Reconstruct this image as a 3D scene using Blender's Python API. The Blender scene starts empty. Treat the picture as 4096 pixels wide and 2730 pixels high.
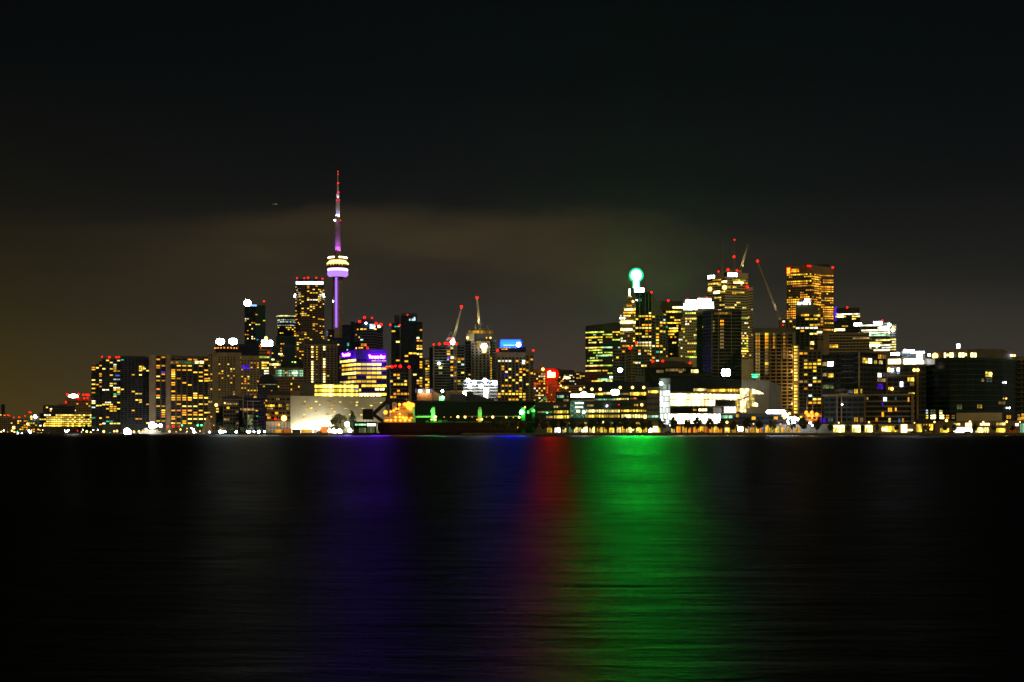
import bpy, math, random
from mathutils import Vector, Matrix
R = math.radians
SC = bpy.context.scene
COL = SC.collection
# ------------------------------------------------------------------ camera
FOCAL, HOR, EYE = 5500.0, 1730.0, 2.0     # focal length in photo pixels, horizon row, eye height above the water (m)
cam_d = bpy.data.cameras.new('camera'); cam = bpy.data.objects.new('camera', cam_d); COL.objects.link(cam)
cam.location = (0, 0, EYE); cam.rotation_euler = (R(90), 0, 0)
cam_d.sensor_width = 36; cam_d.lens = 36 * FOCAL / 4096; cam_d.shift_y = (HOR - 1365) / 4096
cam_d.clip_start = 0.2; cam_d.clip_end = 60000
SC.camera = cam
SC.view_settings.view_transform = 'Standard'; SC.view_settings.look = 'None'
SC.view_settings.exposure = 0; SC.view_settings.gamma = 1
# ------------------------------------------------------------------ night sky
SUN_EL, SUN_AZ = R(38), R(150)           # added fill lamp behind the camera's right shoulder, lifts the facades
W = bpy.data.worlds.new('World'); SC.world = W; W.use_nodes = True
nt = W.node_tree; nt.nodes.clear()
def N(t, **k):
    n = nt.nodes.new(t)
    for a, b in k.items(): setattr(n, a, b)
    return n
def math_(op, a, b=None, c=None):
    n = N('ShaderNodeMath', operation=op)
    for i, v in enumerate((a, b, c)):
        if v is None: continue
        if hasattr(v, 'is_linked'): nt.links.new(v, n.inputs[i])
        else: n.inputs[i].default_value = v
    return n.outputs[0]
def ramp(v, stops):
    n = N('ShaderNodeValToRGB'); nt.links.new(v, n.inputs[0])
    e = n.color_ramp.elements
    while len(e) < len(stops): e.new(0.5)
    for el, (p, c) in zip(e, stops): el.position = p; el.color = (*c, 1)
    return n.outputs[0]
def mixc(f, a, b, mode='MIX'):
    n = N('ShaderNodeMix', data_type='RGBA', blend_type=mode)
    if hasattr(f, 'is_linked'): nt.links.new(f, n.inputs[0])
    else: n.inputs[0].default_value = f
    for i, v in ((6, a), (7, b)):
        if hasattr(v, 'is_linked'): nt.links.new(v, n.inputs[i])
        else: n.inputs[i].default_value = (*v, 1)
    return n.outputs[2]
tc = N('ShaderNodeTexCoord'); sep = N('ShaderNodeSeparateXYZ'); nt.links.new(tc.outputs['Generated'], sep.inputs[0])
dx, dy, dz = sep.outputs
el = math_('ARCSINE', dz)                                  # elevation above the horizon
az = math_('ARCTAN2', dx, dy)                              # azimuth, 0 straight ahead
low = ramp(math_('MULTIPLY', el, 2.4), [(0, (.048, .039, .030)), (.13, (.036, .031, .025)), (.19, (.028, .025, .0205)), (.26, (.0138, .0132, .0114)), (.42, (.0046, .0052, .0054)), (.62, (.0020, .0029, .0032)), (1, (.0008, .0016, .0018))])
left = ramp(math_('MULTIPLY', el, 2.4), [(0, (.064, .042, .009)), (.14, (.038, .0265, .0072)), (.22, (.022, .0165, .0065)), (.30, (.0125, .0102, .005)), (.42, (.006, .0058, .004)), (.6, (.002, .0026, .0026)), (1, (.0007, .0009, .0009))])
sky = mixc(ramp(math_('ADD', math_('MULTIPLY', az, 1.7), .72), [(0, (1, 1, 1)), (.10, (1, 1, 1)), (.55, (0, 0, 0)), (1, (0, 0, 0))]), low, left)
# a bank of cloud lit from below by the city
cv = N('ShaderNodeCombineXYZ'); nt.links.new(math_('MULTIPLY', az, 5.0), cv.inputs[0]); nt.links.new(math_('MULTIPLY', el, 26.0), cv.inputs[1])
n1 = N('ShaderNodeTexNoise'); n1.inputs['Scale'].default_value = 1.0; n1.inputs['Detail'].default_value = 5; nt.links.new(cv.outputs[0], n1.inputs['Vector'])
cw = N('ShaderNodeCombineXYZ'); nt.links.new(math_('MULTIPLY', az, 7.0), cw.inputs[0]); nt.links.new(math_('MULTIPLY', el, 14.0), cw.inputs[1]); cw.inputs[2].default_value = 3.3
n2 = N('ShaderNodeTexNoise'); n2.inputs['Scale'].default_value = 1.0; n2.inputs['Detail'].default_value = 4; nt.links.new(cw.outputs[0], n2.inputs['Vector'])
azd = math_('ADD', az, .075)
edge = math_('ADD', math_('SUBTRACT', .168, math_('MULTIPLY', math_('MULTIPLY', azd, azd), .36)), math_('MULTIPLY', math_('SUBTRACT', n2.outputs['Fac'], .5), .045))
d = math_('SUBTRACT', edge, el)                            # >0 below the cloud's top edge
top = ramp(math_('ADD', math_('MULTIPLY', d, 14.0), .35), [(0, (0, 0, 0)), (.30, (.08, .08, .08)), (.46, (.75, .75, .75)), (.7, (1, 1, 1))])
under = ramp(math_('MULTIPLY', d, 11.0), [(0, (1, 1, 1)), (.42, (1, 1, 1)), (.85, (.25, .25, .25)), (1, (.12, .12, .12))])
tex = ramp(n1.outputs['Fac'], [(0, (.3, .3, .3)), (.36, (.42, .42, .42)), (.62, (1, 1, 1)), (1, (1.1, 1.1, 1.1))])
horiz = ramp(math_('MULTIPLY', math_('ABSOLUTE', math_('ADD', az, .05)), 2.3), [(0, (1, 1, 1)), (.3, (.9, .9, .9)), (.5, (.34, .34, .34)), (.62, (.18, .18, .18)), (.85, (.14, .14, .14)), (1, (.05, .05, .05))])
cl = mixc(1.0, mixc(1.0, top, under, 'MULTIPLY'), mixc(1.0, tex, horiz, 'MULTIPLY'), 'MULTIPLY')
cloud = mixc(1.0, cl, (.031, .0195, .0058), 'MULTIPLY')
glow = mixc(1.0, sky, cloud, 'ADD')
skt = N('ShaderNodeTexSky', sky_type='NISHITA'); skt.sun_disc = False; skt.sun_elevation = SUN_EL; skt.sun_rotation = SUN_AZ
dim_air = mixc(1.0, skt.outputs[0], (.00012, .00012, .00012), 'MULTIPLY')   # day sky scaled down to a faint night tint
bg = N('ShaderNodeBackground'); nt.links.new(mixc(1.0, glow, dim_air, 'ADD'), bg.inputs[0]); bg.inputs[1].default_value = 1.0
out = N('ShaderNodeOutputWorld'); nt.links.new(bg.outputs[0], out.inputs[0])
sun_d = bpy.data.lights.new('facade_fill', 'SUN'); sun = bpy.data.objects.new('facade_fill', sun_d); COL.objects.link(sun)
sun_d.energy = 0.6; sun_d.angle = R(0.5); sun_d.color = (1, .79, .34)
sdir = Vector((math.sin(SUN_AZ) * math.cos(SUN_EL), math.cos(SUN_AZ) * math.cos(SUN_EL), math.sin(SUN_EL)))
sun.rotation_euler = sdir.to_track_quat('Z', 'Y').to_euler(); sun.location = (0, 0, 50)
# ------------------------------------------------------------------ helpers
def PX(px, D): return (px - 2048) / FOCAL * D
def PZ(py, D): return EYE + (HOR - py) / FOCAL * D
MAT = {}
def principled(name, col, rough=.7, metal=0, var=.25, scale=.15, spec=.3):
    m = bpy.data.materials.new(name); m.use_nodes = True; t = m.node_tree; b = t.nodes['Principled BSDF']
    b.inputs['Roughness'].default_value = rough; b.inputs['Metallic'].default_value = metal
    b.inputs['Specular IOR Level'].default_value = spec
    c = t.nodes.new('ShaderNodeTexCoord'); n = t.nodes.new('ShaderNodeTexNoise'); n.inputs['Scale'].default_value = scale; n.inputs['Detail'].default_value = 6
    t.links.new(c.outputs['Object'], n.inputs['Vector'])
    r = t.nodes.new('ShaderNodeValToRGB'); t.links.new(n.outputs['Fac'], r.inputs[0])
    lo = [x * (1 - var) for x in col]; hi = [min(1, x * (1 + var)) for x in col]
    r.color_ramp.elements[0].position = .3; r.color_ramp.elements[0].color = (*lo, 1)
    r.color_ramp.elements[1].position = .7; r.color_ramp.elements[1].color = (*hi, 1)
    t.links.new(r.outputs[0], b.inputs['Base Color'])
    MAT[name] = m; return m
def emis(name, col, s, vary=True, front=False, interior=0.0):
    """A lit pane or lamp. vary: every pane has its own brightness. front: shines only outwards. interior: uneven room light inside."""
    m = bpy.data.materials.new(name); m.use_nodes = True; t = m.node_tree; t.nodes.clear()
    o = t.nodes.new('ShaderNodeOutputMaterial'); e = t.nodes.new('ShaderNodeEmission'); e.inputs[0].default_value = (*col, 1); e.inputs[1].default_value = s
    t.links.new(e.outputs[0], o.inputs[0])
    def M(op, a, b):
        n = t.nodes.new('ShaderNodeMath'); n.operation = op
        for i, v in ((0, a), (1, b)):
            if hasattr(v, 'is_linked'): t.links.new(v, n.inputs[i])
            else: n.inputs[i].default_value = v
        return n.outputs[0]
    st = None
    if vary:
        g = t.nodes.new('ShaderNodeNewGeometry'); oi = t.nodes.new('ShaderNodeObjectInfo')
        isl = g.outputs['Random Per Island']
        st = M('MULTIPLY', M('ADD', M('MULTIPLY', M('POWER', isl, 2.0), 1.35), .28), M('ADD', M('MULTIPLY', oi.outputs['Random'], .9), .5))
    if interior:
        c = t.nodes.new('ShaderNodeTexCoord'); mp = t.nodes.new('ShaderNodeMapping'); mp.inputs['Scale'].default_value = (interior, interior, interior * .8)
        n = t.nodes.new('ShaderNodeTexNoise'); n.inputs['Scale'].default_value = 1; n.inputs['Detail'].default_value = 3
        t.links.new(c.outputs['Object'], mp.inputs[0]); t.links.new(mp.outputs[0], n.inputs['Vector'])
        k = M('ADD', M('MULTIPLY', M('POWER', n.outputs['Fac'], 3.0), 5.0), .15)
        st = k if st is None else M('MULTIPLY', st, k)
    if st is not None:                                     # brightness goes into the colour: a constant strength keeps the lamp well sampled
        vm = t.nodes.new('ShaderNodeVectorMath'); vm.operation = 'SCALE'; vm.inputs[0].default_value = col; t.links.new(st, vm.inputs['Scale']); t.links.new(vm.outputs[0], e.inputs[0])
    if front:
        g2 = t.nodes.new('ShaderNodeNewGeometry'); mx = t.nodes.new('ShaderNodeMixShader'); dk = t.nodes.new('ShaderNodeBsdfDiffuse'); dk.inputs[0].default_value = (.02, .02, .02, 1)
        t.links.new(g2.outputs['Backfacing'], mx.inputs[0]); t.links.new(e.outputs[0], mx.inputs[1]); t.links.new(dk.outputs[0], mx.inputs[2]); t.links.new(mx.outputs[0], o.inputs[0])
    MAT[name] = m; return m
principled('concrete', (.28, .225, .15)); principled('concrete_dark', (.13, .12, .10)); principled('brown_precast', (.24, .17, .10))
principled('brown_dark', (.10, .072, .04)); principled('pale_panel', (.56, .47, .31), var=.12); principled('white_paint', (.78, .77, .74), var=.06); principled('dark_cladding', (.045, .045, .045))
principled('black_steel', (.02, .02, .02), rough=.5); principled('grey_metal', (.30, .31, .31), rough=.45, metal=.3, var=.12)
principled('glass_dark', (.012, .016, .020), rough=.12, var=.3, spec=.6); principled('glass_green', (.016, .055, .045), rough=.12, spec=.6); principled('glass_blue', (.012, .02, .045), rough=.12, spec=.6)
principled('hull_maroon', (.045, .010, .007), rough=.5, scale=.08); principled('deck_green', (.05, .14, .06), scale=.3); principled('ship_white', (.72, .68, .58), var=.15, scale=.4)
principled('shed_steel', (.035, .06, .045), rough=.6, scale=.05); principled('brick_orange', (.30, .13, .04), scale=.5); principled('orange_paint', (.75, .22, .02), var=.1)
principled('asphalt', (.05, .05, .05)); principled('paving', (.24, .22, .18), scale=.3); principled('quay_stone', (.10, .09, .075), scale=.6)
principled('bark', (.07, .05, .03), scale=2); principled('crane_yellow', (.42, .34, .18)); principled('red_paint', (.5, .03, .02)); principled('car_dark', (.02, .02, .025), rough=.25); principled('car_silver', (.4, .4, .42), rough=.3, metal=.5); principled('rubber', (.015, .015, .015), rough=.9)
for nm, c, s in (('amber', (1, .40, .02), 1.8), ('yellow', (1, .58, .035), 2.1), ('pale', (1, .72, .13), 2.4), ('white', (1, .92, .58), 2.8), ('cool', (.62, .9, 1), 1.7), ('lime', (.72, .95, .10), 1.5), ('mint', (.45, 1, .48), 1.3), ('orange', (1, .30, .025), 1.6), ('purple', (.16, .02, 1), 1.3), ('blue', (.08, .30, 1), 1.2), ('teal', (.10, 1, .62), .9), ('dim', (1, .62, .20), .42), ('dimgreen', (.62, .8, .28), .30), ('dimcool', (.5, .75, .8), .16)):
    emis('lit_' + nm, c, s)
emis('room_amber', (1, .50, .035), 1.8, True, False, .30); emis('room_yellow', (1, .66, .06), 1.7, True, False, .30); emis('room_pale', (1, .78, .22), 1.9, True, False, .30); emis('room_mint', (.42, .9, .52), .75, True, False, .25)
emis('room_bright', (1, .80, .30), 6.0, False, False, .12); emis('room_white', (1, .97, .86), 6.0, False, False, .1)
emis('red_lamp', (1, .006, .003), 5, False); emis('bulb_warm', (1, .58, .14), 4.5, False); emis('bulb_orange', (1, .27, .02), 3.2, False); emis('bulb_white', (.86, .95, 1), 40, False); emis('bulb_green', (.05, 1, .2), 10, False)
CATALOG = {}
class MB:
    """Collects quads, boxes, prisms and tubes and links them as ONE mesh object."""
    def __init__(s): s.v, s.f, s.m, s.slots = [], [], [], []
    def slot(s, mat):
        if mat not in s.slots: s.slots.append(mat)
        return s.slots.index(mat)
    def poly(s, pts, mat):
        b = len(s.v); s.v += [Vector(p) for p in pts]; s.f.append(tuple(range(b, b + len(pts)))); s.m.append(s.slot(mat))
    def box(s, x0, x1, y0, y1, z0, z1, mat, M=None):
        c = [Vector((x, y, z)) for z in (z0, z1) for x, y in ((x0, y0), (x1, y0), (x1, y1), (x0, y1))]
        if M is not None: c = [M @ p for p in c]
        b = len(s.v); s.v += c
        for f in ((3, 2, 1, 0), (4, 5, 6, 7), (0, 1, 5, 4), (1, 2, 6, 5), (2, 3, 7, 6), (3, 0, 4, 7)):
            s.f.append(tuple(b + i for i in f)); s.m.append(s.slot(mat))
    def prism(s, pts, z0, z1, mat, roof=None, ztops=None):
        n = len(pts); b = len(s.v)
        s.v += [Vector((p[0], p[1], z0)) for p in pts] + [Vector((p[0], p[1], ztops[i] if ztops else z1)) for i, p in enumerate(pts)]
        k = s.slot(mat)
        for i in range(n):
            j = (i + 1) % n; s.f.append((b + i, b + j, b + n + j, b + n + i)); s.m.append(k)
        s.f.append(tuple(b + n + i for i in range(n))); s.m.append(s.slot(roof or mat))
        s.f.append(tuple(b + n - 1 - i for i in range(n))); s.m.append(k)
    def lathe(s, prof, mat, c=(0, 0, 0), seg=20):
        """prof: (radius, z) from bottom to top, closed at both ends."""
        b = len(s.v); k = s.slot(mat)
        for r, z in prof:
            for i in range(seg):
                a = 2 * math.pi * i / seg; s.v.append(Vector((c[0] + r * math.cos(a), c[1] + r * math.sin(a), c[2] + z)))
        for j in range(len(prof) - 1):
            for i in range(seg):
                i2 = (i + 1) % seg; s.f.append((b + j * seg + i, b + j * seg + i2, b + (j + 1) * seg + i2, b + (j + 1) * seg + i)); s.m.append(k)
        s.f.append(tuple(b + seg - 1 - i for i in range(seg))); s.m.append(k)
        e = b + (len(prof) - 1) * seg; s.f.append(tuple(e + i for i in range(seg))); s.m.append(k)
    def tube(s, p, q, r0, r1, mat, seg=6):
        p, q = Vector(p), Vector(q); d = (q - p).normalized(); u = d.orthogonal().normalized(); w = d.cross(u); b = len(s.v); k = s.slot(mat)
        for c, r in ((p, r0), (q, r1)):
            for i in range(seg):
                a = 2 * math.pi * i / seg; s.v.append(c + (u * math.cos(a) + w * math.sin(a)) * r)
        for i in range(seg):
            j = (i + 1) % seg; s.f.append((b + i, b + j, b + seg + j, b + seg + i)); s.m.append(k)
        s.f.append(tuple(b + seg - 1 - i for i in range(seg))); s.m.append(k); s.f.append(tuple(b + seg + i for i in range(seg))); s.m.append(k)
    def ball(s, c, r, mat, sx=1, sy=1, sz=1, seg=8, rings=5):
        prof = [(max(.02, math.sin(math.pi * j / rings)) * r, -math.cos(math.pi * j / rings) * r * sz) for j in range(rings + 1)]
        b = len(s.v); s.lathe(prof, mat, (0, 0, 0), seg)
        for i in range(b, len(s.v)): v = s.v[i]; s.v[i] = Vector((c[0] + v.x * sx, c[1] + v.y * sy, c[2] + v.z))
    def mesh(s, name, org=(0, 0, 0), smooth=False):
        me = bpy.data.meshes.new(name); o = Vector(org)
        me.from_pydata([tuple(v - o) for v in s.v], [], s.f)
        for m in s.slots: me.materials.append(MAT[m])
        me.polygons.foreach_set('material_index', s.m)
        if smooth: me.polygons.foreach_set('use_smooth', [True] * len(s.f))
        me.update(); return me
    def build(s, name, parent=None, org=None, smooth=False):
        org = Vector(org) if org is not None else (world_loc(parent) if parent is not None else Vector((0, 0, 0)))
        o = bpy.data.objects.new(name, s.mesh(name, org, smooth)); COL.objects.link(o)
        if parent is None: o.location = org
        else: o.parent = parent; o.location = org - world_loc(parent)
        WL[o.name] = org; return o
WL = {}
def world_loc(o): return WL[o.name]
def tag(o, label=None, cat=None, group=None, kind=None):
    for k, v in (('label', label), ('category', cat), ('group', group), ('kind', kind)):
        if v: o[k] = v
    return o
def empty(name, loc, label=None, cat=None, group=None):
    o = bpy.data.objects.new(name, None); COL.objects.link(o); o.location = loc; WL[o.name] = Vector(loc)
    return tag(o, label, cat, group)
def copy_tree(root, loc, label=None, rz=0.0, scale=1.0):
    c = root.copy(); COL.objects.link(c); c.location = loc; c.rotation_euler = (0, 0, rz); c.scale = (scale,) * 3; WL[c.name] = Vector(loc)
    if label: c['label'] = label
    for ch in list(root.children):
        d = ch.copy(); COL.objects.link(d); d.parent = c
        for g in list(ch.children): e = g.copy(); COL.objects.link(e); e.parent = d
    return c
def child(mesh, name, parent, loc, rz=0.0, scale=1.0):
    o = bpy.data.objects.new(name, mesh); COL.objects.link(o); o.parent = parent; o.location = Vector(loc) - world_loc(parent); o.rotation_euler = (0, 0, rz); o.scale = (scale,) * 3
    WL[o.name] = Vector(loc); return o
_shared = {}
def shared(key, fn):
    if key not in _shared: _shared[key] = fn()
    return _shared[key]
def ball_mesh(mat, r=1.0):
    def f():
        b = MB(); b.ball((0, 0, 0), r, mat); return b.mesh('lamp_ball', smooth=True)
    return shared(('ball', mat, r), f)
def point_light(name, loc, power, col, r=.4, spot=None, aim=None):
    l = bpy.data.lights.new(name, 'SPOT' if spot else 'POINT'); l.energy = power; l.color = col; l.shadow_soft_size = r
    o = bpy.data.objects.new(name, l); COL.objects.link(o); o.location = loc
    if spot:
        l.spot_size = R(spot); l.spot_blend = .6
        o.rotation_euler = (Vector(aim) - Vector(loc)).to_track_quat('-Z', 'Y').to_euler()
    return o
GROUND = 1.2
class Building:
    """A building on its own site: blocks (walls, floors, unlit panes), lit windows, signs and lamps, all parented to one Empty."""
    def __init__(s, name, label, px0, px1, D, cat='building', seed=None, group=None):
        s.D = D; s.roof = None; s.rng = random.Random(seed if seed is not None else int(px0 * 7 + px1)); s.runs = []
        s.root = empty(name, (PX((px0 + px1) / 2, D), D, GROUND), label, cat, group); s.facets = []
    def line(s, px0, px1, D):
        """Front wall square to the line of sight at its middle."""
        c = (px0 + px1) / 2; rd = Vector(((c - 2048) / FOCAL, 1, 0)); C = rd * D; n = Vector((rd.y, -rd.x, 0)).normalized()
        res = []
        for p in (px0, px1):
            r = Vector(((p - 2048) / FOCAL, 1, 0)); den = r.x * n.y - r.y * n.x
            t = (C.x * n.y - C.y * n.x) / den; res.append(r * t)
        return res
    def block(s, px0, px1, ytop, ybot=None, D=None, pts=None, depth=None, wall='concrete', glass='glass_dark', name='wall', fh=3.1, bay=3.4, ww=2.4, wh=1.7, p=.25, pal=(('amber', 5), ('yellow', 4), ('pale', 2), ('white', 1)), cont=.15, rows=(.6, 1, 1.4), slab=0.0, slabmat=None, vis=None, topm=1.5, unlit=True, ytops=None, piers=0.0, lit=True, skipcols=(), rowp=None, pal_row=False):
        D = D or s.D
        if pts: P = [Vector(((a - 2048) / FOCAL * b, b, 0)) for a, b in pts]
        else: P = s.line(px0, px1, D)
        mid = (P[0] + P[-1]) / 2; ray = Vector((mid.x, mid.y, 0)).normalized()
        Lw = (P[-1] - P[0]).length; depth = depth or max(14, min(38, Lw * .9))
        foot = P + [P[-1] + ray * depth, P[0] + ray * depth]
        ztop = PZ(ytop, mid.y); zbot = GROUND if ybot is None else PZ(ybot, mid.y)
        m = MB()
        zt = None
        if ytops: zt = [PZ(y, q.y) for y, q in zip(ytops, P)]; zt = zt + [zt[-1], zt[0]]
        m.prism(foot, zbot, ztop, wall, 'roofing', zt)
        s.facets = []
        for a, b in zip(P[:-1], P[1:]):
            s.facets.append((a, b))
            u = (b - a); L = u.length; u.normalize(); n = Vector((u.y, -u.x, 0)); ang = math.atan2(u.y, u.x)
            nc = max(1, round(L / bay)); bw = L / nc; w = ww / bay * bw; nr = max(0, int((ztop - topm - zbot) / fh))
            for r in range(nr):
                zc = ztop - topm - fh * r - fh * .5; z0, z1 = zc - wh / 2, zc + wh / 2
                if vis and zc < PZ(vis, mid.y): break
                if slab: m.box(0, L, -slab, 0, z0 - (fh - wh) * .55, z0 - (fh - wh) * .12, slabmat or wall, Matrix.Translation((a.x, a.y, 0)) @ Matrix.Rotation(ang, 4, 'Z'))
                q = (p if rowp is None else rowp(r, nr)) * s.rng.choice(rows)
                prev = False; run = []; rowmat = pick(s.rng, pal)
                for c in range(nc + 1):
                    if c < nc and c not in skipcols:
                        on = lit and s.rng.random() < (min(.96, q + cont) if prev else max(0, q * (1 - cont)))
                        if unlit and not on:
                            x0 = a + u * (bw * (c + .5) - w / 2) + n * .06; x1 = a + u * (bw * (c + .5) + w / 2) + n * .06
                            m.poly([(x0.x, x0.y, z0), (x1.x, x1.y, z0), (x1.x, x1.y, z1), (x0.x, x0.y, z1)], glass)
                    else: on = False
                    if on: run.append(c)
                    elif run:
                        o = a + u * (bw * run[0]) + n * .10
                        s.runs.append((len(run), bw, w, wh, rowmat if pal_row else pick(s.rng, pal), Vector((o.x, o.y, z0)), ang)); run = []
                    prev = on
            if piers:
                np_ = max(1, round(L / piers))
                for i in range(np_ + 1):
                    x = min(max(L * i / np_, .35), L - .35)
                    m.box(x - .35, x + .35, -.55, 0, zbot, ztop + .003, slabmat or wall, Matrix.Translation((a.x, a.y, 0)) @ Matrix.Rotation(ang, 4, 'Z'))
        s.last = m.build(name, s.root); s.ray = ray
        if ybot is None and not ytops and Lw > 18 and (s.roof is None or ztop > s.roof[0] + 8): s.roof = (ztop, P[0], P[-1], ray, depth)
        return s.last
    def hit(s, px, off=0.0):
        r = Vector(((px - 2048) / FOCAL, 1, 0)); best = None
        for a, b in s.facets:
            u = b - a; n = Vector((u.y, -u.x, 0)).normalized(); a2 = a + n * off; den = r.x * u.y - r.y * u.x
            if abs(den) < 1e-9: continue
            t = (a2.x * u.y - a2.y * u.x) / den; k = ((r * t) - a2).dot(u) / u.length_squared
            sc = 0 if -.001 <= k <= 1.001 else min(abs(k), abs(k - 1))
            if best is None or sc < best[0]: best = (sc, r * t, math.atan2(u.y, u.x))
        return best[1], best[2]
    def win(s, px0, px1, py0, py1, mat='pale', n=1, m=1, off=.14, gap=.14, name='window'):
        """One lit window (n by m panes) placed on the current front wall."""
        a, ang = s.hit(px0, off); b, _ = s.hit(px1, off); L = (b - a).length; D = (a.y + b.y) / 2; z0, z1 = PZ(py1, D), PZ(py0, D)
        mb = MB(); M = Matrix.Translation((a.x, a.y, 0)) @ Matrix.Rotation(ang, 4, 'Z')
        mn = mat if mat in MAT else 'lit_' + mat
        for i in range(n):
            for j in range(m):
                xa = L * (i + (gap / 2 if n > 1 else 0)) / n; xb = L * (i + 1 - (gap / 2 if n > 1 else 0)) / n
                za = z0 + (z1 - z0) * (j + (.06 if m > 1 else 0)) / m; zb = z0 + (z1 - z0) * (j + 1 - (.06 if m > 1 else 0)) / m
                mb.poly([M @ Vector(q) for q in ((xa, 0, za), (xb, 0, za), (xb, 0, zb), (xa, 0, zb))], mn)
        return mb.build(name, s.root, org=(a.x, a.y, z0))
    def box(s, px0, px1, py0, py1, mat, name, out=.6, back=0.0, parent=None):
        """A box standing OUT metres off the front wall (BACK metres into it)."""
        a, ang = s.hit(px0); b, _ = s.hit(px1); L = (b - a).length; D = (a.y + b.y) / 2
        mb = MB(); mb.box(0, L, -out, back, PZ(py1, D), PZ(py0, D), mat, Matrix.Translation((a.x, a.y, 0)) @ Matrix.Rotation(ang, 4, 'Z'))
        return mb.build(name, parent or s.root)
    def red(s, *pts, r=1.5, back=6.0):
        for px, py in pts:
            D = s.D + back; child(ball_mesh('red_lamp'), 'warning_light', s.root, (PX(px, D), D, PZ(py, D)), 0, r * s.D / 2000 * s.rng.uniform(.48, .85))
    def lamp(s, px, py, mat='bulb_white', r=1.0, off=1.0, name='lamp'):
        a, _ = s.hit(px, off); return child(ball_mesh(mat), name, s.root, (a.x, a.y, PZ(py, a.y)), 0, r)
    def text(s, body, px0, px1, py0, py1, mat, off=.7, bold=1.0, name='sign_lettering', parent=None):
        a, ang = s.hit(px0, off); b, _ = s.hit(px1, off); L = (b - a).length; D = (a.y + b.y) / 2
        return lettering(body, (a.x, a.y, PZ(py1, D)), L, PZ(py0, D) - PZ(py1, D), ang, mat, name, parent or s.root, bold)
    def done(s, cap=92):
        if s.roof and s.roof[0] > 30:
            zt, a, b_, ray, dep = s.roof; u = b_ - a; L = u.length; u.normalize(); ang = math.atan2(u.y, u.x)
            for i in range(3):
                w = s.rng.uniform(2, 5); x = s.rng.uniform(1.5, max(1.6, L - w - 1.5)); y = s.rng.uniform(2, max(2.1, dep * .5)); mb = MB(); mb.box(x, x + w, y, y + 3, zt + .004, zt + s.rng.uniform(.9, 2.0), 'roofing', Matrix.Translation((a.x, a.y, 0)) @ Matrix.Rotation(ang, 4, 'Z')); mb.build('roof_plant', s.root)
        runs = sorted(s.runs, key=lambda r: -r[0] * r[2]); cache = {}
        for n, bw, w, wh, mat, loc, ang in runs[:cap]:
            key = (n, round(bw, 3), round(w, 3), wh, mat)
            if key not in cache:
                mb = MB()
                for i in range(n): x0, x1 = bw * (i + .5) - w / 2, bw * (i + .5) + w / 2; mb.poly([(x0, 0, 0), (x1, 0, 0), (x1, 0, wh), (x0, 0, wh)], 'lit_' + mat)
                cache[key] = mb.mesh('window')
            child(cache[key], 'window', s.root, loc, ang)
        if runs[cap:]:
            mb = MB()
            for n, bw, w, wh, mat, loc, ang in runs[cap:]:
                M = Matrix.Translation(loc) @ Matrix.Rotation(ang, 4, 'Z')
                for i in range(n): x0, x1 = bw * (i + .5) - w / 2, bw * (i + .5) + w / 2; mb.poly([M @ Vector(q) for q in ((x0, 0, 0), (x1, 0, 0), (x1, 0, wh), (x0, 0, wh))], 'lit_' + mat)
            tag(mb.build('small_windows', s.root), kind='stuff')
        return s
def pick(rng, pal):
    t = sum(w for _, w in pal); x = rng.random() * t
    for m, w in pal:
        x -= w
        if x <= 0: return m
    return pal[-1][0]
def lettering(body, loc, width, height, ang, mat, name, parent, bold=1.0):
    cu = bpy.data.curves.new('t', 'FONT'); cu.body = body; cu.size = 1; cu.offset = .012 * bold
    o = bpy.data.objects.new('t', cu); COL.objects.link(o); dg = bpy.context.evaluated_depsgraph_get(); me = bpy.data.meshes.new_from_object(o.evaluated_get(dg))
    bpy.data.objects.remove(o); xs = [v.co.x for v in me.vertices]; ys = [v.co.y for v in me.vertices]
    x0, x1, y0, y1 = min(xs), max(xs), min(ys), max(ys)
    for v in me.vertices: v.co = Vector(((v.co.x - x0) / (x1 - x0) * width, 0, (v.co.y - y0) / (y1 - y0) * height))
    me.materials.clear(); me.materials.append(MAT[mat]); me.update()
    return child(me, name, parent, loc, ang)
principled('roofing', (.06, .06, .06)); principled('teal_metal', (.035, .085, .075), rough=.4)
CONDO = (('amber', 5), ('yellow', 4), ('pale', 3), ('white', 1.2), ('orange', .8), ('cool', .25))
OFFICE = (('yellow', 5), ('pale', 4), ('white', 1.5), ('lime', 1))
LIME = (('lime', 6), ('yellow', 3), ('mint', 1.5), ('pale', 1.5))
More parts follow.
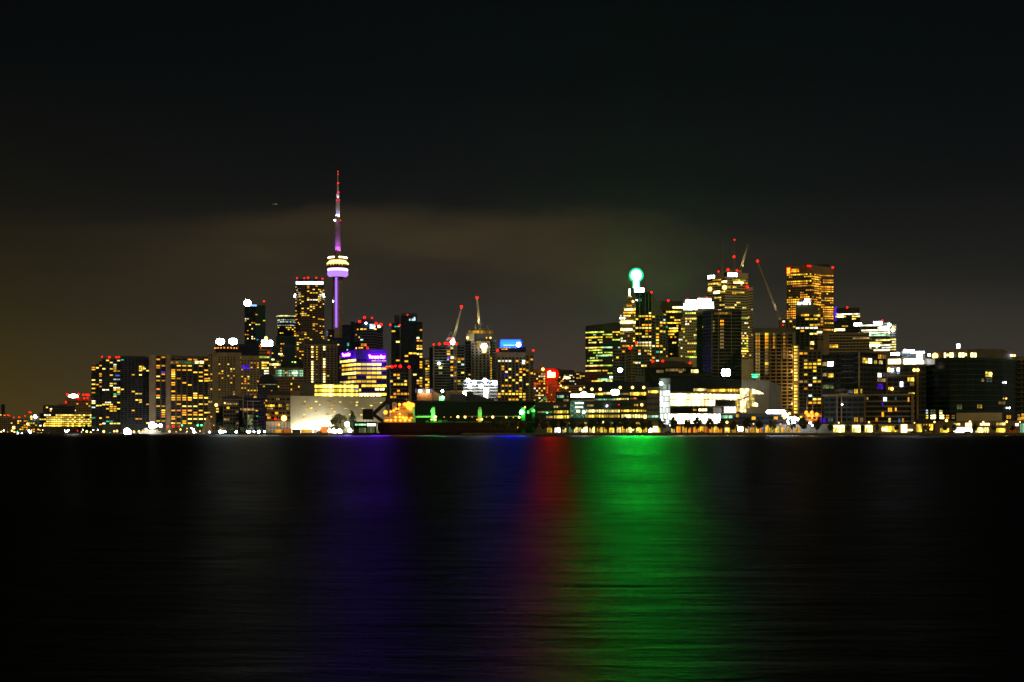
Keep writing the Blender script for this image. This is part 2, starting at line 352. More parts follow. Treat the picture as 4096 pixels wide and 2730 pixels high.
# ------------------------------------------------------------------ water and land
def water_material():
    m = bpy.data.materials.new('lake_water'); m.use_nodes = True; t = m.node_tree; t.nodes.clear()
    o = t.nodes.new('ShaderNodeOutputMaterial'); mix = t.nodes.new('ShaderNodeMixShader'); df = t.nodes.new('ShaderNodeBsdfDiffuse'); b = t.nodes.new('ShaderNodeBsdfAnisotropic')
    df.inputs[0].default_value = (.002, .004, .0036, 1); fr = t.nodes.new('ShaderNodeFresnel'); fr.inputs[0].default_value = 1.33; k = t.nodes.new('ShaderNodeMath'); k.operation = 'MULTIPLY'; k.inputs[1].default_value = .15; b.distribution = 'BECKMANN'
    t.links.new(fr.outputs[0], k.inputs[0]); t.links.new(k.outputs[0], mix.inputs[0]); t.links.new(df.outputs[0], mix.inputs[1]); t.links.new(b.outputs[0], mix.inputs[2]); t.links.new(mix.outputs[0], o.inputs[0])
    c = t.nodes.new('ShaderNodeTexCoord')
    mp = t.nodes.new('ShaderNodeMapping'); mp.inputs['Scale'].default_value = (.22, 1.0, 1); mp.inputs['Rotation'].default_value = (0, 0, R(6)); t.links.new(c.outputs['Object'], mp.inputs[0])
    n = t.nodes.new('ShaderNodeTexNoise'); n.inputs['Scale'].default_value = 1.6; n.inputs['Detail'].default_value = 6; n.inputs['Roughness'].default_value = .62; t.links.new(mp.outputs[0], n.inputs['Vector'])
    mp2 = t.nodes.new('ShaderNodeMapping'); mp2.inputs['Scale'].default_value = (.012, .05, 1); mp2.inputs['Rotation'].default_value = (0, 0, R(-9)); t.links.new(c.outputs['Object'], mp2.inputs[0])
    n2 = t.nodes.new('ShaderNodeTexNoise'); n2.inputs['Scale'].default_value = 1.0; n2.inputs['Detail'].default_value = 5; t.links.new(mp2.outputs[0], n2.inputs['Vector'])
    bp = t.nodes.new('ShaderNodeBump'); bp.inputs['Strength'].default_value = 1.0; bp.inputs['Distance'].default_value = .20; t.links.new(n.outputs['Fac'], bp.inputs['Height'])
    t.links.new(bp.outputs[0], b.inputs['Normal'])
    mr = t.nodes.new('ShaderNodeMapRange'); mr.inputs[1].default_value = .3; mr.inputs[2].default_value = .7; mr.inputs[3].default_value = .37; mr.inputs[4].default_value = .49   # gusts roughen the water in patches
    t.links.new(n2.outputs['Fac'], mr.inputs[0])
    sp = t.nodes.new('ShaderNodeSeparateXYZ'); t.links.new(c.outputs['Object'], sp.inputs[0]); lee = t.nodes.new('ShaderNodeMapRange'); lee.inputs[1].default_value = 250; lee.inputs[2].default_value = 760; lee.inputs[3].default_value = 1.0; lee.inputs[4].default_value = .62   # calmer in the lee of the quays
    t.links.new(sp.outputs[1], lee.inputs[0]); mm = t.nodes.new('ShaderNodeMath'); mm.operation = 'MULTIPLY'; t.links.new(mr.outputs[0], mm.inputs[0]); t.links.new(lee.outputs[0], mm.inputs[1]); t.links.new(mm.outputs[0], b.inputs['Roughness'])
    n3 = t.nodes.new('ShaderNodeTexNoise'); n3.inputs['Scale'].default_value = .8; n3.inputs['Detail'].default_value = 7; n3.inputs['Roughness'].default_value = .68; n3.inputs['Distortion'].default_value = .6; mp3 = t.nodes.new('ShaderNodeMapping'); mp3.inputs['Scale'].default_value = (.55, 1, 1); mp3.inputs['Rotation'].default_value = (0, 0, R(4)); t.links.new(c.outputs['Object'], mp3.inputs[0]); t.links.new(mp3.outputs[0], n3.inputs['Vector'])
    sl = t.nodes.new('ShaderNodeMapRange'); sl.inputs[1].default_value = .32; sl.inputs[2].default_value = .68; sl.inputs[3].default_value = .09; sl.inputs[4].default_value = .20   # slicks and ruffled patches
    t.links.new(n3.outputs['Fac'], sl.inputs[0]); t.links.new(sl.outputs[0], k.inputs[1])
    MAT['water'] = m
water_material()
m = MB(); m.poly([(-9000, -300, 0), (9000, -300, 0), (9000, 2300, 0), (-9000, 2300, 0)], 'water'); tag(m.build('water'), kind='structure')
SHORE = [(-3000, 2150), (-100, 2050), (240, 1780), (700, 1720), (880, 1650), (885, 1370), (1060, 1330), (1064, 1012), (1845, 1012), (1850, 902), (4300, 902), (6000, 1400)]
pts = [(PX(a, b), b) for a, b in SHORE]
m = MB(); m.prism(pts + [(9000, 9000), (-9000, 9000)], -3, GROUND, 'quay_stone', 'asphalt'); tag(m.build('ground'), kind='structure')
m = MB(); m.prism([(PX(1852, 903.5), 903.5), (PX(4300, 903.5), 903.5), (PX(4300, 930), 930), (PX(1852, 930), 930)], GROUND + .004, GROUND + .12, 'paving'); tag(m.build('promenade_pavement'), kind='structure')
m = MB(); m.prism([(PX(1066, 1014), 1014), (PX(1500, 1014), 1014), (PX(1500, 1032), 1032), (PX(1066, 1032), 1032)], GROUND + .004, GROUND + .10, 'paving'); tag(m.build('quay_pavement'), kind='structure')
def seawall(a, b, label):
    (p0, d0), (p1, d1) = a, b; x0, x1 = PX(p0, d0), PX(p1, d1); L = math.hypot(x1 - x0, d1 - d0); ang = math.atan2(d1 - d0, x1 - x0)
    M = Matrix.Translation((x0, d0, 0)) @ Matrix.Rotation(ang, 4, 'Z'); r = empty('seawall', (x0, d0, 0), label, 'seawall')
    w = MB(); w.box(0, L, -.5, -.004, -2, GROUND + .02, 'quay_stone', M); w.build('wall', r)
    c = MB(); c.box(0, L, -.62, .5, GROUND + .024, GROUND + .30, 'concrete', M); c.build('coping', r)
    f = MB(); f.box(0, .5, -.3, 0, -1, GROUND - .1, 'rubber'); fm = f.mesh('timber_fender')
    for i in range(min(95, int(L / 14))): q = M @ Vector((7 + i * 14, -.5, 0)); child(fm, 'timber_fender', r, (q.x, q.y, 0), ang)
seawall((1850, 902), (4300, 902), 'low concrete seawall along the tree lined promenade on the right')
seawall((1064, 1012), (1845, 1012), 'dark seawall in front of the moored cargo ship')
seawall((885, 1370), (1060, 1330), 'short seawall left of the pale floodlit warehouse')
seawall((240, 1780), (700, 1720), 'long low seawall under the white ferry and balcony apartments')
# ------------------------------------------------------------------ left: island airport side, condos, hotel
b = Building('low_apartment', 'small dark brown block at the far left edge, with a slim purple tower behind', 0, 46, 2350)
b.block(-10, 46, 1666, wall='brown_precast', p=.05, topm=3); b.red((20, 1663), (31, 1661), (38, 1664), (40, 1688), r=1.2); b.win(0, 6, 1659, 1662, 'pale'); b.win(14, 20, 1660, 1663, 'amber'); b.done()
b = Building('thin_tower', 'slim unlit purplish tower at the far left edge of the skyline', 4, 20, 2700)
b.block(4, 20, 1618, wall='glass_blue', p=.0, depth=16); b.done()
b = Building('low_apartment', 'cluster block with yellow windows and red roof lights beside the dark corner block', 42, 112, 2250)
b.block(42, 112, 1676, p=.30, wall='concrete_dark', fh=3.4, topm=2); b.red((55, 1671), (77, 1670), (100, 1665)); b.win(50, 60, 1706, 1717, 'bulb_warm'); b.done()
b = Building('low_apartment', 'low dark block with a bright white rooftop lamp, left of the office of lit rows', 112, 158, 2250)
b.block(112, 158, 1668, p=.28, wall='concrete_dark', fh=3.4, topm=2); b.red((118, 1650), (124, 1651)); b.lamp(141, 1667, 'bulb_white', 2.4); b.lamp(125, 1668, 'bulb_warm', 1.6); b.lamp(110, 1697, 'bulb_warm', 2.0); b.done()
b = Building('waterfront_office', 'waterfront office with five bright yellow rows and a dark stepped upper part', 157, 372, 1900)
b.block(176, 368, 1656, wall='dark_cladding', fh=2.9, bay=3.0, ww=2.5, wh=1.9, p=.82, cont=.2, rows=(.9, 1), pal=OFFICE, topm=.5, vis=1705)
b.block(157, 176, 1653, wall='dark_cladding', fh=2.9, bay=3.2, p=.4, depth=26, pal=OFFICE)
b.block(172, 300, 1622, 1655.5, wall='dark_cladding', p=.04, depth=20); b.win(200, 208, 1634, 1639, 'white'); b.win(199, 206, 1641, 1647, 'amber')
b.facets = b.facets; b.block(173, 206, 1694, D=1893, wall='dark_cladding', lit=False, depth=6, unlit=False); b.win(174, 187, 1696, 1708, 'room_bright', 2, 2); b.win(190, 204, 1696, 1708, 'room_bright', 2, 2); b.done()
b = Building('office_tower', 'stepped dark tower with a glowing white oval sign and many red roof lights', 233, 372, 2000)
b.block(266, 372, 1592, wall='brown_precast', p=.10, fh=3.2, vis=1650, topm=4); b.block(233, 266, 1614, wall='brown_precast', p=.04, vis=1650)
b.block(274, 314, 1579, 1591.5, D=2002, wall='dark_cladding', lit=False, unlit=False, depth=8)
def oval(b, cx, cy, rx, ry, mat, name, off=.5, th=.6):
    c, ang = b.hit(cx, off); k = c.y / FOCAL; me = MB(); M = Matrix.Translation((c.x, c.y, PZ(cy, c.y))) @ Matrix.Rotation(ang, 4, 'Z'); pf, pb = [], []
    for i in range(24):
        a = 2 * math.pi * i / 24; pf.append(M @ Vector((rx * k * math.cos(a), 0, ry * k * math.sin(a)))); pb.append(M @ Vector((rx * k * math.cos(a), th, ry * k * math.sin(a))))
    me.poly(pf, mat)
    for i in range(24): j = (i + 1) % 24; me.poly([pf[j], pf[i], pb[i], pb[j]], 'grey_metal')
    me.poly(pb[::-1], 'grey_metal'); return me.build(name, b.root)
emis('sign_white', (1, .96, .85), 60, False, True); emis('sign_bluewhite', (.66, .88, .92), 80, False, True); emis('sign_bluewhite_soft', (.60, .74, 1), 30, False, True); emis('sign_flare', (1, .72, .26), 160, False, True)
oval(b, 294, 1585, 19, 6.5, 'sign_white', 'oval_sign'); b.red((269, 1578), (313, 1578), (333, 1580), (345, 1580), (353, 1581), (312, 1593), (337, 1594), (350, 1594), (265, 1610), r=1.9, back=-3); b.done()
# two slab apartment blocks
b = Building('slab_apartment', 'dark stepped slab of apartments, leftmost of the tall waterfront blocks', 365, 600, 1800)
kw = dict(wall='dark_cladding', fh=2.75, bay=4.6, ww=3.6, wh=1.6, p=.34, cont=.12, pal=CONDO + (('teal', .4), ('blue', .3)), vis=1700, slab=1.0, slabmat='dark_cladding')
b.block(365, 383, 1462, depth=30, **kw); b.block(383, 396, 1455, depth=30, **kw); b.block(396, 408, 1446, depth=30, **kw); b.block(408, 482, 1434, depth=30, **kw)
kw['p'] = .11; b.block(482, 598, 1424, depth=30, **kw); b.win(556, 577, 1464, 1482, 'room_yellow', 3, 4); b.red((408, 1428), (437, 1430), (465, 1430), (476, 1429), r=2.2, back=-2); b.facets = [tuple(b.line(408, 482, 1798.5))]; b.win(461, 479, 1500, 1506, 'blue'); b.win(420, 444, 1608, 1614, 'white', 4); b.done()
b = Building('slab_apartment', 'wide slab of apartments with tall blank piers and a green strip near its top', 596, 850, 1780)
kw.update(p=.30, wall='brown_dark', bay=6.6, ww=4.6, wh=1.7, pal=(('amber', 6), ('yellow', 3), ('orange', 2), ('pale', 2), ('purple', .15)))
b.block(622, 664, 1421, depth=26, **kw); b.block(682, 836, 1430, depth=26, **kw)
b.block(596, 622, 1420, wall='brown_precast', lit=False, unlit=False, D=1776, depth=28); b.block(664, 682, 1420, wall='brown_precast', lit=False, unlit=False, D=1776, depth=28)
b.block(832, 850, 1412, wall='brown_precast', p=.16, fh=2.75, vis=1690, D=1776, depth=30)
b.block(584, 704, 1420.5, 1428, D=1785, wall='concrete_dark', lit=False, unlit=False, depth=18); b.block(690, 838, 1426, 1436, D=1786, wall='dark_cladding', lit=False, unlit=False, depth=14)
b.block(682, 836, 1442, 1460, D=1779.3, wall='brown_precast', lit=False, unlit=False, depth=.4); emis('strip_green', (.02, 1, .12), .55, True); b.win(725, 777, 1449, 1453, 'strip_green', 9); b.win(780, 794, 1445, 1455, 'room_bright'); b.win(799, 815, 1445, 1455, 'room_bright'); b.win(683, 694, 1448, 1453, 'amber', 2); b.win(703, 715, 1448, 1453, 'amber', 2)
b.done()
b = Building('white_tent', 'pale conical canopy in front of the slab apartments', 805, 846, 1700, cat='canopy')
m = MB(); c = (PX(825, 1700), 1706, GROUND); m.lathe([(6.3, .02), (6.2, 4), (4.4, 9), (2.6, 15), (.7, 20.5), (.1, 21)], 'pale_panel', c, 18); m.build('canopy', b.root)
# hotel, two towers
b = Building('hotel_tower', 'pale hotel tower with two glaring white roof signs above an amber crown', 843, 966, 1850)
kw = dict(wall='concrete', fh=3.1, bay=3.9, ww=2.0, wh=1.5, p=.13, cont=.1, pal=(('amber', 6), ('yellow', 2), ('orange', 1), ('pale', 1)), vis=1590, topm=5)
b.block(872, 966, 1411, depth=26, **kw); b.block(843, 872, 1412, depth=30, D=1846, wall='concrete', lit=False, unlit=False); b.block(862, 956, 1398, 1410.9, wall='glass_blue', lit=False, unlit=False, depth=24)
m = MB(); c = (PX(907, 1864), 1864, 0); m.lathe([(12, PZ(1400, 1850)), (16.2, PZ(1398, 1850)), (16.2, PZ(1388, 1850)), (15, PZ(1386, 1850))], 'concrete_dark', c, 28); m.build('revolving_crown', b.root)
for i in range(9): a = math.pi * (1.14 + .72 * i / 8); child(ball_mesh('bulb_orange'), 'crown_light', b.root, (c[0] + 16.4 * math.cos(a), c[1] + 16.4 * math.sin(a), PZ(1392.5, 1850)), 0, .8)
b.block(865, 948, 1380, 1386, wall='dark_cladding', lit=False, unlit=False, depth=12); oval(b, 881, 1367.5, 17, 12.5, 'sign_bluewhite', 'roof_sign', off=1); oval(b, 932, 1367, 17, 12.5, 'sign_bluewhite', 'roof_sign', off=1); 
for q in (881, 932): m = MB(); m.box(PX(q - 3, 1850), PX(q + 3, 1850), 1851, 1853, PZ(1381, 1850), PZ(1356, 1850), 'black_steel'); m.build('sign_frame', b.root); b.done()
b = Building('hotel_tower', 'second hotel slab with violet lit windows, joined right of the crowned tower', 962, 1040, 1860)
b.block(962, 1038, 1424, depth=26, **{**kw, 'p': .22}); b.block(955, 1036, 1378, 1424.5, D=1878, wall='glass_blue', p=.03, depth=16); emis('glow_violet', (.14, .02, 1), .75, True); b.facets = [tuple(b.line(962, 1038, 1859))]; b.win(967, 999, 1461, 1477, 'glow_violet', 6, 3); b.win(942, 948, 1464, 1474, 'glow_violet')
b.block(938, 962, 1412, D=1848, wall='concrete', lit=False, unlit=False, depth=20); b.done()
b = Building('condo_tower', 'slim green glass tower topped by a fiery amber roof flare and pale blue bar', 976, 1064, 2300)
b.block(978, 1022, 1228, wall='glass_dark', fh=3.3, bay=4, p=.16, depth=30, vis=1400, topm=12); b.block(1020, 1062, 1222, D=2304, wall='glass_green', glass='glass_green', fh=3.3, bay=4.2, ww=3.6, p=.17, depth=30, vis=1400, topm=14)
b.block(978, 1006, 1216, 1228.5, wall='dark_cladding', lit=False, unlit=False, depth=12); oval(b, 990, 1213, 13, 14, 'sign_flare', 'roof_flare', off=1.5); b.block(1000, 1027, 1218, 1227.5, D=2296, wall='dark_cladding', lit=False, unlit=False, depth=8); emis('bar_blue', (.25, .5, 1), 1.6, False); b.win(1000, 1027, 1219, 1226, 'bar_blue'); b.red((1056, 1206), r=1.7)
m = MB(); m.tube((PX(1056, 2306), 2306, PZ(1223, 2306)), (PX(1056, 2306), 2306, PZ(1207, 2306)), .3, .2, 'black_steel'); m.build('mast', b.root); b.win(1026, 1034, 1357, 1362, 'blue'); b.done()
b = Building('round_tower', 'round topped tower with a flared yellow rim and white latticed crown', 1108, 1186, 2450)
b.block(1110, 1183, 1304, wall='glass_dark', p=.22, fh=3.3, vis=1400, depth=30); 
c = (PX(1147, 2466), 2466, 0); m = MB(); m.lathe([(15.6, PZ(1305, 2450)), (15.6, PZ(1270, 2450)), (17.4, PZ(1264, 2450)), (18.4, PZ(1262, 2450)), (16, PZ(1259, 2450))], 'glass_green', c, 28); m.build('crown', b.root)
m = MB(); emis('lattice_white', (.85, .95, .8), .8, True)
for py in (1280, 1288, 1302):
    for i in range(15):
        a = math.pi * (1.06 + .88 * i / 14); p = (c[0] + 15.8 * math.cos(a), c[1] + 15.8 * math.sin(a), PZ(py, 2450)); m.box(p[0] - .8, p[0] + .8, p[1] - .2, p[1] + .2, p[2] - .9, p[2] + .9, 'lattice_white')
m.build('crown_lattice', b.root)
m = MB(); emis('rim_yellow', (1, .9, .3), 1.6, True)
for i in range(13):
    a = math.pi * (1.05 + .9 * i / 12); a2 = a + math.pi * .9 / 12; q = 18.5
    m.poly([(c[0] + q * math.cos(x), c[1] + q * math.sin(x), PZ(y, 2450)) for x, y in ((a, 1267), (a2, 1267), (a2, 1262), (a, 1262))], 'rim_yellow')
m.build('crown_rim_light', b.root); b.done()
b = Building('condo_tower', 'tall banded condominium tower with a broad blue white crown left of the needle tower', 1178, 1300, 2350)
kw = dict(wall='brown_precast', fh=2.95, bay=4.4, ww=3.2, wh=1.5, p=.19, pal=(('amber', 3), ('yellow', 6), ('pale', 2), ('white', .5)), vis=1460, slab=1.6, slabmat='concrete')
b.block(1182, 1297, 1142, pts=[(1182, 2362), (1205, 2346), (1272, 2346), (1297, 2362)], depth=34, **kw)
b.block(1176, 1216, 1330, D=2335, depth=22, **{**kw, 'vis': 1450})
b.block(1184, 1293, 1118, 1142.5, D=2352, wall='dark_cladding', lit=False, unlit=False, depth=26); emis('crown_blue', (.42, .62, 1), 7, False, True)
for q0, q1 in ((1184, 1212), (1213, 1240), (1241, 1266), (1267, 1293)): b.win(q0, q1, 1127, 1138, 'crown_blue', name='crown_light')
b.box(1180, 1297, 1140, 1144, 'concrete', 'cornice', out=2); b.red((1188, 1114), (1217, 1114), (1232, 1112), (1265, 1112), (1290, 1116), r=1.7)
for q in ((1180, 1180), (1179, 1187), (1293, 1179), (1296, 1187)): b.lamp(q[0], q[1], 'bulb_white', 1.2)
b.win(1207, 1222, 1224, 1232, 'glow_violet', 3); b.done()
# ------------------------------------------------------------------ the needle tower
T = empty('needle_tower', (PX(1351, 2900), 2900, GROUND), 'very tall slender concrete tower lit violet, with a ring shaped pod and antenna', 'tower')
tx = PX(1351, 2900); ty = 2900.0; TZ = lambda py: PZ(py, 2900); k = 2900 / FOCAL
m = MB()
for i, (py, rr, leg) in enumerate(()): pass
def tri_ring(w, leg):
    pts = []
    for j in range(3):
        a = math.pi * 2 / 3 * j - math.pi / 2 + R(60); ca, sa = math.cos(a), math.sin(a); px_, py_ = -sa, ca
        for s_, l in ((-1, w), (-1, leg), (1, leg), (1, w)): pts.append((tx + ca * l + px_ * s_ * w * .55, ty + sa * l + py_ * s_ * w * .55))
    return pts
lv = [(GROUND, 10, 30), (TZ(1640), 8.5, 22), (TZ(1500), 7.5, 16), (TZ(1300), 6.6, 12), (TZ(1110), 6, 9.5)]
rings = [[(x, y, z) for x, y in tri_ring(w, l)] for z, w, l in lv]
bm = MB(); n = 12
for A, B_ in zip(rings[:-1], rings[1:]):
    for i in range(n): j = (i + 1) % n; bm.poly([A[i], A[j], B_[j], B_[i]], 'concrete')
bm.build('shaft', T)
emis('led_violet', (.42, .16, 1), 1.5, False); emis('led_lilac', (.62, .30, 1), 1.0, False); emis('led_white', (.85, .6, 1), 2.4, False); emis('pod_amber', (1, .74, .24), 2.3, False); emis('pod_bulb', (1, .72, .30), 9, False)
bm = MB(); bm.box(tx - 3.7 * k - 4.2 * k, tx - 4.2 * k + 4.6 * k, ty - 9.6, ty - 9.2, TZ(1312), TZ(1108), 'led_violet'); bm.build('elevator_light_strip', T)
bm = MB()
for i in range(26): z = TZ(1312) + (TZ(1108) - TZ(1312)) * (i + .5) / 26; bm.box(tx - 8.2 * k, tx + .6 * k, ty - 9.75, ty - 9.601, z - .35, z + .35, 'grey_metal')
bm.build('elevator_ribs', T)
L = lambda prof, mat, name, seg=32: (lambda q: (q.lathe([(r * k, TZ(y)) for r, y in prof], mat, (tx, ty, 0), seg), q.build(name, T, smooth=False))[1])(MB())
L([(12, 1112), (30, 1110)], 'concrete', 'pod_underside')
L([(34, 1108), (39, 1105), (41.5, 1100), (42, 1095), (41, 1089), (37, 1086)], 'led_lilac', 'radome')
L([(39, 1085.8), (41, 1084), (41.5, 1079), (39, 1076)], 'led_white', 'pod_light_ring'); L([(40, 1075.5), (43, 1072), (43.5, 1062), (42.5, 1060)], 'dark_cladding', 'pod_decks'); 
bm = MB()
for i in range(9): a = math.pi * (1.15 + .7 * i / 8); bm.box(tx + 43.7 * k * math.cos(a) - 1.3, tx + 43.7 * k * math.cos(a) + 1.3, ty + 43.9 * k * math.sin(a) - .3, ty + 43.9 * k * math.sin(a), TZ(1065.5), TZ(1063), 'lit_yellow')
bm.build('pod_windows', T)
L([(42.5, 1059.8), (44, 1058), (44, 1055), (41, 1052), (33, 1044), (30, 1043)], 'pod_amber', 'pod_roof'); L([(34, 1042.8), (35, 1040), (34, 1028), (28, 1026)], 'concrete_dark', 'pod_upper_deck')
for i in range(14):
    if i in (6, 7): continue
    a = math.pi * (1.04 + .92 * i / 13); child(ball_mesh('pod_bulb'), 'pod_lamp', T, (tx + 36.5 * k * math.cos(a), ty + 36.5 * k * math.sin(a), TZ(1033)), 0, 1.75)
L([(11.2, 1027), (11, 1010), (10.8, 960), (10.3, 892)], 'concrete', 'upper_shaft', 6); L([(10, 891), (13.5, 888), (14.5, 884), (14, 878), (9.5, 876)], 'concrete', 'sky_pod', 20)
L([(8.6, 875.8), (8.4, 850), (7.8, 806)], 'ship_white', 'antenna_base', 12); L([(6, 805.8), (5.4, 780), (4.4, 768)], 'ship_white', 'antenna_lower', 10); L([(4, 767.8), (2.6, 735)], 'ship_white', 'antenna_middle', 8); L([(1.7, 734.8), (1.3, 700), (1.0, 684)], 'ship_white', 'antenna_tip', 8)
L([(9, 803), (9, 800)], 'grey_metal', 'antenna_platform', 12)
for px, py in ((1346.5, 803), (1360.5, 803), (1355, 772), (1358.5, 772), (1352, 735), (1357, 735), (1354, 700), (1354, 688), (1364, 884), (1363, 1207)): child(ball_mesh('red_lamp'), 'warning_light', T, (tx + (px - 1351) * k * .9, ty - 5.5, TZ(py)), 0, .95)
for px, py in ((1331.5, 1207), (1339, 884)): child(ball_mesh('bulb_white'), 'white_lamp', T, (tx + (px - 1351) * k * .85, ty - 7, TZ(py)), 0, 1.5)
for a in (-150, -90, -30):
    ca, sa = math.cos(R(a)), math.sin(R(a))
    point_light('tower_floodlight', (tx + ca * 16, ty + sa * 16, TZ(1022)), 120000, (.40, .08, 1), .5, 70, (tx, ty, TZ(945)))
    point_light('tower_floodlight', (tx + ca * 7.0, ty + sa * 7.0, TZ(874)), 24000, (.42, .40, 1), .3, 60, (tx, ty, TZ(835)))
    point_light('tower_floodlight', (tx + ca * 4.6, ty + sa * 4.6, TZ(799)), 11000, (.6, .42, 1), .2, 60, (tx, ty, TZ(770)))
# ------------------------------------------------------------------ between hotel and warehouse
b = Building('construction_tower', 'dark unfinished apartment tower with two vertical strings of bright work lamps', 1212, 1352, 1700)
b.block(1214, 1350, 1378, wall='brown_precast', fh=3.0, bay=4.5, p=.015, slab=1.5, slabmat='concrete', vis=1545, depth=34); b.block(1218, 1348, 1362, 1377.9, wall='dark_cladding', lit=False, unlit=False, depth=28, D=1702)
b.block(1214, 1350, 1378, 1379, lit=False, unlit=False, wall='concrete_dark', depth=2)
for i in range(15):
    py = 1386 + i * 9.9
    if i not in (5,): b.win(1246, 1253, py, py + 5.5, ('room_bright', 'room_amber')[i in (1, 3)], off=1.8)
    if i in (0, 1) or i > 4: b.win(1293, 1301, py, py + 5.5, ('room_bright', 'room_amber')[i in (4, 9, 10)], off=1.8)
    if i < 6: b.win(1265, 1270, py + 1, py + 5, 'yellow', off=1.8)
    elif i % 2: b.win(1266, 1268, py, py + 7, 'dim', off=1.8)
b.done()
b = Building('apartment_tower', 'narrow dark tower with a row of amber lamps, tucked between needle tower and violet offices', 1300, 1356, 1900)
b.block(1318, 1368, 1352, wall='glass_blue', p=.16, fh=3.2, vis=1540, pal=CONDO + (('cool', 2),), depth=20); b.block(1310, 1338, 1318, D=1915, wall='glass_blue', p=.05, depth=20); b.win(1336, 1358, 1355, 1360, 'amber', 5); b.win(1305, 1312, 1325, 1345, 'dimcool', 1, 4); b.done()
b = Building('glass_tower', 'faint blue glass tower behind the left end of the violet sign', 1364, 1404, 2200)
b.block(1368, 1402, 1300, wall='glass_blue', p=.03, depth=20, pal=(('teal', 1), ('cool', 1), ('blue', 1))); b.red((1396, 1325), r=1.4); b.win(1388, 1396, 1372, 1385, 'teal', 2, 3); b.done()
b = Building('corner_office', 'small office with a dazzling white rooftop flame sign and lit floor rows', 1035, 1080, 2000)
b.block(1036, 1077, 1398, wall='concrete', fh=4.0, bay=4.0, ww=3.7, wh=2.2, p=.55, cont=.3, rows=(.3, 1, 1.5), pal=OFFICE, vis=1505, depth=20); b.block(1044, 1084, 1380, 1397.5, wall='dark_cladding', lit=False, unlit=False, depth=10)
b.win(1046, 1090, 1363, 1384, 'sign_bluewhite', off=1, name='roof_sign'); oval(b, 1064, 1357, 7, 11, 'bulb_warm', 'amber_flame', off=1.4); b.red((1043, 1386), (1074, 1411), (1086, 1450), r=1.6, back=-4); b.done()
b = Building('glass_tower', 'dark blue green office slab right of the flame sign, nearly unlit', 1078, 1182, 2150)
b.block(1086, 1180, 1386, wall='glass_green', glass='glass_blue', p=.05, fh=3.8, depth=30, vis=1500, pal=CONDO + (('cool', 3), ('teal', 2))); b.block(1104, 1182, 1345, 1386.5, D=2165, wall='glass_green', p=.06, depth=22); b.facets = [tuple(b.line(1086, 1180, 2149))]; b.win(1114, 1130, 1414, 1420, 'room_bright', 2); b.done()
b = Building('low_office', 'office with a long yellow lit row below the dark blue slab', 1075, 1126, 1960)
b.block(1075, 1126, 1440, wall='concrete_dark', p=.15, depth=20, vis=1500); b.win(1077, 1124, 1455, 1463, 'room_pale', 9); b.win(1086, 1098, 1436, 1442, 'white', 2); b.win(1097, 1104, 1467, 1473, 'pale'); b.done()
b = Building('domed_hall', 'black barrel roofed hall left of the green lit office floors', 1034, 1104, 1800, cat='building')
def barrel(b, px0, px1, ytop, yspring, D, depth, mat='black_steel', name='barrel_roof'):
    x0, x1 = PX(px0, D), PX(px1, D); zs, zt = PZ(yspring, D), PZ(ytop, D); mb = MB(); pts = []
    for i in range(17): a = math.pi * i / 16; pts.append(((x0 + x1) / 2 + math.cos(a) * (x1 - x0) / 2, zs + math.sin(a) ** .8 * (zt - zs)))
    ff = [(x, D, z) for x, z in pts]; bb = [(x, D + depth, z) for x, z in pts]; mb.poly([(x0, D, GROUND), (x1, D, GROUND)] + ff, mat); mb.poly(([(x0, D + depth, GROUND), (x1, D + depth, GROUND)] + bb)[::-1], mat)
    for i in range(16): mb.poly([ff[i + 1], ff[i], bb[i], bb[i + 1]], mat)
    mb.poly([(x1, D, GROUND), (x1, D + depth, GROUND), bb[0], ff[0]], mat); mb.poly([(x0, D + depth, GROUND), (x0, D, GROUND), ff[-1], bb[-1]], mat); return mb.build(name, b.root)
barrel(b, 1035, 1102, 1496, 1532, 1800, 30); b.block(1030, 1112, 1537, D=1795, wall='dark_cladding', p=.1, depth=20); b.win(1038, 1110, 1537, 1540, 'dimgreen', 8); b.done()
b = Building('domed_hall', 'larger black round roofed hall above the green lit office floors', 1120, 1216, 1850)
barrel(b, 1122, 1214, 1428, 1470, 1850, 30); b.block(1130, 1206, 1480, D=1848, wall='dark_cladding', lit=False, unlit=False, depth=8); b.lamp(1170, 1449, 'bulb_green', .6); b.win(1177, 1184, 1447, 1452, 'pale'); b.done()
b = Building('green_office', 'office with three rows of mint green lit floors over a warm lower wall', 1100, 1216, 1820)
b.block(1102, 1214, 1472, wall='brown_precast', fh=3.7, bay=2.4, ww=1.7, wh=2.0, p=.06, depth=24, vis=1560, topm=1)
for py in (1481, 1491, 1500): b.win(1103, 1140, py, py + 6.5, 'room_mint', 12); b.win(1147, 1160, py, py + 6.5, 'room_mint', 4); b.win(1163, 1214, py, py + 6.5, 'mint' if py < 1499 else 'room_mint', 14)
b.win(1169, 1180, 1489, 1497, 'room_white', 2); b.win(1183, 1191, 1489, 1496, 'room_white'); b.done()
b = Building('dark_office', 'dark framed waterfront office with dim yellow floors, left of the warehouse', 884, 978, 1500)
b.block(890, 970, 1588, wall='dark_cladding', p=.0, fh=4, depth=30, unlit=False); b.block(894, 955, 1602, D=1497, wall='concrete_dark', fh=4.2, bay=3, ww=2.6, wh=2.2, p=.22, cont=.5, rows=(.3, 1, 1.5), pal=(('dim', 5), ('amber', 1.5), ('yellow', 1)), depth=3, vis=1715, topm=2)
b.box(893, 895.5, 1600, 1726, 'concrete', 'frame_post', out=.8); b.box(893, 970, 1597, 1600, 'concrete', 'frame_beam', out=.8); b.win(896, 953, 1613, 1620, 'dim', 14); b.lamp(899, 1613, 'bulb_warm', .8); b.block(862, 892, 1625, D=1512, wall='dark_cladding', p=.1, depth=20); b.lamp(865, 1621, 'bulb_warm', 1.8); b.done()
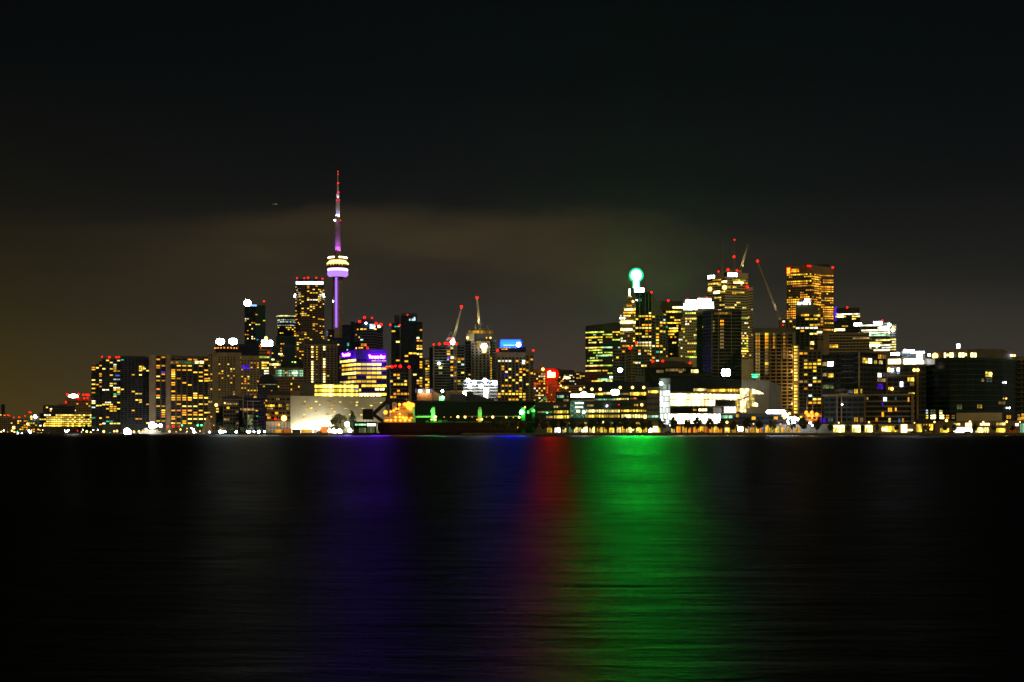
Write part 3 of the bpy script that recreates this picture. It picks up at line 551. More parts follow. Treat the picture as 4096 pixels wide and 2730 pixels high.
b = Building('dark_office', 'dark office with thin white frame lines and a green tinted lower facade', 972, 1060, 1460)
b.block(975, 1056, 1584, wall='dark_cladding', fh=4, bay=3.4, ww=3, wh=2, p=.05, depth=30, vis=1715, pal=(('dim', 3), ('dimcool', 3), ('teal', 1)))
b.win(960, 1018, 1634, 1642, 'dim', 12); b.win(991, 1003, 1636, 1643, 'amber', 2); b.win(1022, 1035, 1641, 1646, 'amber', 2); b.win(1006, 1017, 1636, 1643, 'pale', 3); b.win(1015, 1027, 1586, 1592, 'yellow', 2)
for x in (989, 1011): b.box(x, x + 1.6, 1604, 1716, 'pale_panel', 'frame_post', out=.7)
b.box(989, 1040, 1605, 1607, 'pale_panel', 'frame_beam', out=.7); b.box(1011, 1040, 1683, 1685, 'pale_panel', 'frame_beam', out=.7); b.win(991, 1010, 1660, 1700, 'dimgreen', 3, 5); b.win(1026, 1031, 1663, 1668, 'teal'); b.lamp(1041, 1699, 'bulb_warm', 2.4); b.win(1035, 1040, 1672, 1680, 'dim'); b.done()
b = Building('brown_office', 'brown office with warm lit rooms, touching the left end of the pale warehouse', 1060, 1162, 1250)
b.block(1068, 1160, 1582, wall='brown_precast', fh=4.2, bay=3.5, ww=2.7, wh=2.0, p=.07, depth=28, vis=1690, pal=(('dim', 6), ('amber', 2)))
b.box(1076, 1078.5, 1585, 1690, 'concrete', 'frame_post', out=.6); b.box(1139, 1141.5, 1585, 1690, 'concrete', 'frame_post', out=.6); b.box(1078.5, 1139, 1603, 1606, 'concrete', 'frame_beam', out=.6)
b.win(1061, 1098, 1620, 1628, 'room_amber', 7); b.win(1114, 1127, 1618, 1629, 'room_yellow', 2); b.win(1068, 1092, 1632, 1638, 'dim', 5); b.win(1104, 1118, 1594, 1601, 'dim', 4); b.win(1145, 1158, 1616, 1626, 'dim', 2); b.win(1146, 1158, 1630, 1640, 'dim', 2); b.win(1064, 1079, 1656, 1664, 'room_amber', 3); b.lamp(1136, 1674, 'bulb_warm', 2.6); b.red((1102, 1676), r=2, back=-3)
b.block(1078, 1160, 1565, 1581.9, D=1256, wall='dark_cladding', lit=False, unlit=False, depth=20); b.done()
b = Building('shore_pavilion', 'unlit low boathouse between the dark offices and the brown office', 1030, 1075, 1440)
b.block(1032, 1074, 1640, wall='black_steel', p=.03, depth=20); b.done()
# ------------------------------------------------------------------ pale warehouse and what stands round it
b = Building('warehouse', 'huge pale blank walled warehouse, floodlit white at its foot, with scattered amber slits', 1158, 1545, 1080)
b.block(1160, 1543, 1587, wall='pale_panel', lit=False, unlit=False, depth=60, pts=[(1160, 1083), (1543, 1075)], ytops=(1584, 1590)); 
for x, y, w in ((1218, 1605, 4), (1260, 1605, 9), (1308, 1606, 14), (1357, 1607, 8), (1400, 1607, 11), (1424, 1608, 8), (1496, 1609, 14), (1520, 1609, 8), (1207, 1617, 15), (1276, 1618, 6), (1327, 1619, 15), (1422, 1620, 8), (1481, 1621, 8), (1223, 1631, 26), (1312, 1632, 18), (1376, 1632, 15), (1446, 1633, 13), (1496, 1634, 12), (1256, 1644, 18), (1334, 1645, 9), (1402, 1645, 14), (1213, 1656, 9), (1302, 1657, 16), (1396, 1658, 9), (1442, 1658, 9), (1424, 1670, 10), (1448, 1670, 14), (1210, 1669, 10)):
    b.win(x, x + w, y, y + 4, 'room_amber' if w > 9 else 'pale', max(1, w // 6), name='slit_window')
b.box(1160, 1162, 1586, 1722, 'dark_cladding', 'corner_trim', out=.5); b.done()
FL = (1172, 1192, 1214, 1236, 1258, 1280, 1302, 1322, 1344, 1398, 1450, 1474)
for i, px in enumerate(FL):
    en = (2200, 3000, 4200, 5200, 6500, 8500, 9000, 7500, 4200, 1800, 3000, 1800)[i]; h = 2.6; d_ = 1083 - 8 * (px - 1160) / 383 - 5.2
    p = Vector((PX(px, d_), d_, GROUND + h)); r = empty('floodlight', (p.x, p.y, GROUND), '%s low floodlight from the left washing the foot of the pale warehouse' % ('first', 'second', 'third', 'fourth', 'fifth', 'sixth', 'seventh', 'eighth', 'ninth', 'tenth', 'eleventh', 'twelfth')[i], 'floodlight', 'floodlights at the warehouse wall')
    mb = MB(); mb.tube((p.x, p.y, GROUND), (p.x, p.y, p.z - .5), .09, .07, 'black_steel'); mb.build('pole', r)
    mb = MB(); mb.box(p.x - .5, p.x + .5, p.y - .3, p.y + .1, p.z - .45, p.z + .05, 'grey_metal'); mb.build('housing', r)
    point_light('flood_light', (p.x, p.y + .9, p.z + .2), en, (.93, 1, .90), .4, 150, (p.x, p.y + 5, p.z + 2.5))
b = Building('ribbed_hall', 'low hall with a facade of white vertical ribs at the warehouse corner', 1064, 1163, 1060)
b.block(1066, 1160, 1687, wall='dark_cladding', lit=False, unlit=False, depth=16, D=1062)
m = MB(); a, ang = b.hit(1066); c, _ = b.hit(1160); L_ = (c - a).length; M = Matrix.Translation((a.x, a.y, 0)) @ Matrix.Rotation(ang, 4, 'Z')
for i in range(17): m.box(L_ * i / 16.4, L_ * i / 16.4 + .45, -.5, -.02, GROUND + .1, PZ(1687, 1060), 'white_paint', M)
for py in (1688.5, 1706, 1719): m.box(0, L_, -.42, -.03, PZ(py, 1060) - .12, PZ(py, 1060) + .12, 'white_paint', M)
m.build('ribs', b.root); b.win(1068, 1158, 1690, 1703, 'dim', 15, off=.012); b.lamp(1116, 1700, 'bulb_orange', .8); point_light('hall_light', (PX(1112, 1048), 1048, 9), 2600, (1, .86, .66), .5); b.done()
b = Building('lit_terminal', 'building of three blazing yellow bands above the pale warehouse', 1215, 1440, 1250)
b.block(1222, 1436, 1536, wall='concrete_dark', lit=False, unlit=False, depth=40); b.block(1200, 1262, 1532, D=1248, wall='concrete_dark', lit=False, unlit=False, depth=30)
b.facets = [tuple(b.line(1222, 1436, 1249.5))]; emis('band_yellow', (1, .66, .08), 5.5, True, False, .11)
for y0, y1 in ((1541, 1552.5), (1557.5, 1568.5), (1574, 1585)): b.win(1259, 1433, y0, y1, 'band_yellow', 18, gap=.06)
b.win(1422, 1433, 1552, 1561, 'blue', 1, off=.5); b.facets = [tuple(b.line(1200, 1262, 1247.8))]; b.win(1237, 1276, 1552, 1557, 'blue', 7, off=.4); b.done()
b = Building('sign_office', 'office block bathed in violet below a glowing newspaper sign, with bright yellow floors', 1360, 1548, 1350)
kw = dict(wall='dark_cladding', fh=4.2, bay=5.3, ww=4.8, wh=2.3, p=.55, cont=.35, rows=(.25, .9, 1.35, 1.5), pal=(('pale', 4), ('yellow', 5), ('amber', 2)), topm=8.6, vis=1582)
b.block(1360, 1546, 1402, pts=[(1360, 1385), (1425, 1350), (1546, 1350)], depth=40, **kw)
for i in range(4): x = 1452 + i * 24.6; b.win(x - 22, x, 1574, 1586, 'room_bright', 2)
b.win(1500, 1517, 1553, 1562, 'room_bright', 2); b.win(1520, 1538, 1553, 1562, 'room_bright', 2)
emis('sign_violet', (.15, .003, 1), 1050, False, True); emis('sign_core', (.35, .55, 1), 3, False, True); emis('sign_halo', (.13, .008, 1), 1.1, False)
b.box(1471, 1545, 1413, 1442, 'dark_cladding', 'sign_box', out=.35); emis('violet_halo_glow', (.10, .002, 1), 2.2, False, True); b.win(1471.5, 1544.5, 1413.5, 1441.5, 'violet_halo_glow', off=.45, name='violet_halo'); b.text('Toronto Star', 1475, 1541, 1421, 1435, 'sign_violet', bold=2.2); b.box(1364, 1404, 1409, 1431, 'dark_cladding', 'sign_box', out=.35); b.win(1364.5, 1403.5, 1409.5, 1430.5, 'violet_halo_glow', off=.45, name='violet_halo'); b.text('Toronto Star', 1369, 1401, 1413, 1426, 'sign_violet', bold=2.2)  # violet glowing panels added behind the letters as their halo
for px, en in ((1385, 2600), (1490, 3000), (1525, 3000)): a, _ = b.hit(px, 8); point_light('sign_glow', (a.x, a.y, PZ(1432, a.y)), en * 11, (.12, .004, 1), 2.0)
b.done()
b = Building('blue_tower', 'dark indigo tower with stepped penthouse and five red roof lights behind the violet sign', 1402, 1534, 1700)
kw = dict(wall='glass_blue', glass='glass_blue', fh=3.3, bay=3.9, ww=3.1, wh=1.6, p=.15, cont=.25, pal=CONDO, vis=1404, topm=7, slab=.5, slabmat='concrete_dark', depth=30)
b.block(1416, 1508, 1291, pts=[(1416, 1712), (1440, 1700), (1508, 1700)], **kw); b.block(1506, 1532, 1304, D=1704, **kw); b.block(1402, 1418, 1288, D=1718, wall='glass_dark', lit=False, unlit=False, depth=20); b.block(1448, 1491, 1272, 1290.9, D=1706, wall='dark_cladding', lit=False, unlit=False, depth=20)
b.facets = [tuple(b.line(1440, 1508, 1698.5))]; b.win(1478, 1502, 1297, 1316, 'cool', 4, 3); b.win(1510, 1524, 1301, 1312, 'white', 2, 1); b.lamp(1464, 1294, 'bulb_white', 1.1); b.win(1444, 1466, 1375, 1386, 'lit_orange', 4); b.red((1458, 1271), (1488, 1273), (1438, 1287), (1504, 1295), (1524, 1299), (1470, 1393), r=2.5, back=-4); b.done()
b = Building('glass_condo', 'dark twin part glass tower with cyan lights near its top, right of the violet sign', 1562, 1692, 1600)
kw = dict(wall='glass_dark', fh=3.1, bay=4.4, ww=3.6, wh=1.9, p=.22, cont=.25, pal=(('pale', 3), ('yellow', 4), ('amber', 2), ('white', 1), ('cool', .5)), topm=8, vis=1560)
b.block(1565, 1600, 1293, D=1606, **{**kw, 'wall': 'glass_blue', 'p': .06}); b.block(1600, 1668, 1264, depth=30, **kw); b.block(1666, 1690, 1288, D=1598, depth=26, **{**kw, 'p': .45}); b.block(1577, 1598, 1261, 1292.5, D=1610, wall='dark_cladding', lit=False, unlit=False, depth=18); b.block(1606, 1668, 1254, 1263.8, D=1612, wall='dark_cladding', lit=False, unlit=False, depth=20)
b.facets = [tuple(b.line(1600, 1668, 1600))]; b.win(1636, 1646, 1276, 1284, 'cool', 2); b.win(1648, 1662, 1274, 1284, 'cool', 2, 2); b.win(1655, 1661, 1269, 1273, 'cool'); b.box(1599, 1602, 1262, 1470, 'concrete_dark', 'fin', out=1.2); b.win(1578, 1598, 1305, 1309, 'teal', 4); b.red((1561, 1300), (1598, 1302), (1630, 1260), r=2.0, back=-6); b.done()
b = Building('glass_condo', 'low grey glass apartment block with a line of red lamps along its roof', 1555, 1648, 1300)
b.block(1558, 1644, 1475, wall='glass_dark', fh=3.0, bay=3.2, ww=2.3, wh=1.8, p=.20, pal=CONDO + (('cool', 1.2), ('dimcool', 3)), slab=.8, slabmat='concrete_dark', vis=1622, depth=26); b.block(1634, 1646, 1475, D=1296, wall='concrete', lit=False, unlit=False, depth=24); b.red((1547, 1470), (1568, 1468), (1582, 1465), (1601, 1466), (1636, 1469), r=2.6, back=-2); b.win(1544, 1562, 1464, 1469, 'lit_orange', 4); b.done()
b = Building('lit_tower', 'thin tower front of evenly lit yellow floors beside the dark twin part glass tower', 1690, 1724, 1650)
b.block(1690, 1722, 1434, wall='dark_cladding', fh=3.2, bay=3.6, ww=3.2, wh=2.0, p=.7, vis=1592, pal=(('dim', 5), ('yellow', 3), ('amber', 1)), depth=18, skipcols=(0,)); b.done()
b = Building('condo_under_crane', 'grey green apartment tower with red roof lights and a white lamp under the leaning crane', 1716, 1860, 1500)
kw = dict(wall='glass_green', fh=3.0, bay=4.0, ww=3.2, wh=1.8, p=.27, cont=.25, pal=(('yellow', 5), ('amber', 3), ('pale', 2), ('dimgreen', 4), ('cool', .5)), slab=.9, slabmat='concrete', vis=1570, depth=28)
b.block(1738, 1802, 1384, **kw); b.block(1800, 1858, 1382, D=1502, **kw); b.block(1717, 1738, 1390, D=1506, wall='glass_dark', p=.1, vis=1570, depth=20)
for x in (1732, 1814, 1822): b.block(x, x + 5, 1378, D=1496, wall='concrete', lit=False, unlit=False, depth=6)
b.facets = [tuple(b.line(1738, 1858, 1498))]; b.win(1790, 1797, 1426, 1436, 'purple'); b.win(1788, 1796, 1436, 1442, 'cool'); b.win(1806, 1815, 1506, 1512, 'glow_violet'); b.lamp(1756, 1455, 'bulb_white', 1.2); b.red((1735, 1379), (1757, 1377), (1780, 1374), (1787, 1374), (1796, 1376), (1826, 1376), (1800, 1354), r=2.4, back=-4); b.lamp(1810, 1370, 'bulb_white', 2.4, name='work_lamp'); b.win(1803, 1820, 1426, 1436, 'room_bright', 2); b.done()
def jib_crane(name, label, base, tip, D, mast_bot, lamp=True, w=1.6, mat='crane_yellow', litpow=0):
    """Luffing crane: lattice mast, raised lattice jib, short counter jib and cab."""
    bp = Vector((PX(base[0], D), D, PZ(base[1], D))); tp = Vector((PX(tip[0], D), D, PZ(tip[1], D))); r = empty(name, (bp.x, D, PZ(mast_bot, D)), label, 'crane')
    def lattice(mb, p, q, w, taper=.5):
        d = (q - p); n = max(4, int(d.length / (w * 1.6))); d.normalize(); u = Vector((0, 1, 0)); v = d.cross(u).normalized(); C = []
        for i in range(n + 1):
            t = i / n; s_ = w / 2 * (1 - (1 - taper) * t); c = p.lerp(q, t); C.append([c + u * s_ + v * s_, c + u * s_ - v * s_, c - u * s_ - v * s_, c - u * s_ + v * s_])
        for i in range(n):
            for j in range(4):
                mb.tube(C[i][j], C[i + 1][j], .16, .16, mat, 4); mb.tube(C[i][j], C[i + 1][(j + 1) % 4], .10, .10, mat, 4)
    mb = MB(); lattice(mb, Vector((bp.x, D, PZ(mast_bot, D))), bp, w * 1.3, 1); mb.build('mast', r)
    mb = MB(); lattice(mb, bp + Vector((0, 0, 1.2)), tp, w); mb.build('jib', r)
    sgn = -1 if tp.x > bp.x else 1; mb = MB(); e = bp + Vector((sgn * 7, 0, 1)); lattice(mb, bp + Vector((0, 0, .9)), e, w); mb.box(e.x - 1.2, e.x + 1.2, D - 1.2, D + 1.2, e.z - 2.2, e.z, 'concrete_dark'); mb.build('counter_jib', r)
    mb = MB(); a = bp + Vector((sgn * 3, 0, 8)); mb.tube(bp, a, .2, .15, mat); mb.tube(a, e, .1, .1, mat); mb.tube(a, bp.lerp(tp, .8), .06, .06, 'black_steel', 4); mb.build('a_frame', r)
    mb = MB(); mb.box(bp.x - 1, bp.x + 1, D - 2.6, D - 1.0, bp.z - .8, bp.z + 1.6, 'white_paint'); mb.build('cab', r)
    if lamp: child(ball_mesh('red_lamp'), 'warning_light', r, tp + Vector((0, 0, .8)), 0, 1.9 * D / 2000)
    if litpow: point_light('crane_light', bp + Vector((0, -9, 1)), litpow, (1, .9, .62), .5, 60, bp.lerp(tp, .6))
    return r
jib_crane('tower_crane', 'leaning tower crane with a red tip lamp over the grey green apartment tower', (1815, 1358), (1846, 1231), 1505, 1384, w=2.0, litpow=50000)
b = Building('construction_tower', 'unfinished tower with an amber netted top and a white work light, under the upright crane', 1860, 1985, 1550)
b.block(1884, 1960, 1366, wall='concrete', fh=3.2, bay=4.4, p=.012, slab=1.2, slabmat='concrete_dark', vis=1520, depth=28, unlit=True); b.block(1860, 1884, 1364, D=1556, wall='dark_cladding', fh=3.2, p=.02, slab=1.2, slabmat='concrete_dark', vis=1520, depth=24); b.block(1958, 1984, 1362, D=1556, wall='concrete_dark', fh=3.2, p=.05, vis=1520, slab=1.0, depth=24)
b.block(1866, 1897, 1334, 1363.8, D=1548, wall='pale_panel', lit=False, unlit=False, depth=22); b.block(1897, 1974, 1337, 1362, D=1552, wall='dark_cladding', lit=False, unlit=False, depth=20); emis('net_amber', (1, .46, .05), .42, True, False, .3); b.win(1874, 1972, 1323, 1335, 'net_amber', 12, gap=.02); b.block(1876, 1970, 1320, 1337, D=1556, wall='concrete_dark', lit=False, unlit=False, depth=18)
b.facets = [tuple(b.line(1884, 1960, 1549))]; b.win(1905, 1955, 1364, 1396, 'net_white' if 'net_white' in MAT else 'dim', 5, 3, off=.8); b.lamp(1936, 1386, 'bulb_white', 3.2, name='work_lamp', off=3); b.lamp(1937, 1405, 'bulb_warm', 2.2, name='work_lamp', off=3); b.lamp(1870, 1352, 'bulb_warm', 1.4); b.lamp(1962, 1352, 'bulb_warm', 1.0); b.lamp(1946, 1352, 'bulb_orange', .8)
for i in range(14): b.win(1962.5, 1966, 1430 + i * 10, 1436 + i * 10, ('amber', 'yellow')[i % 2], off=7)
a, _ = b.hit(1936, 8); point_light('work_light', (a.x, a.y, PZ(1385, a.y)), 6000, (1, .93, .75), .6)
m = MB()
for q, c_ in ((1902, 'pale_panel'), (1950, 'grey_metal')): m.tube((PX(q, 1560), 1560, PZ(1320, 1560)), (PX(q - 1.5, 1560), 1560, PZ(1298, 1560)), 1.3, .2, c_, 6)
m.build('roof_fins', b.root); b.done()
jib_crane('tower_crane', 'nearly upright tower crane with a red tip lamp above the amber netted tower', (1919, 1322), (1908, 1194), 1560, 1340, w=2.4, litpow=90000)
b = Building('blue_sign_tower', 'apartment tower carrying a large glowing cyan rooftop sign with a white disc', 1982, 2138, 1500)
kw = dict(wall='concrete', fh=3.0, bay=3.9, ww=2.6, wh=1.8, p=.31, cont=.2, pal=CONDO, slab=.7, slabmat='concrete_dark', depth=28, vis=1605, topm=5)
b.block(1990, 2104, 1410, **kw); b.block(2102, 2134, 1404, D=1498, piers=3.0, **{**kw, 'slab': 0, 'wall': 'brown_precast'}); b.block(1984, 1992, 1404, D=1503, wall='brown_precast', lit=False, unlit=False, depth=24); b.block(1998, 2104, 1390, 1409.8, D=1506, wall='glass_blue', lit=False, unlit=False, depth=22)
b.block(2000, 2088, 1362, 1389, D=1510, wall='dark_cladding', lit=False, unlit=False, depth=8); emis('sign_cyan', (.0002, .0018, 1), 300, False, True); emis('sign_cyan_edge', (.03, .12, 1), 4, False, True); b.win(2002, 2086, 1366, 1388, 'sign_cyan', off=.9, name='sign_face'); b.win(2002, 2083, 1360, 1364, 'sign_cyan_edge', off=.9, name='sign_edge'); oval(b, 2074, 1379.5, 9, 9, 'sign_bluewhite_soft', 'sign_disc', off=1.3)
emis('sign_thin_text', (.5, .8, 1), 3, False, True); b.win(2014, 2058, 1380.5, 1383, 'sign_thin_text', 11, off=1.2, gap=.35, name='sign_text_line'); b.facets = [tuple(b.line(1998, 2104, 1505.5))]; b.win(1998, 2070, 1391, 1393, 'white', 12, off=.4, gap=.5); b.win(2006, 2030, 1396, 1400, 'lit_orange', 4, off=.4); b.facets = [tuple(b.line(1990, 2104, 1500))]; b.win(2017, 2026, 1490, 1509, 'glow_violet', 1, 3); b.red((1990, 1402), (2133, 1402), r=2.6, back=-3); b.lamp(2094, 1449, 'bulb_white', 1.0); b.done()
b = Building('podium_site', 'building site podium in white sheeting with glaring work lamps, below the amber netted tower', 1853, 1992, 1400)
b.block(1855, 1990, 1522, wall='grey_metal', fh=3.2, bay=3.2, lit=False, slab=.8, slabmat='pale_panel', depth=26)
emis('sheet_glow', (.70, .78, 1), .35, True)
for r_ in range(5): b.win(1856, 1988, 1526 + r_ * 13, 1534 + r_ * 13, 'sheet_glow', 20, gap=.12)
for px, py, r_ in ((1872, 1522, 1.9), (1899, 1533, 1.8), (1940, 1522, 2.0), (1878, 1543, 1.8), (1924, 1545, 1.8), (1980, 1534, 1.9), (1856, 1571, 1.2), (1865, 1578, 2), (1875, 1577, 1.2)): b.lamp(px, py, 'bulb_white', r_, off=1.5, name='work_lamp')
b.win(1934, 1953, 1552, 1606, 'room_white', 2, 6, off=.6); 
for px in (1890, 1944, 1970): a, _ = b.hit(px, 10); point_light('work_light', (a.x, a.y, PZ(1530, a.y)), 9000, (.82, .9, 1), .6)
b.done()
# ------------------------------------------------------------------ red sign and far low town
b = Building('red_sign_block', 'brown office block under the glaring red and white rooftop sign', 2160, 2246, 2050)
b.block(2168, 2244, 1542, wall='brick_orange', fh=3.6, bay=3.2, ww=1.4, wh=1.7, p=.2, pal=(('amber', 3), ('orange', 2), ('dim', 3)), depth=26, vis=1612); b.block(2182, 2230, 1516, 1541.8, D=2056, wall='brick_orange', lit=False, unlit=False, depth=18)
emis('sign_red', (1, .005, .001), 1700, False, True); mb = MB(); a, ang = b.hit(2190, .9); c, _ = b.hit(2220, .9); L_ = (c - a).length; z0 = PZ(1511, a.y); M = Matrix.Translation((a.x, a.y, z0)) @ Matrix.Rotation(ang, 4, 'Z'); h = PZ(1483, a.y) - z0
mb.poly([M @ Vector((x * L_, 0, z * h)) for x, z in ((0, 0), (1, .06), (1, .72), (.45, .72), (.42, 1), (.25, 1), (.2, .86), (.02, .86))], 'sign_red'); mb.build('roof_sign', b.root)
mb = MB(); mb.box(a.x - 6, c.x + 6, a.y + .8, a.y + 1.8, PZ(1520, a.y), PZ(1474, a.y), 'black_steel'); mb.build('sign_board', b.root); emis('red_halo_glow', (1, .007, .003), .75, False, True); mb = MB(); pr = [(math.copysign(abs(math.cos(R(15 * i))) ** .7, math.cos(R(15 * i))), math.copysign(abs(math.sin(R(15 * i))) ** .7, math.sin(R(15 * i)))) for i in range(24)]; zc = (PZ(1520, a.y) + PZ(1474, a.y)) / 2; zh = (PZ(1474, a.y) - PZ(1520, a.y)) / 2 - .2; mb.poly([((a.x + c.x) / 2 + x * ((c.x - a.x) / 2 + 5.8), a.y + .7, zc + z * zh) for x, z in pr], 'red_halo_glow'); mb.build('sign_halo', b.root)  # red glowing panel added round the sign to stand in for its halo
for px in (2190, 2220): point_light('sign_glow', (PX(px, 2035), 2035, PZ(1512, 2035)), 9000, (1, .04, .015), 2)
b.done()
b = Building('brick_hall', 'reddish gabled hall left of the red rooftop sign, with red lit windows', 2134, 2186, 1950)
b.block(2134, 2182, 1478, wall='brick_orange', fh=3.4, bay=3.4, ww=2, wh=1.8, p=.3, depth=24, vis=1612, topm=5); mb = MB(); x0, x1 = PX(2160, 1956), PX(2172, 1956); mb.prism([(x0, 1952), (x1, 1952), (x1, 1956), (x0, 1956)], PZ(1478, 1950), PZ(1478, 1950) + 1, 'brick_orange'); mb.lathe([(2.2, PZ(1474, 1950)), (1.6, PZ(1466, 1950)), (.1, PZ(1458, 1950))], 'brick_orange', ((x0 + x1) / 2, 1954, 0), 8); mb.build('gable_turret', b.root)
emis('red_room', (1, .06, .02), .8, True); b.win(2135, 2148, 1530, 1548, 'red_room', 3, 4); b.win(2150, 2165, 1528, 1540, 'red_room', 4, 3); b.win(2140, 2175, 1580, 1584, 'room_pale', 7); b.lamp(2172, 1478, 'bulb_warm', 2.2); b.done()
b = Building('low_block', 'low terrace of small yellow windows right of the red rooftop sign', 2244, 2344, 1950)
b.block(2246, 2342, 1542, wall='brown_precast', p=.16, fh=3.2, vis=1600, depth=20, rows=(.2, 1, 1.6)); b.lamp(2264, 1552, 'bulb_warm', 1.6); b.lamp(2243, 1544, 'bulb_warm', 1.3); b.done()
b = Building('low_block', 'far low block with white and yellow lights, left of the lime lit office tower', 2226, 2300, 2700)
b.block(2228, 2298, 1480, wall='dark_cladding', p=.28, fh=3.8, vis=1545, depth=24, pal=CONDO + (('white', 2),)); b.win(2254, 2282, 1506, 1516, 'white', 6, 2); b.done()
b = Building('low_block', 'far low block with a dark roof touching the lime lit office tower', 2296, 2346, 2600)
b.block(2298, 2346, 1490, wall='dark_cladding', p=.25, fh=3.8, vis=1545, depth=24, pal=CONDO + (('cool', 2),)); b.done()
# ------------------------------------------------------------------ financial district
b = Building('lime_office', 'flat topped office tower of lime and yellow lit floors, left of the green beacon', 2340, 2482, 2000)
kw = dict(wall='dark_cladding', glass='glass_green', fh=3.75, bay=2.6, ww=2.35, wh=1.9, p=.42, cont=.45, rows=(.1, .5, 1.1, 1.5), pal=LIME, vis=1540, topm=12, pal_row=True)
b.block(2342, 2448, 1292, pts=[(2342, 2014), (2410, 2000), (2450, 2000)], depth=34, ytops=(1305, 1297, 1291), **kw); b.block(2449, 2480, 1291, D=2004, **kw)
b.facets = [tuple(b.line(2410, 2450, 1999))]; b.win(2390, 2450, 1515, 1524, 'room_mint', 12, off=.6); b.win(2395, 2450, 1515.5, 1523.5, 'mint', 12, off=.9); b.win(2438, 2450, 1506, 1513, 'room_white', 2, off=.6); b.win(2384, 2448, 1421, 1426, 'mint', 10, off=.6); b.done()
b = Building('stepped_tower', 'tower stepping up to a white lit spire, with two brilliant white floors', 2474, 2548, 2200)
kw = dict(wall='concrete', fh=4.0, bay=2.8, ww=2.4, wh=2.0, p=.28, cont=.4, rows=(.3, 1, 1.5), pal=OFFICE + (('amber', 2),), depth=30)
b.block(2476, 2546, 1276, vis=1420, **kw)
for x0, x1, y0, y1, d in ((2480, 2544, 1258, 1275.8, 2203), (2486, 2542, 1236, 1257.8, 2206), (2492, 2542, 1218, 1235.8, 2209), (2500, 2538, 1203, 1217.8, 2212), (2506, 2530, 1192, 1202.8, 2215), (2510, 2527, 1184, 1191.8, 2218)): b.block(x0, x1, y0, y1, D=d, **{**kw, 'p': .45, 'topm': .3, 'depth': 20})
b.facets = [tuple(b.line(2476, 2546, 2199))]; b.win(2480, 2543, 1286, 1294, 'room_bright', 10, off=.6, gap=.05); b.win(2482, 2530, 1316, 1323, 'room_bright', 8, off=.6, gap=.05); b.win(2478, 2500, 1270, 1277, 'room_white', 4, off=.6); b.win(2497, 2532, 1236, 1242, 'room_bright', 6, off=.6); b.lamp(2543, 1237, 'bulb_warm', 2); b.lamp(2532, 1207, 'bulb_warm', 2); b.win(2511, 2527, 1186, 1189, 'room_yellow', 3, off=.6)
m = MB(); m.box(PX(2515, 2222), PX(2521, 2222), 2222, 2224, PZ(1184, 2222), PZ(1155, 2222), 'white_lit' if 'white_lit' in MAT else 'white_paint'); m.build('spire_mast', b.root); emis('spire_white', (.9, 1, .92), 6, False); b.facets = [tuple(b.line(2510, 2527, 2218))]; b.win(2515, 2521, 1156, 1183, 'spire_white', 1, 5, off=-3.4, name='spire_light'); b.done()
b = Building('curved_tower', 'dark tower with a sloped right shoulder below the glaring green beacon', 2538, 2676, 1500)
kw = dict(wall='concrete_dark', fh=3.2, bay=3.3, ww=2.6, wh=1.7, p=.42, cont=.3, pal=CONDO + (('teal', .5), ('cool', .4)), vis=1480, topm=21, rows=(.6, 1, 1.3))
P0 = b.line(2541, 2606, 1500)
b.block(2541, 2606, 1171, depth=28, wall='glass_dark', **{k_: v for k_, v in kw.items() if k_ != 'wall'})
segs = [(2606, 1171), (2622, 1195), (2638, 1224), (2652, 1252), (2663, 1280), (2672, 1312)]
for (xa, ya), (xb, yb) in zip(segs[:-1], segs[1:]):
    b.block(xa, xb, ya, pts=[(xa, 1500), (xb, 1500)], depth=26, ytops=(ya, yb), **{**kw, 'topm': max(3, (1262 - ya) / 3.67), 'bay': 3.8})
for x in (2541, 2558, 2580, 2594, 2606): b.block(x, x + 1.6, 1174, D=1498.6, wall='concrete', lit=False, unlit=False, depth=1.2)
b.win(2550, 2566, 1194, 1206, 'dimcool', 3, 2); b.red((2606, 1170), r=2.6, back=-3); b.lamp(2547, 1201, 'blue' if 'blue' in MAT else 'bulb_white', .6)
emis('beacon_green', (.0025, 1, .026), 1250, False, True); emis('beacon_side', (.02, 1, .3), 2.5, False); emis('sign_greenwhite', (.55, 1, .80), 16, False, True)
b.facets = [tuple(b.line(2541, 2606, 1500))]
c, ang = b.hit(2545, -8); kk = c.y / FOCAL; mb = MB(); M = Matrix.Translation((c.x, c.y, PZ(1102, c.y))) @ Matrix.Rotation(ang, 4, 'Z'); prof = []
for i in range(25): a = R(-62 + 304 * i / 24); prof.append((21 * kk * math.cos(a), 22 * kk * math.sin(a)))
point_light('beacon_spill', (c.x, c.y - 3, PZ(1112, c.y)), 260000, (.02, 1, .22), 2); prof += [(-10.5 * kk, -50 * kk), (10.5 * kk, -50 * kk)]
mb.poly([M @ Vector((x, 0, z)) for x, z in prof], 'beacon_green'); mb.build('beacon_face', b.root); emis('beacon_halo_glow', (.01, 1, .34), .85, False, True); mb = MB(); mb.poly([M @ Vector((x * 1.42, .12, z * 1.36 if z > -30 * kk else z)) for x, z in prof], 'beacon_halo_glow'); mb.build('beacon_halo', b.root)  # beacon outline copies its bloom; added glowing ring stands in for the halo
mb = MB(); f = [M @ Vector((x * 1.42, .25, z * 1.36 if z > -30 * kk else z)) for x, z in prof]; g_ = [M @ Vector((x * 1.42, 2.2, z * 1.36 if z > -30 * kk else z)) for x, z in prof]
mb.poly(f, 'dark_cladding'); mb.poly(g_[::-1], 'dark_cladding')
for i in range(len(f)): j = (i + 1) % len(f); mb.poly([f[j], f[i], g_[i], g_[j]], 'dark_cladding')
mb.box(c.x - 2.2, c.x + 2.2, c.y + 2.2, c.y + 4, PZ(1171, c.y), PZ(1108, c.y), 'black_steel'); mb.build('beacon_frame', b.root)
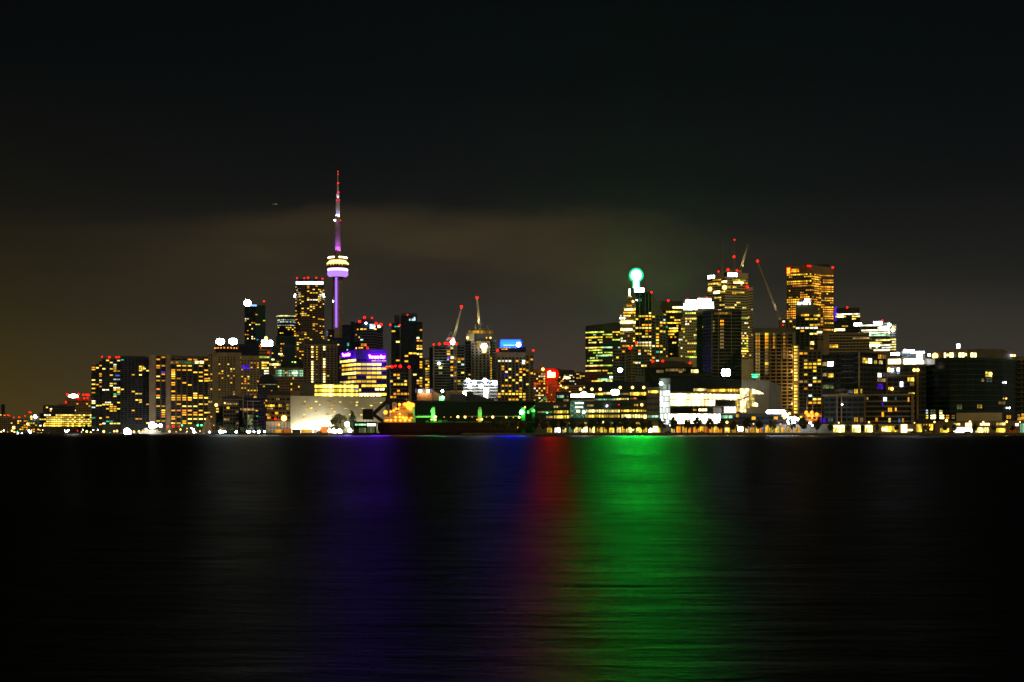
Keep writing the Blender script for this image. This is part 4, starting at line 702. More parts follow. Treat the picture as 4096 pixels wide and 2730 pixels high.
b.block(2536, 2578, 1152, 1170.8, D=1499, wall='dark_cladding', lit=False, unlit=False, depth=6); b.win(2538, 2576, 1153, 1169, 'sign_greenwhite', off=.5, name='sign_face')
b.win(2544, 2560, 1159, 1162.5, 'sign_smudge' if 'sign_smudge' in MAT else 'lit_dimgreen', 4, off=.8, gap=.3, name='sign_text_line'); b.win(2563, 2573, 1159, 1162.5, 'lit_dimgreen', 2, off=.8, gap=.3, name='sign_text_line'); b.done()
b = Building('office_tower', 'dark flat office tower with bright bands of floors, right of the sloped tower', 2636, 2734, 1900)
b.block(2640, 2730, 1216, wall='dark_cladding', fh=3.9, bay=2.7, ww=2.4, wh=1.9, p=.28, cont=.5, rows=(.1, .6, 1.2, 1.6), pal=(('yellow', 4), ('amber', 3), ('pale', 2)), vis=1450, topm=9, depth=34); b.block(2644, 2726, 1205, 1215.8, D=1905, wall='dark_cladding', lit=False, unlit=False, depth=24); b.facets = [tuple(b.line(2640, 2730, 1899.5))]; b.win(2690, 2730, 1227, 1234, 'room_bright', 6); b.win(2664, 2726, 1245, 1251, 'room_yellow', 9); b.win(2676, 2712, 1312, 1317, 'pale', 7); b.win(2680, 2712, 1321, 1327, 'yellow', 7); b.red((2673, 1204), r=2, back=-2); b.done()
b = Building('crowned_tower', 'office tower tinged green under a broad dazzling white stepped crown', 2712, 2860, 1850)
kw = dict(wall='pale_panel', glass='glass_green', fh=3.7, bay=2.9, ww=2.1, wh=1.7, p=.30, cont=.3, rows=(.4, 1, 1.4), pal=OFFICE + (('lime', 3), ('dimgreen', 5)), vis=1432, topm=2, depth=34)
b.block(2732, 2800, 1242, **kw); b.block(2724, 2740, 1272, D=1846, **kw); b.block(2715, 2730, 1326, D=1843, **kw); b.block(2798, 2856, 1238, D=1853, **kw)
for x0, x1, y0, y1, d in ((2733, 2789, 1212, 1241.8, 1850), (2741, 2786, 1200, 1211.8, 1854), (2786, 2856, 1206, 1236, 1853), (2788, 2846, 1193, 1205.8, 1857)): b.block(x0, x1, y0, y1, D=d, wall='pale_panel', lit=False, unlit=False, depth=14)
emis('crown_white', (.86, 1, .95), 9, True, True)
for x0, x1, y0, y1, n_, d in ((2734, 2789, 1213, 1241, 6, 1849), (2741, 2786, 1200, 1211, 5, 1853), (2787, 2855, 1207, 1236, 7, 1852), (2789, 2846, 1193.5, 1205.5, 6, 1856)): b.facets = [tuple(b.line(x0, x1, d))]; b.win(x0, x1, y0, y1, 'crown_white', n_, 2, gap=.05, name='crown_light')
b.facets = [tuple(b.line(2733, 2800, 1848))]
for x in (2758, 2769, 2803, 2815): b.win(x, x + 7, 1216, 1219, 'dark_cladding', name='crown_louvre'); b.win(x, x + 7, 1224, 1227, 'dark_cladding', name='crown_louvre')
b.red((2751, 1198), (2797, 1191), (2828, 1191), r=1.6, back=-2); b.done()
b = Building('construction_tower', 'broad unlit concrete tower shell with one dim column of lit floors', 2790, 2974, 1250)
kw = dict(wall='dark_cladding', fh=3.1, bay=5.0, ww=4.4, wh=1.9, p=.004, slab=1.2, slabmat='concrete', vis=1510, depth=36)
b.block(2812, 2966, 1243, pts=[(2812, 1262), (2850, 1250), (2966, 1250)], **kw); b.block(2786, 2826, 1254, D=1268, wall='concrete_dark', fh=3.1, bay=4, p=.05, vis=1430, depth=20)
for x in (2846, 2872, 2924): b.block(x, x + 3, 1246, D=1248, wall='concrete', lit=False, unlit=False, depth=1)
b.facets = [tuple(b.line(2850, 2966, 1249))]
for i in range(9): b.win(2881, 2895, 1281 + i * 13.2, 1289 + i * 13.2, ('lit_amber' if i < 2 else 'dim'), 3, off=1.3)
for i in range(4): b.win(2851, 2858, 1284 + i * 13.2, 1290 + i * 13.2, 'dim', 1, off=1.3)
b.win(2857, 2926, 1250, 1258, 'net_amber', 9, off=1.3); emis('sign_icewhite', (.60, .92, 1), 70, False, True); b.box(2885, 2923, 1474, 1507, 'dark_cladding', 'sign_board', out=1.2); oval(b, 2895, 1491, 8.5, 15, 'sign_icewhite', 'sign_lobe', off=2.0); oval(b, 2912, 1491, 9.5, 15, 'sign_icewhite', 'sign_lobe', off=2.0); b.done()
b = Building('bank_tower', 'tallest white topped bank tower with two white roof signs and twin masts', 2826, 3016, 2100)
kw = dict(wall='pale_panel', fh=3.9, bay=3.2, ww=2.8, wh=1.8, p=.20, cont=.4, rows=(.3, 1, 1.5), pal=OFFICE + (('amber', 2),), topm=9, vis=1440, depth=40)
b.block(2830, 2993, 1094, pts=[(2830, 2122), (2899, 2100), (2993, 2110)], ytops=(1106, 1090, 1094), **kw); b.block(2990, 3012, 1150, D=2112, **{**kw, 'topm': 5, 'p': .1})
b.block(2902, 2968, 1082, 1092, D=2120, wall='pale_panel', lit=False, unlit=False, depth=20)
b.facets = [((PX(2830, 2122), 2122, 0), (PX(2899, 2100), 2100, 0)), ((PX(2899, 2100), 2100, 0), (PX(2993, 2110), 2110, 0))]; b.facets = [(Vector(p), Vector(q)) for p, q in b.facets]
b.win(2831, 2858, 1103, 1115, 'sign_bluewhite_soft', off=.8, name='roof_sign'); b.win(2912, 2948, 1093, 1107, 'sign_bluewhite_soft', off=.8, name='roof_sign'); b.win(2897, 2909, 1090, 1108, 'glass_blue', off=.5, name='roof_slot')
b.win(2832, 2885, 1132, 1139, 'room_yellow', 9); b.win(2887, 2912, 1125, 1131, 'room_bright', 5); b.win(2930, 2984, 1119, 1126, 'room_yellow', 9); b.win(2934, 2974, 1128, 1135, 'room_bright', 7); b.win(2976, 2990, 1131, 1136, 'room_yellow', 3); b.lamp(2840, 1157, 'bulb_warm', 3.2); b.lamp(2898, 1151, 'bulb_warm', 3.6); b.win(2855, 2880, 1165, 1175, 'room_bright', 5); b.win(2884, 2902, 1165, 1171, 'room_yellow', 4); b.win(2928, 2946, 1168, 1178, 'room_amber', 2)
m = MB()
for px, y0, y1 in ((2890, 1086, 962), (2937, 1082, 958), (2886, 1090, 1038)): d = 2118; m.tube((PX(px, d), d, PZ(y0 + 8, d)), (PX(px + 1, d), d, PZ((y0 + y1) / 2, d)), .75, .5, 'grey_metal', 6); m.tube((PX(px + 1, d), d, PZ((y0 + y1) / 2, d)), (PX(px + 1.5, d), d, PZ(y1, d)), .45, .2, 'grey_metal', 6)
m.build('roof_masts', b.root); b.red((2938, 960), (2936, 1028), (2874, 1087), (2912, 1079), (2948, 1082), (2989, 1148), r=2.1, back=8); b.done()
jib_crane('tower_crane', 'pale leaning tower crane behind the white topped bank tower', (2962, 1086), (2991, 979), 2140, 1110, lamp=False, w=2.8, litpow=60000)
jib_crane('tower_crane', 'long leaning tower crane with a red tip lamp, right of the bank tower', (3118, 1278), (3030, 1048), 1600, 1400, w=1.9, litpow=40000)
b = Building('construction_tower', 'wide unfinished tower with columns of orange lit floors and a blazing yellow hoist shaft', 3012, 3200, 1200)
b.block(3014, 3172, 1330, wall='brown_precast', fh=3.1, bay=4.6, ww=3.4, wh=2.0, p=.0, slab=1.3, slabmat='concrete', vis=1655, depth=36); b.block(3008, 3174, 1312, 1329.8, D=1204, wall='concrete_dark', lit=False, unlit=False, depth=30); b.block(3170, 3196, 1385, D=1197, wall='concrete_dark', lit=False, unlit=False, depth=12)
b.facets = [tuple(b.line(3014, 3172, 1199))]; n_ = 0
for i in range(17):
    y = 1333 + i * 13
    mt = 'lit_orange' if 1 <= i <= 4 else ('yellow' if i == 0 else 'dim')
    emis('dull_orange', (1, .42, .04), .8, True) if 'dull_orange' not in MAT else None
    mt = 'dull_orange' if 1 <= i <= 4 else 'dim'
    b.win(3022, 3040, y, y + 10, mt, 3, off=1.5)
    if i < 13: b.win(3060, 3074, y, y + 10, 'lit_amber' if 1 <= i <= 4 else ('lit_yellow' if i in (0, 9) else 'dim'), 2, off=1.5)
    if i < 5: b.win(3092, 3101, y, y + 10, mt, 2, off=1.5)
    if i < 8: b.win(3133, 3142, y, y + 9, 'dim' if i > 4 or i == 0 else 'dull_orange', 2, off=1.5)
emis('hoist_yellow', (1, .60, .08), 3.2, True); b.facets = [tuple(b.line(3170, 3196, 1196.8))]
for i in range(21):
    y = 1384 + i * 13.1
    if i in (11,): continue
    b.win(3168, 3179, y, y + 10, 'net_amber', 2, off=.4, name='hoist_mesh'); b.win(3176, 3190, y, y + 8, 'hoist_yellow', 2, off=.9, name='hoist_lamp')
for i in range(4): a, _ = b.hit(3170, 7); point_light('hoist_light', (a.x, a.y, PZ(1420 + i * 65, a.y)), 3600, (1, .55, .12), .8)
b.box(3167, 3195, 1383, 1386, 'crane_yellow', 'hoist_beam', out=1.2); emis('lamp_green', (.03, 1, .25), 5, False); b.facets = [tuple(b.line(3014, 3172, 1199))]; b.done()
b = Building('logo_tower', 'massive amber lit office tower with a red letter sign at its upper left corner', 3144, 3340, 2200)
kw = dict(wall='brown_precast', fh=3.65, bay=2.95, ww=2.1, wh=1.75, p=.52, cont=.40, rows=(.12, .7, 1.2, 1.6, 1.6), pal=(('amber', 9), ('yellow', 1), ('orange', 1)), vis=1330, pal_row=True, depth=46)
b.block(3147, 3334, 1066, pts=[(3147, 2216), (3246, 2200), (3284, 2222), (3334, 2226)], ytops=(1064, 1060, 1066, 1071), topm=13, **kw); b.block(3168, 3318, 1059, 1070, D=2236, wall='dark_cladding', lit=False, unlit=False, depth=24)
P = [Vector((PX(x, d), d, 0)) for x, d in ((3147, 2216), (3246, 2200), (3284, 2222), (3334, 2226))]; b.facets = list(zip(P[:-1], P[1:])); emis('logo_red', (1, .015, .01), 3.0, False, True); emis('logo_amber', (1, .50, .02), 2.6, False, True)
b.box(3145, 3163, 1069, 1098, 'red_paint', 'sign_board', out=1.4); b.win(3146, 3162, 1070, 1097, 'logo_red', off=1.9, name='sign_face'); b.text('S', 3148.5, 3160, 1073, 1095, 'logo_amber', off=2.6, bold=4); b.win(3164, 3196, 1076, 1090, 'amber', 6, 2); point_light('sign_glow', (PX(3153, 2190), 2190, PZ(1084, 2190)), 1500, (1, .03, .01), 1)
b.red((3232, 1064), (3241, 1065), (3331, 1071), r=2.0, back=-2); b.done()
b = Building('mid_tower', 'dark mid height tower with brilliant white penthouse lamps in front of the amber tower', 3178, 3296, 1450)
b.block(3182, 3274, 1222, wall='concrete_dark', fh=3.1, bay=4.4, ww=3.4, wh=1.7, p=.17, cont=.3, pal=CONDO + (('dim', 3),), slab=1.0, slabmat='dark_cladding', vis=1660, topm=10, depth=26); b.block(3270, 3294, 1252, D=1446, wall='brown_precast', fh=3.1, bay=3.2, p=.28, pal=(('amber', 3), ('orange', 2)), vis=1360, depth=22)
for x0, x1, y0, y1 in ((3190, 3202, 1210, 1220), (3203, 3210, 1209, 1217), (3211, 3231, 1210, 1219), (3217, 3239, 1198, 1209), (3236, 3243, 1212, 1219)): b.facets = [tuple(b.line(3182, 3274, 1449))]; b.win(x0, x1, y0, y1, 'sign_white' if x0 == 3217 else 'room_white', 2, off=.4, name='penthouse_light')
b.block(3196, 3244, 1197, 1221.8, D=1454, wall='concrete_dark', lit=False, unlit=False, depth=14); b.facets = [tuple(b.line(3182, 3274, 1449))]; b.win(3204, 3236, 1258, 1265, 'room_amber', 5, off=1.2); b.win(3255, 3281, 1260, 1266, 'room_yellow', 6, off=1.2); b.win(3268, 3288, 1326, 1333, 'room_bright', 4, off=1.2); b.win(3240, 3256, 1366, 1380, 'room_pale', 3, 2, off=1.2); b.done()
b = Building('mid_tower', 'grey brown block with pale balconies behind the yellow hoist shaft', 3112, 3186, 1600)
b.block(3114, 3184, 1276, wall='concrete', fh=3.2, bay=4, p=.14, vis=1330, pal=CONDO, slab=.8, slabmat='concrete_dark', depth=24); b.red((3133, 1301), r=1.6, back=-6); b.done()
b = Building('balcony_tower', 'apartment tower with scattered small lights right of the yellow hoist shaft', 3192, 3290, 1130)
b.block(3196, 3286, 1400, wall='concrete_dark', fh=2.9, bay=3.6, ww=2.6, wh=1.6, p=.28, pal=CONDO + (('dim', 3), ('cool', .4)), vis=1690, slab=.8, slabmat='brown_precast', depth=26); b.done()
b = Building('office_tower', 'office tower of broad white yellow floors behind and right of the amber tower', 3334, 3444, 2300)
b.block(3336, 3440, 1248, wall='dark_cladding', fh=4.0, bay=3.2, ww=3.0, wh=2.0, p=.5, cont=.5, rows=(.2, .9, 1.4), pal=(('yellow', 4), ('pale', 3), ('white', 1)), vis=1345, topm=2, depth=36); b.block(3344, 3438, 1232, 1247.8, D=2306, wall='dark_cladding', lit=False, unlit=False, depth=26); b.facets = [tuple(b.line(3336, 3440, 2299.5))]; b.win(3338, 3380, 1316, 1324, 'room_bright', 8); b.win(3342, 3374, 1264, 1270, 'room_bright', 6); b.win(3337, 3348, 1228, 1286, 'strip_blue' if 'strip_blue' in MAT else 'glow_violet', 2, 8); b.red((3389, 1231), r=1.7, back=-2); b.win(3416, 3448, 1293, 1304, 'sign_bluewhite_soft', off=2.0, name='roof_sign'); b.done()
b = Building('office_tower', 'shorter office tower crowded with brilliant white floors, right end of the skyline cluster', 3440, 3592, 2200)
b.block(3446, 3560, 1292, wall='concrete_dark', fh=4.0, bay=3.2, ww=3.0, wh=2.1, p=.55, cont=.5, rows=(.4, 1, 1.5), pal=(('white', 4), ('pale', 4), ('mint', .6)), vis=1410, topm=2, depth=36); b.block(3552, 3584, 1300, D=2196, wall='concrete_dark', fh=4.0, bay=3.2, ww=2.9, wh=2.0, p=.4, cont=.4, rows=(.4, 1, 1.5), pal=(('white', 3), ('pale', 4)), vis=1410, depth=30)
b.facets = [tuple(b.line(3446, 3584, 2195))]; b.win(3495, 3529, 1287, 1299, 'sign_bluewhite_soft', off=1, name='roof_sign'); b.win(3519, 3553, 1305, 1322, 'room_white', 4, 2, off=.5); b.win(3472, 3520, 1378, 1387, 'room_white', 8, off=.5); b.win(3446, 3483, 1337, 1344, 'room_bright', 6, off=.5); b.lamp(3557, 1300, 'bulb_white', 2.4); b.lamp(3572, 1321, 'bulb_white', 2.4); b.red((3530, 1283), r=1.8, back=-2); b.done()
b = Building('concrete_block', 'long grey brown concrete block of faint floors above the black framed block', 3310, 3482, 1700)
b.block(3316, 3478, 1332, wall='concrete', fh=3.6, bay=4, ww=3.4, wh=1.6, p=.07, cont=.6, pal=(('amber', 2), ('dim', 5)), vis=1420, slab=.5, slabmat='pale_panel', depth=34); b.win(3318, 3352, 1380, 1391, 'room_amber', 5); b.done()
b = Building('dark_roof', 'low dark building with a shallow curved roof and red lamps below the sloped tower', 2576, 2806, 1110)
b.block(2580, 2790, 1470, wall='glass_dark', fh=3.6, bay=3, ww=2.7, wh=2.2, p=.12, pal=(('dim', 4), ('amber', 1), ('dimcool', 1)), vis=1490, depth=30, lit=True)
mb = MB(); x0, x1, D_ = PX(2592, 1116), PX(2770, 1116), 1116; arc = [(x0 + (x1 - x0) * i / 14, PZ(1470 - 26 * math.sin(math.pi * (.12 + .76 * i / 14)) ** .9, D_)) for i in range(15)]; mb.poly([(x1, D_, PZ(1470.5, D_)), ] + [(x, D_, z) for x, z in arc[::-1]] + [(x0, D_, PZ(1470.5, D_))], 'dark_cladding')
for p, q in zip(arc[:-1], arc[1:]): mb.poly([(p[0], D_, p[1]), (q[0], D_, q[1]), (q[0], D_ + 26, q[1]), (p[0], D_ + 26, p[1])], 'dark_cladding')
mb.build('curved_roof', b.root); b.win(2662, 2744, 1476, 1486, 'dim', 12); b.win(2764, 2793, 1479, 1492, 'room_pale', 6); b.red((2611, 1446), (2651, 1445), (2760, 1453), (2776, 1494), r=2.7, back=2); b.block(2640, 2758, 1430, 1447, D=1150, wall='concrete', fh=3, bay=2, p=.0, depth=14)
b.done()
b = Building('old_block', 'narrow dark block with a small white roof sign at the foot of the stepped tower', 2450, 2550, 1500)
b.block(2452, 2512, 1396, wall='concrete_dark', fh=3.2, bay=3, p=.05, vis=1555, depth=24); b.block(2512, 2542, 1392, D=1496, wall='brown_precast', fh=3.2, bay=3, p=.12, vis=1555, depth=22)
for x in (2502, 2524): b.block(x, x + 3, 1394, D=1494, wall='brown_precast', lit=False, unlit=False, depth=1.5)
b.facets = [tuple(b.line(2452, 2512, 1499))]; oval(b, 2480, 1482, 10, 8, 'sign_icewhite', 'roof_sign'); b.facets = [tuple(b.line(2512, 2542, 1495))]; b.red((2520, 1393), (2546, 1372), r=2.2, back=-6); b.done()
b = Building('apartment_tower', 'wide apartment block of amber dots filling the gap under the sloped tower', 2536, 2700, 1420)
b.block(2540, 2600, 1392, wall='concrete_dark', fh=3.1, bay=3.3, ww=2.4, wh=1.7, p=.16, pal=CONDO, vis=1500, depth=22); b.done()
# ------------------------------------------------------------------ waterfront offices, lit hall, right hand blocks
b = Building('glass_office', 'long glass office of yellow lit floors with a mint atrium and white roof sign', 2236, 2622, 960)
kw = dict(wall='dark_cladding', glass='glass_green', fh=4.1, bay=2.2, ww=2.0, wh=1.7, lit=False, unlit=True, depth=30)
b.block(2140, 2280, 1609, D=956, **{**kw, 'topm': 3}); b.block(2222, 2284, 1569, 1608.5, D=962, **kw); b.block(2338, 2480, 1606, D=954, **{**kw, 'wall': 'dark_cladding'}); b.block(2480, 2588, 1600, D=957, **kw); b.block(2376, 2590, 1568, 1605, D=972, **kw); b.block(2586, 2640, 1550, D=958, **{**kw, 'wall': 'concrete_dark', 'glass': 'dark_cladding'}); b.block(2282, 2378, 1590, D=964, wall='pale_panel', lit=False, unlit=False, depth=26); b.block(2340, 2600, 1528, 1567, D=985, wall='glass_blue', lit=False, unlit=False, depth=20)
def front(q0, q1, D): b.facets = [tuple(b.line(q0, q1, D))]
front(2222, 2284, 962); b.win(2228, 2256, 1582, 1592, 'room_mint', 8); b.win(2268, 2274, 1584, 1590, 'dimgreen', 2); b.win(2254, 2274, 1598, 1606, 'dim', 5)
front(2140, 2280, 956); b.win(2215, 2232, 1624, 1632, 'room_pale', 3); b.win(2255, 2265, 1620, 1628, 'dim', 3); b.win(2236, 2240, 1625, 1629, 'dim'); b.win(2216, 2276, 1643, 1654, 'room_yellow', 14); b.win(2150, 2212, 1646, 1652, 'dimgreen', 12); b.win(2216, 2278, 1663, 1674, 'room_yellow', 14); b.win(2185, 2212, 1665, 1673, 'dim', 6); b.lamp(2189, 1652, 'bulb_green', .5)
front(2282, 2336, 955); emis('atrium_mint', (.42, 1, .58), .42, True, False, .12); b.block(2280, 2337, 1603, D=955, wall='glass_green', lit=False, unlit=False, depth=6); b.win(2281, 2336, 1604, 1672, 'atrium_mint', 11, 9, gap=.16, name='atrium_glazing'); b.win(2300, 2335, 1611, 1616, 'room_white', 5, off=.4); b.win(2300, 2333, 1628, 1632, 'room_white', 3, off=.4); b.win(2305, 2320, 1641, 1650, 'room_bright', 2, off=.4); b.lamp(2335, 1650, 'bulb_white', .9); b.win(2284, 2292, 1662, 1665, 'room_pale', 2, off=.4)
front(2282, 2378, 963); emis('fascia_white', (1, .96, .85), 22, False, True); b.box(2282, 2378, 1576, 1591, 'dark_cladding', 'fascia', out=.5); b.win(2284, 2376, 1578, 1590, 'fascia_white', 1, off=.9, name='fascia_sign')
a, ang = b.hit(2317, .9); c, _ = b.hit(2351, .9); mb = MB(); mb.poly([(a.x, a.y, PZ(1577.5, a.y)), (c.x, c.y, PZ(1577.5, a.y)), (a.x * .22 + c.x * .78, c.y, PZ(1570, a.y)), (a.x * .5 + c.x * .5, a.y, PZ(1567, a.y)), (a.x * .72 + c.x * .28, a.y, PZ(1572, a.y))], 'fascia_white'); mb.build('fascia_crest', b.root)
front(2376, 2590, 971.5); b.win(2380, 2412, 1573, 1581, 'room_yellow', 8); b.win(2414, 2440, 1570, 1578, 'room_pale', 5); b.win(2480, 2520, 1573, 1580, 'dim', 9); b.win(2520, 2585, 1570, 1582, 'room_yellow', 14); b.win(2380, 2460, 1596, 1602, 'room_mint', 22); b.win(2454, 2514, 1594, 1601, 'room_pale', 16); b.win(2522, 2548, 1593, 1598, 'dim', 6); b.red((2539, 1593), r=1.2, back=4)
front(2338, 2480, 954); b.win(2343, 2478, 1640, 1650, 'room_pale', 30); b.win(2341, 2478, 1660, 1671, 'room_yellow', 30); b.win(2349, 2374, 1620, 1626, 'dim', 6); b.lamp(2428, 1625, 'bulb_white', .45); b.red((2475, 1620), r=1.2, back=-8)
front(2480, 2588, 957); b.win(2483, 2585, 1640, 1648, 'room_yellow', 24); b.win(2486, 2588, 1659, 1672, 'room_pale', 22); b.win(2536, 2552, 1617, 1625, 'room_amber', 4); b.lamp(2567, 1620, 'bulb_warm', 1.0); b.lamp(2580, 1668, 'bulb_warm', 1.3)
front(2586, 2640, 958); b.win(2592, 2636, 1563, 1573, 'room_yellow', 9); b.win(2592, 2636, 1662, 1671, 'room_mint', 9)
b.block(2140, 2640, 1686, D=950, wall='concrete_dark', lit=False, unlit=False, depth=5); front(2140, 2640, 949.9)
rr = random.Random(5); x = 2188
while x < 2630:
    w = rr.uniform(10, 26); b.win(x, x + w, rr.choice((1706, 1710, 1712)), 1731, rr.choice(('room_white', 'room_pale', 'room_yellow', 'room_pale', 'room_mint', 'room_amber')), max(2, int(w / 4)), name='shop_window'); 
    if rr.random() < .55: b.win(x, x + w * .8, 1690, 1696, rr.choice(('room_pale', 'room_mint', 'room_yellow')), max(2, int(w / 5)), name='clerestory_window')
    x += w + rr.uniform(2, 12)
b.win(2326, 2350, 1711, 1729, 'room_bright', 4, off=.5, name='shop_window'); b.win(2407, 2429, 1687, 1694, 'room_bright', 3, off=.5, name='shop_window'); b.win(2604, 2632, 1706, 1729, 'room_bright', 4, off=.5, name='shop_window'); b.done()
oval_lamps = ((2322, 1558), (2368, 1558), (2401, 1558), (2481, 1551), (2530, 1551), (2575, 1551))
for i, (px, py) in enumerate(oval_lamps):
    D_ = 981; r = empty('roof_lamp', (PX(px, D_), D_, PZ(1590 if i < 2 else 1568, D_)), 'yellow star bright lamp on the glass office roof, %s from the left' % ('first', 'second', 'third', 'fourth', 'fifth', 'sixth')[i], 'lamp', 'yellow roof lamps of the glass office')
    mb = MB(); mb.tube(world_loc(r), (PX(px, D_), D_, PZ(py, D_)), .12, .08, 'black_steel'); mb.build('pole', r); child(ball_mesh('bulb_warm'), 'bulb', r, (PX(px, D_), D_, PZ(py, D_)), 0, 1.05)
D_ = 966; r = empty('roof_sign', (PX(2460, D_), D_, PZ(1583, D_)), 'dazzling bluish white round cornered sign on the glass office roof', 'sign')
mb = MB(); x0, x1, z0, z1 = PX(2443, D_), PX(2477, D_), PZ(1581, D_), PZ(1559, D_); pr = []
for i in range(24): a = 2 * math.pi * (i + .5) / 24; ca, sa = math.cos(a), math.sin(a); pr.append(((x0 + x1) / 2 + (x1 - x0) / 2 * math.copysign(abs(ca) ** .6, ca), (z0 + z1) / 2 + (z1 - z0) / 2 * math.copysign(abs(sa) ** .6, sa)))
mb.poly([(x, D_ - .4, z) for x, z in pr], 'sign_bluewhite_soft'); mb.build('sign_face', r); mb = MB(); mb.box(x0 + .4, x1 - .4, D_ - .35, D_ + .4, z0 + .3, z1 - .3, 'dark_cladding'); mb.build('sign_box', r); mb = MB(); mb.tube((x0 + 1, D_, z0 - .6), (x0 + 1, D_, z0 + .4), .15, .15, 'black_steel'); mb.tube((x1 - 1, D_, z0 - .6), (x1 - 1, D_, z0 + .4), .15, .15, 'black_steel'); mb.build('sign_legs', r)
# the long lit hall with the white glass stair
b = Building('lit_hall', 'broad modern hall with blazing curved floors, white glass stair and grey metal prow', 2636, 3124, 960)
b.block(2636, 2966, 1504, D=962, wall='glass_dark', lit=False, unlit=False, depth=40, pts=[(2636, 962), (2800, 962), (2966, 970)], ytops=(1511, 1507, 1519)); b.block(2680, 2850, 1494, 1506, D=990, wall='dark_cladding', lit=False, unlit=False, depth=20)
b.block(2964, 3118, 1522, pts=[(2964, 972), (3076, 984), (3122, 1010)], wall='grey_metal', lit=False, unlit=False, depth=26, ytops=(1519, 1524, 1544)); prow = list(b.facets)
front(2636, 2966, 961); front(2637, 2681, 958); b.block(2637, 2681, 1513, D=958, wall='grey_metal', lit=False, unlit=False, depth=4); front(2637, 2681, 957.8); emis('stair_white', (.93, 1, .92), 3.6, True); emis('stair_dim', (.62, .80, .66), .42, True)
b.win(2638, 2680, 1514, 1561, 'stair_dim', 6, 2, gap=.06, name='stair_glazing'); b.win(2638, 2680, 1562, 1700, 'stair_white', 6, 6, gap=.05, name='stair_glazing'); b.lamp(2644, 1535, 'bulb_white', 1.1)
def ribbon(x0, x1, D0, bow, y0, y1, mat, n, name='lit_floor', sag=0):
    """A curved run of glass that bows towards the lake."""
    mb = MB(); q = []
    for i in range(n + 1): t = i / n; d = D0 - bow * math.sin(math.pi * t); px = x0 + (x1 - x0) * t; q.append((PX(px, d), d, t))
    for i in range(n):
        (xa, da, ta), (xb, db, tb) = q[i], q[i + 1]; e = (xb - xa) * .03
        mb.poly([(xa + e, da, PZ(y1 + sag * ta, D0)), (xb - e, db, PZ(y1 + sag * tb, D0)), (xb - e, db, PZ(y0 + sag * tb, D0)), (xa + e, da, PZ(y0 + sag * ta, D0))], mat)
    return mb.build(name, b.root)
emis('hall_warm', (1, .80, .34), 5, True, False, .12); emis('hall_white', (1, .93, .70), 7, True, False, .1)
ribbon(2682, 2960, 960.5, 4, 1575, 1598, 'hall_warm', 34, sag=4); ribbon(2682, 2860, 960.5, 3, 1601, 1624, 'hall_warm', 24); ribbon(2682, 2882, 960.5, 3, 1657, 1695, 'hall_white', 22)
mb = MB()
for y in (1570, 1599.5, 1627, 1655):
    for i in range(20):
        t0, t1 = i / 20, (i + 1) / 20; d0, d1 = 960.6 - 4.6 * math.sin(math.pi * t0), 960.6 - 4.6 * math.sin(math.pi * t1); xa, xb = PX(2682 + 278 * t0, d0), PX(2682 + 278 * t1, d1); za, zb = PZ(y + 1.5, 960), PZ(y - 1.5, 960)
        mb.poly([(xa, d0, za), (xb, d1, za), (xb, d1, zb), (xa, d0, zb)], 'concrete'); mb.poly([(xa, d0, zb), (xb, d1, zb), (xb, 962.2, zb), (xa, 962.2, zb)], 'concrete'); mb.poly([(xa, 962.2, za), (xb, 962.2, za), (xb, d1, za), (xa, d0, za)], 'concrete')
mb.build('floor_edges', b.root)
front(2636, 2966, 961.2); b.win(2682, 2760, 1557, 1566, 'room_yellow', 16); b.win(2774, 2826, 1555, 1565, 'room_pale', 9); b.win(2830, 2862, 1558, 1568, 'room_amber', 6); b.win(2864, 2960, 1557, 1567, 'room_amber', 20); b.win(2682, 2723, 1633, 1649, 'room_white', 7); b.win(2727, 2731, 1636, 1644, 'pale'); b.win(2772, 2786, 1637, 1644, 'room_amber', 2); b.win(2794, 2828, 1636, 1645, 'room_bright', 3); b.win(2855, 2862, 1638, 1648, 'dim', 2); b.win(2896, 2944, 1629, 1651, 'room_white', 4, off=2.5); b.win(2884, 2932, 1662, 1674, 'room_mint', 14)
b.win(2862, 2942, 1602, 1626, 'glass_dark', 12, off=.4); emis('atrium_gold', (1, .66, .12), 1.5, True, False, .14); front(2956, 3062, 963); b.win(2960, 2996, 1554, 1603, 'hall_warm', 5, 4, off=1); b.win(2997, 3008, 1556, 1600, 'atrium_gold', 2, 3, off=1); b.win(2942, 2960, 1602, 1648, 'atrium_gold', 3, 3, off=1); b.win(2960, 2984, 1604, 1650, 'hall_warm', 4, 4, off=1); b.win(2985, 2998, 1602, 1634, 'atrium_gold', 3, 3, off=1); b.win(2999, 3018, 1580, 1626, 'atrium_gold', 3, 4, off=1)
def wpoly(pts_, mat, off, name):
    a_, ang_ = b.hit(pts_[0][0], off); mb = MB(); V = []
    for x, y in pts_: q, _ = b.hit(x, off); V.append((q.x, q.y, PZ(y, q.y)))
    mb.poly(V, mat); return mb.build(name, b.root)
for x0, x1, y0, y1 in ((3009, 3019, 1556, 1559), (3020, 3030, 1559, 1563), (3031, 3041, 1563, 1568), (3042, 3055, 1568, 1576)): wpoly([(x0, 1577), (x1, 1577), (x1, y1), (x0, y0)], 'hall_warm', 1, 'prow_window')
for x0, x1, y0, y1 in ((3009, 3020, 1605, 1609), (3021, 3031, 1610, 1616)): wpoly([(x0, 1626), (x1, 1626), (x1, y1), (x0, y0)], 'hall_warm', 1, 'prow_window')
mb = MB(); A = Vector((PX(2950, 960), 960, PZ(1598, 960))); 
for i in range(12):
    t, t2 = i / 12, (i + 1) / 12; f_ = lambda t_: Vector((PX(2950 + 50 * t_, 960), 960 + 1 * t_, PZ(1599 - 16 * t_ * t_, 960))); mb.tube(f_(t), f_(t2), .45, .45, 'dark_cladding', 5)
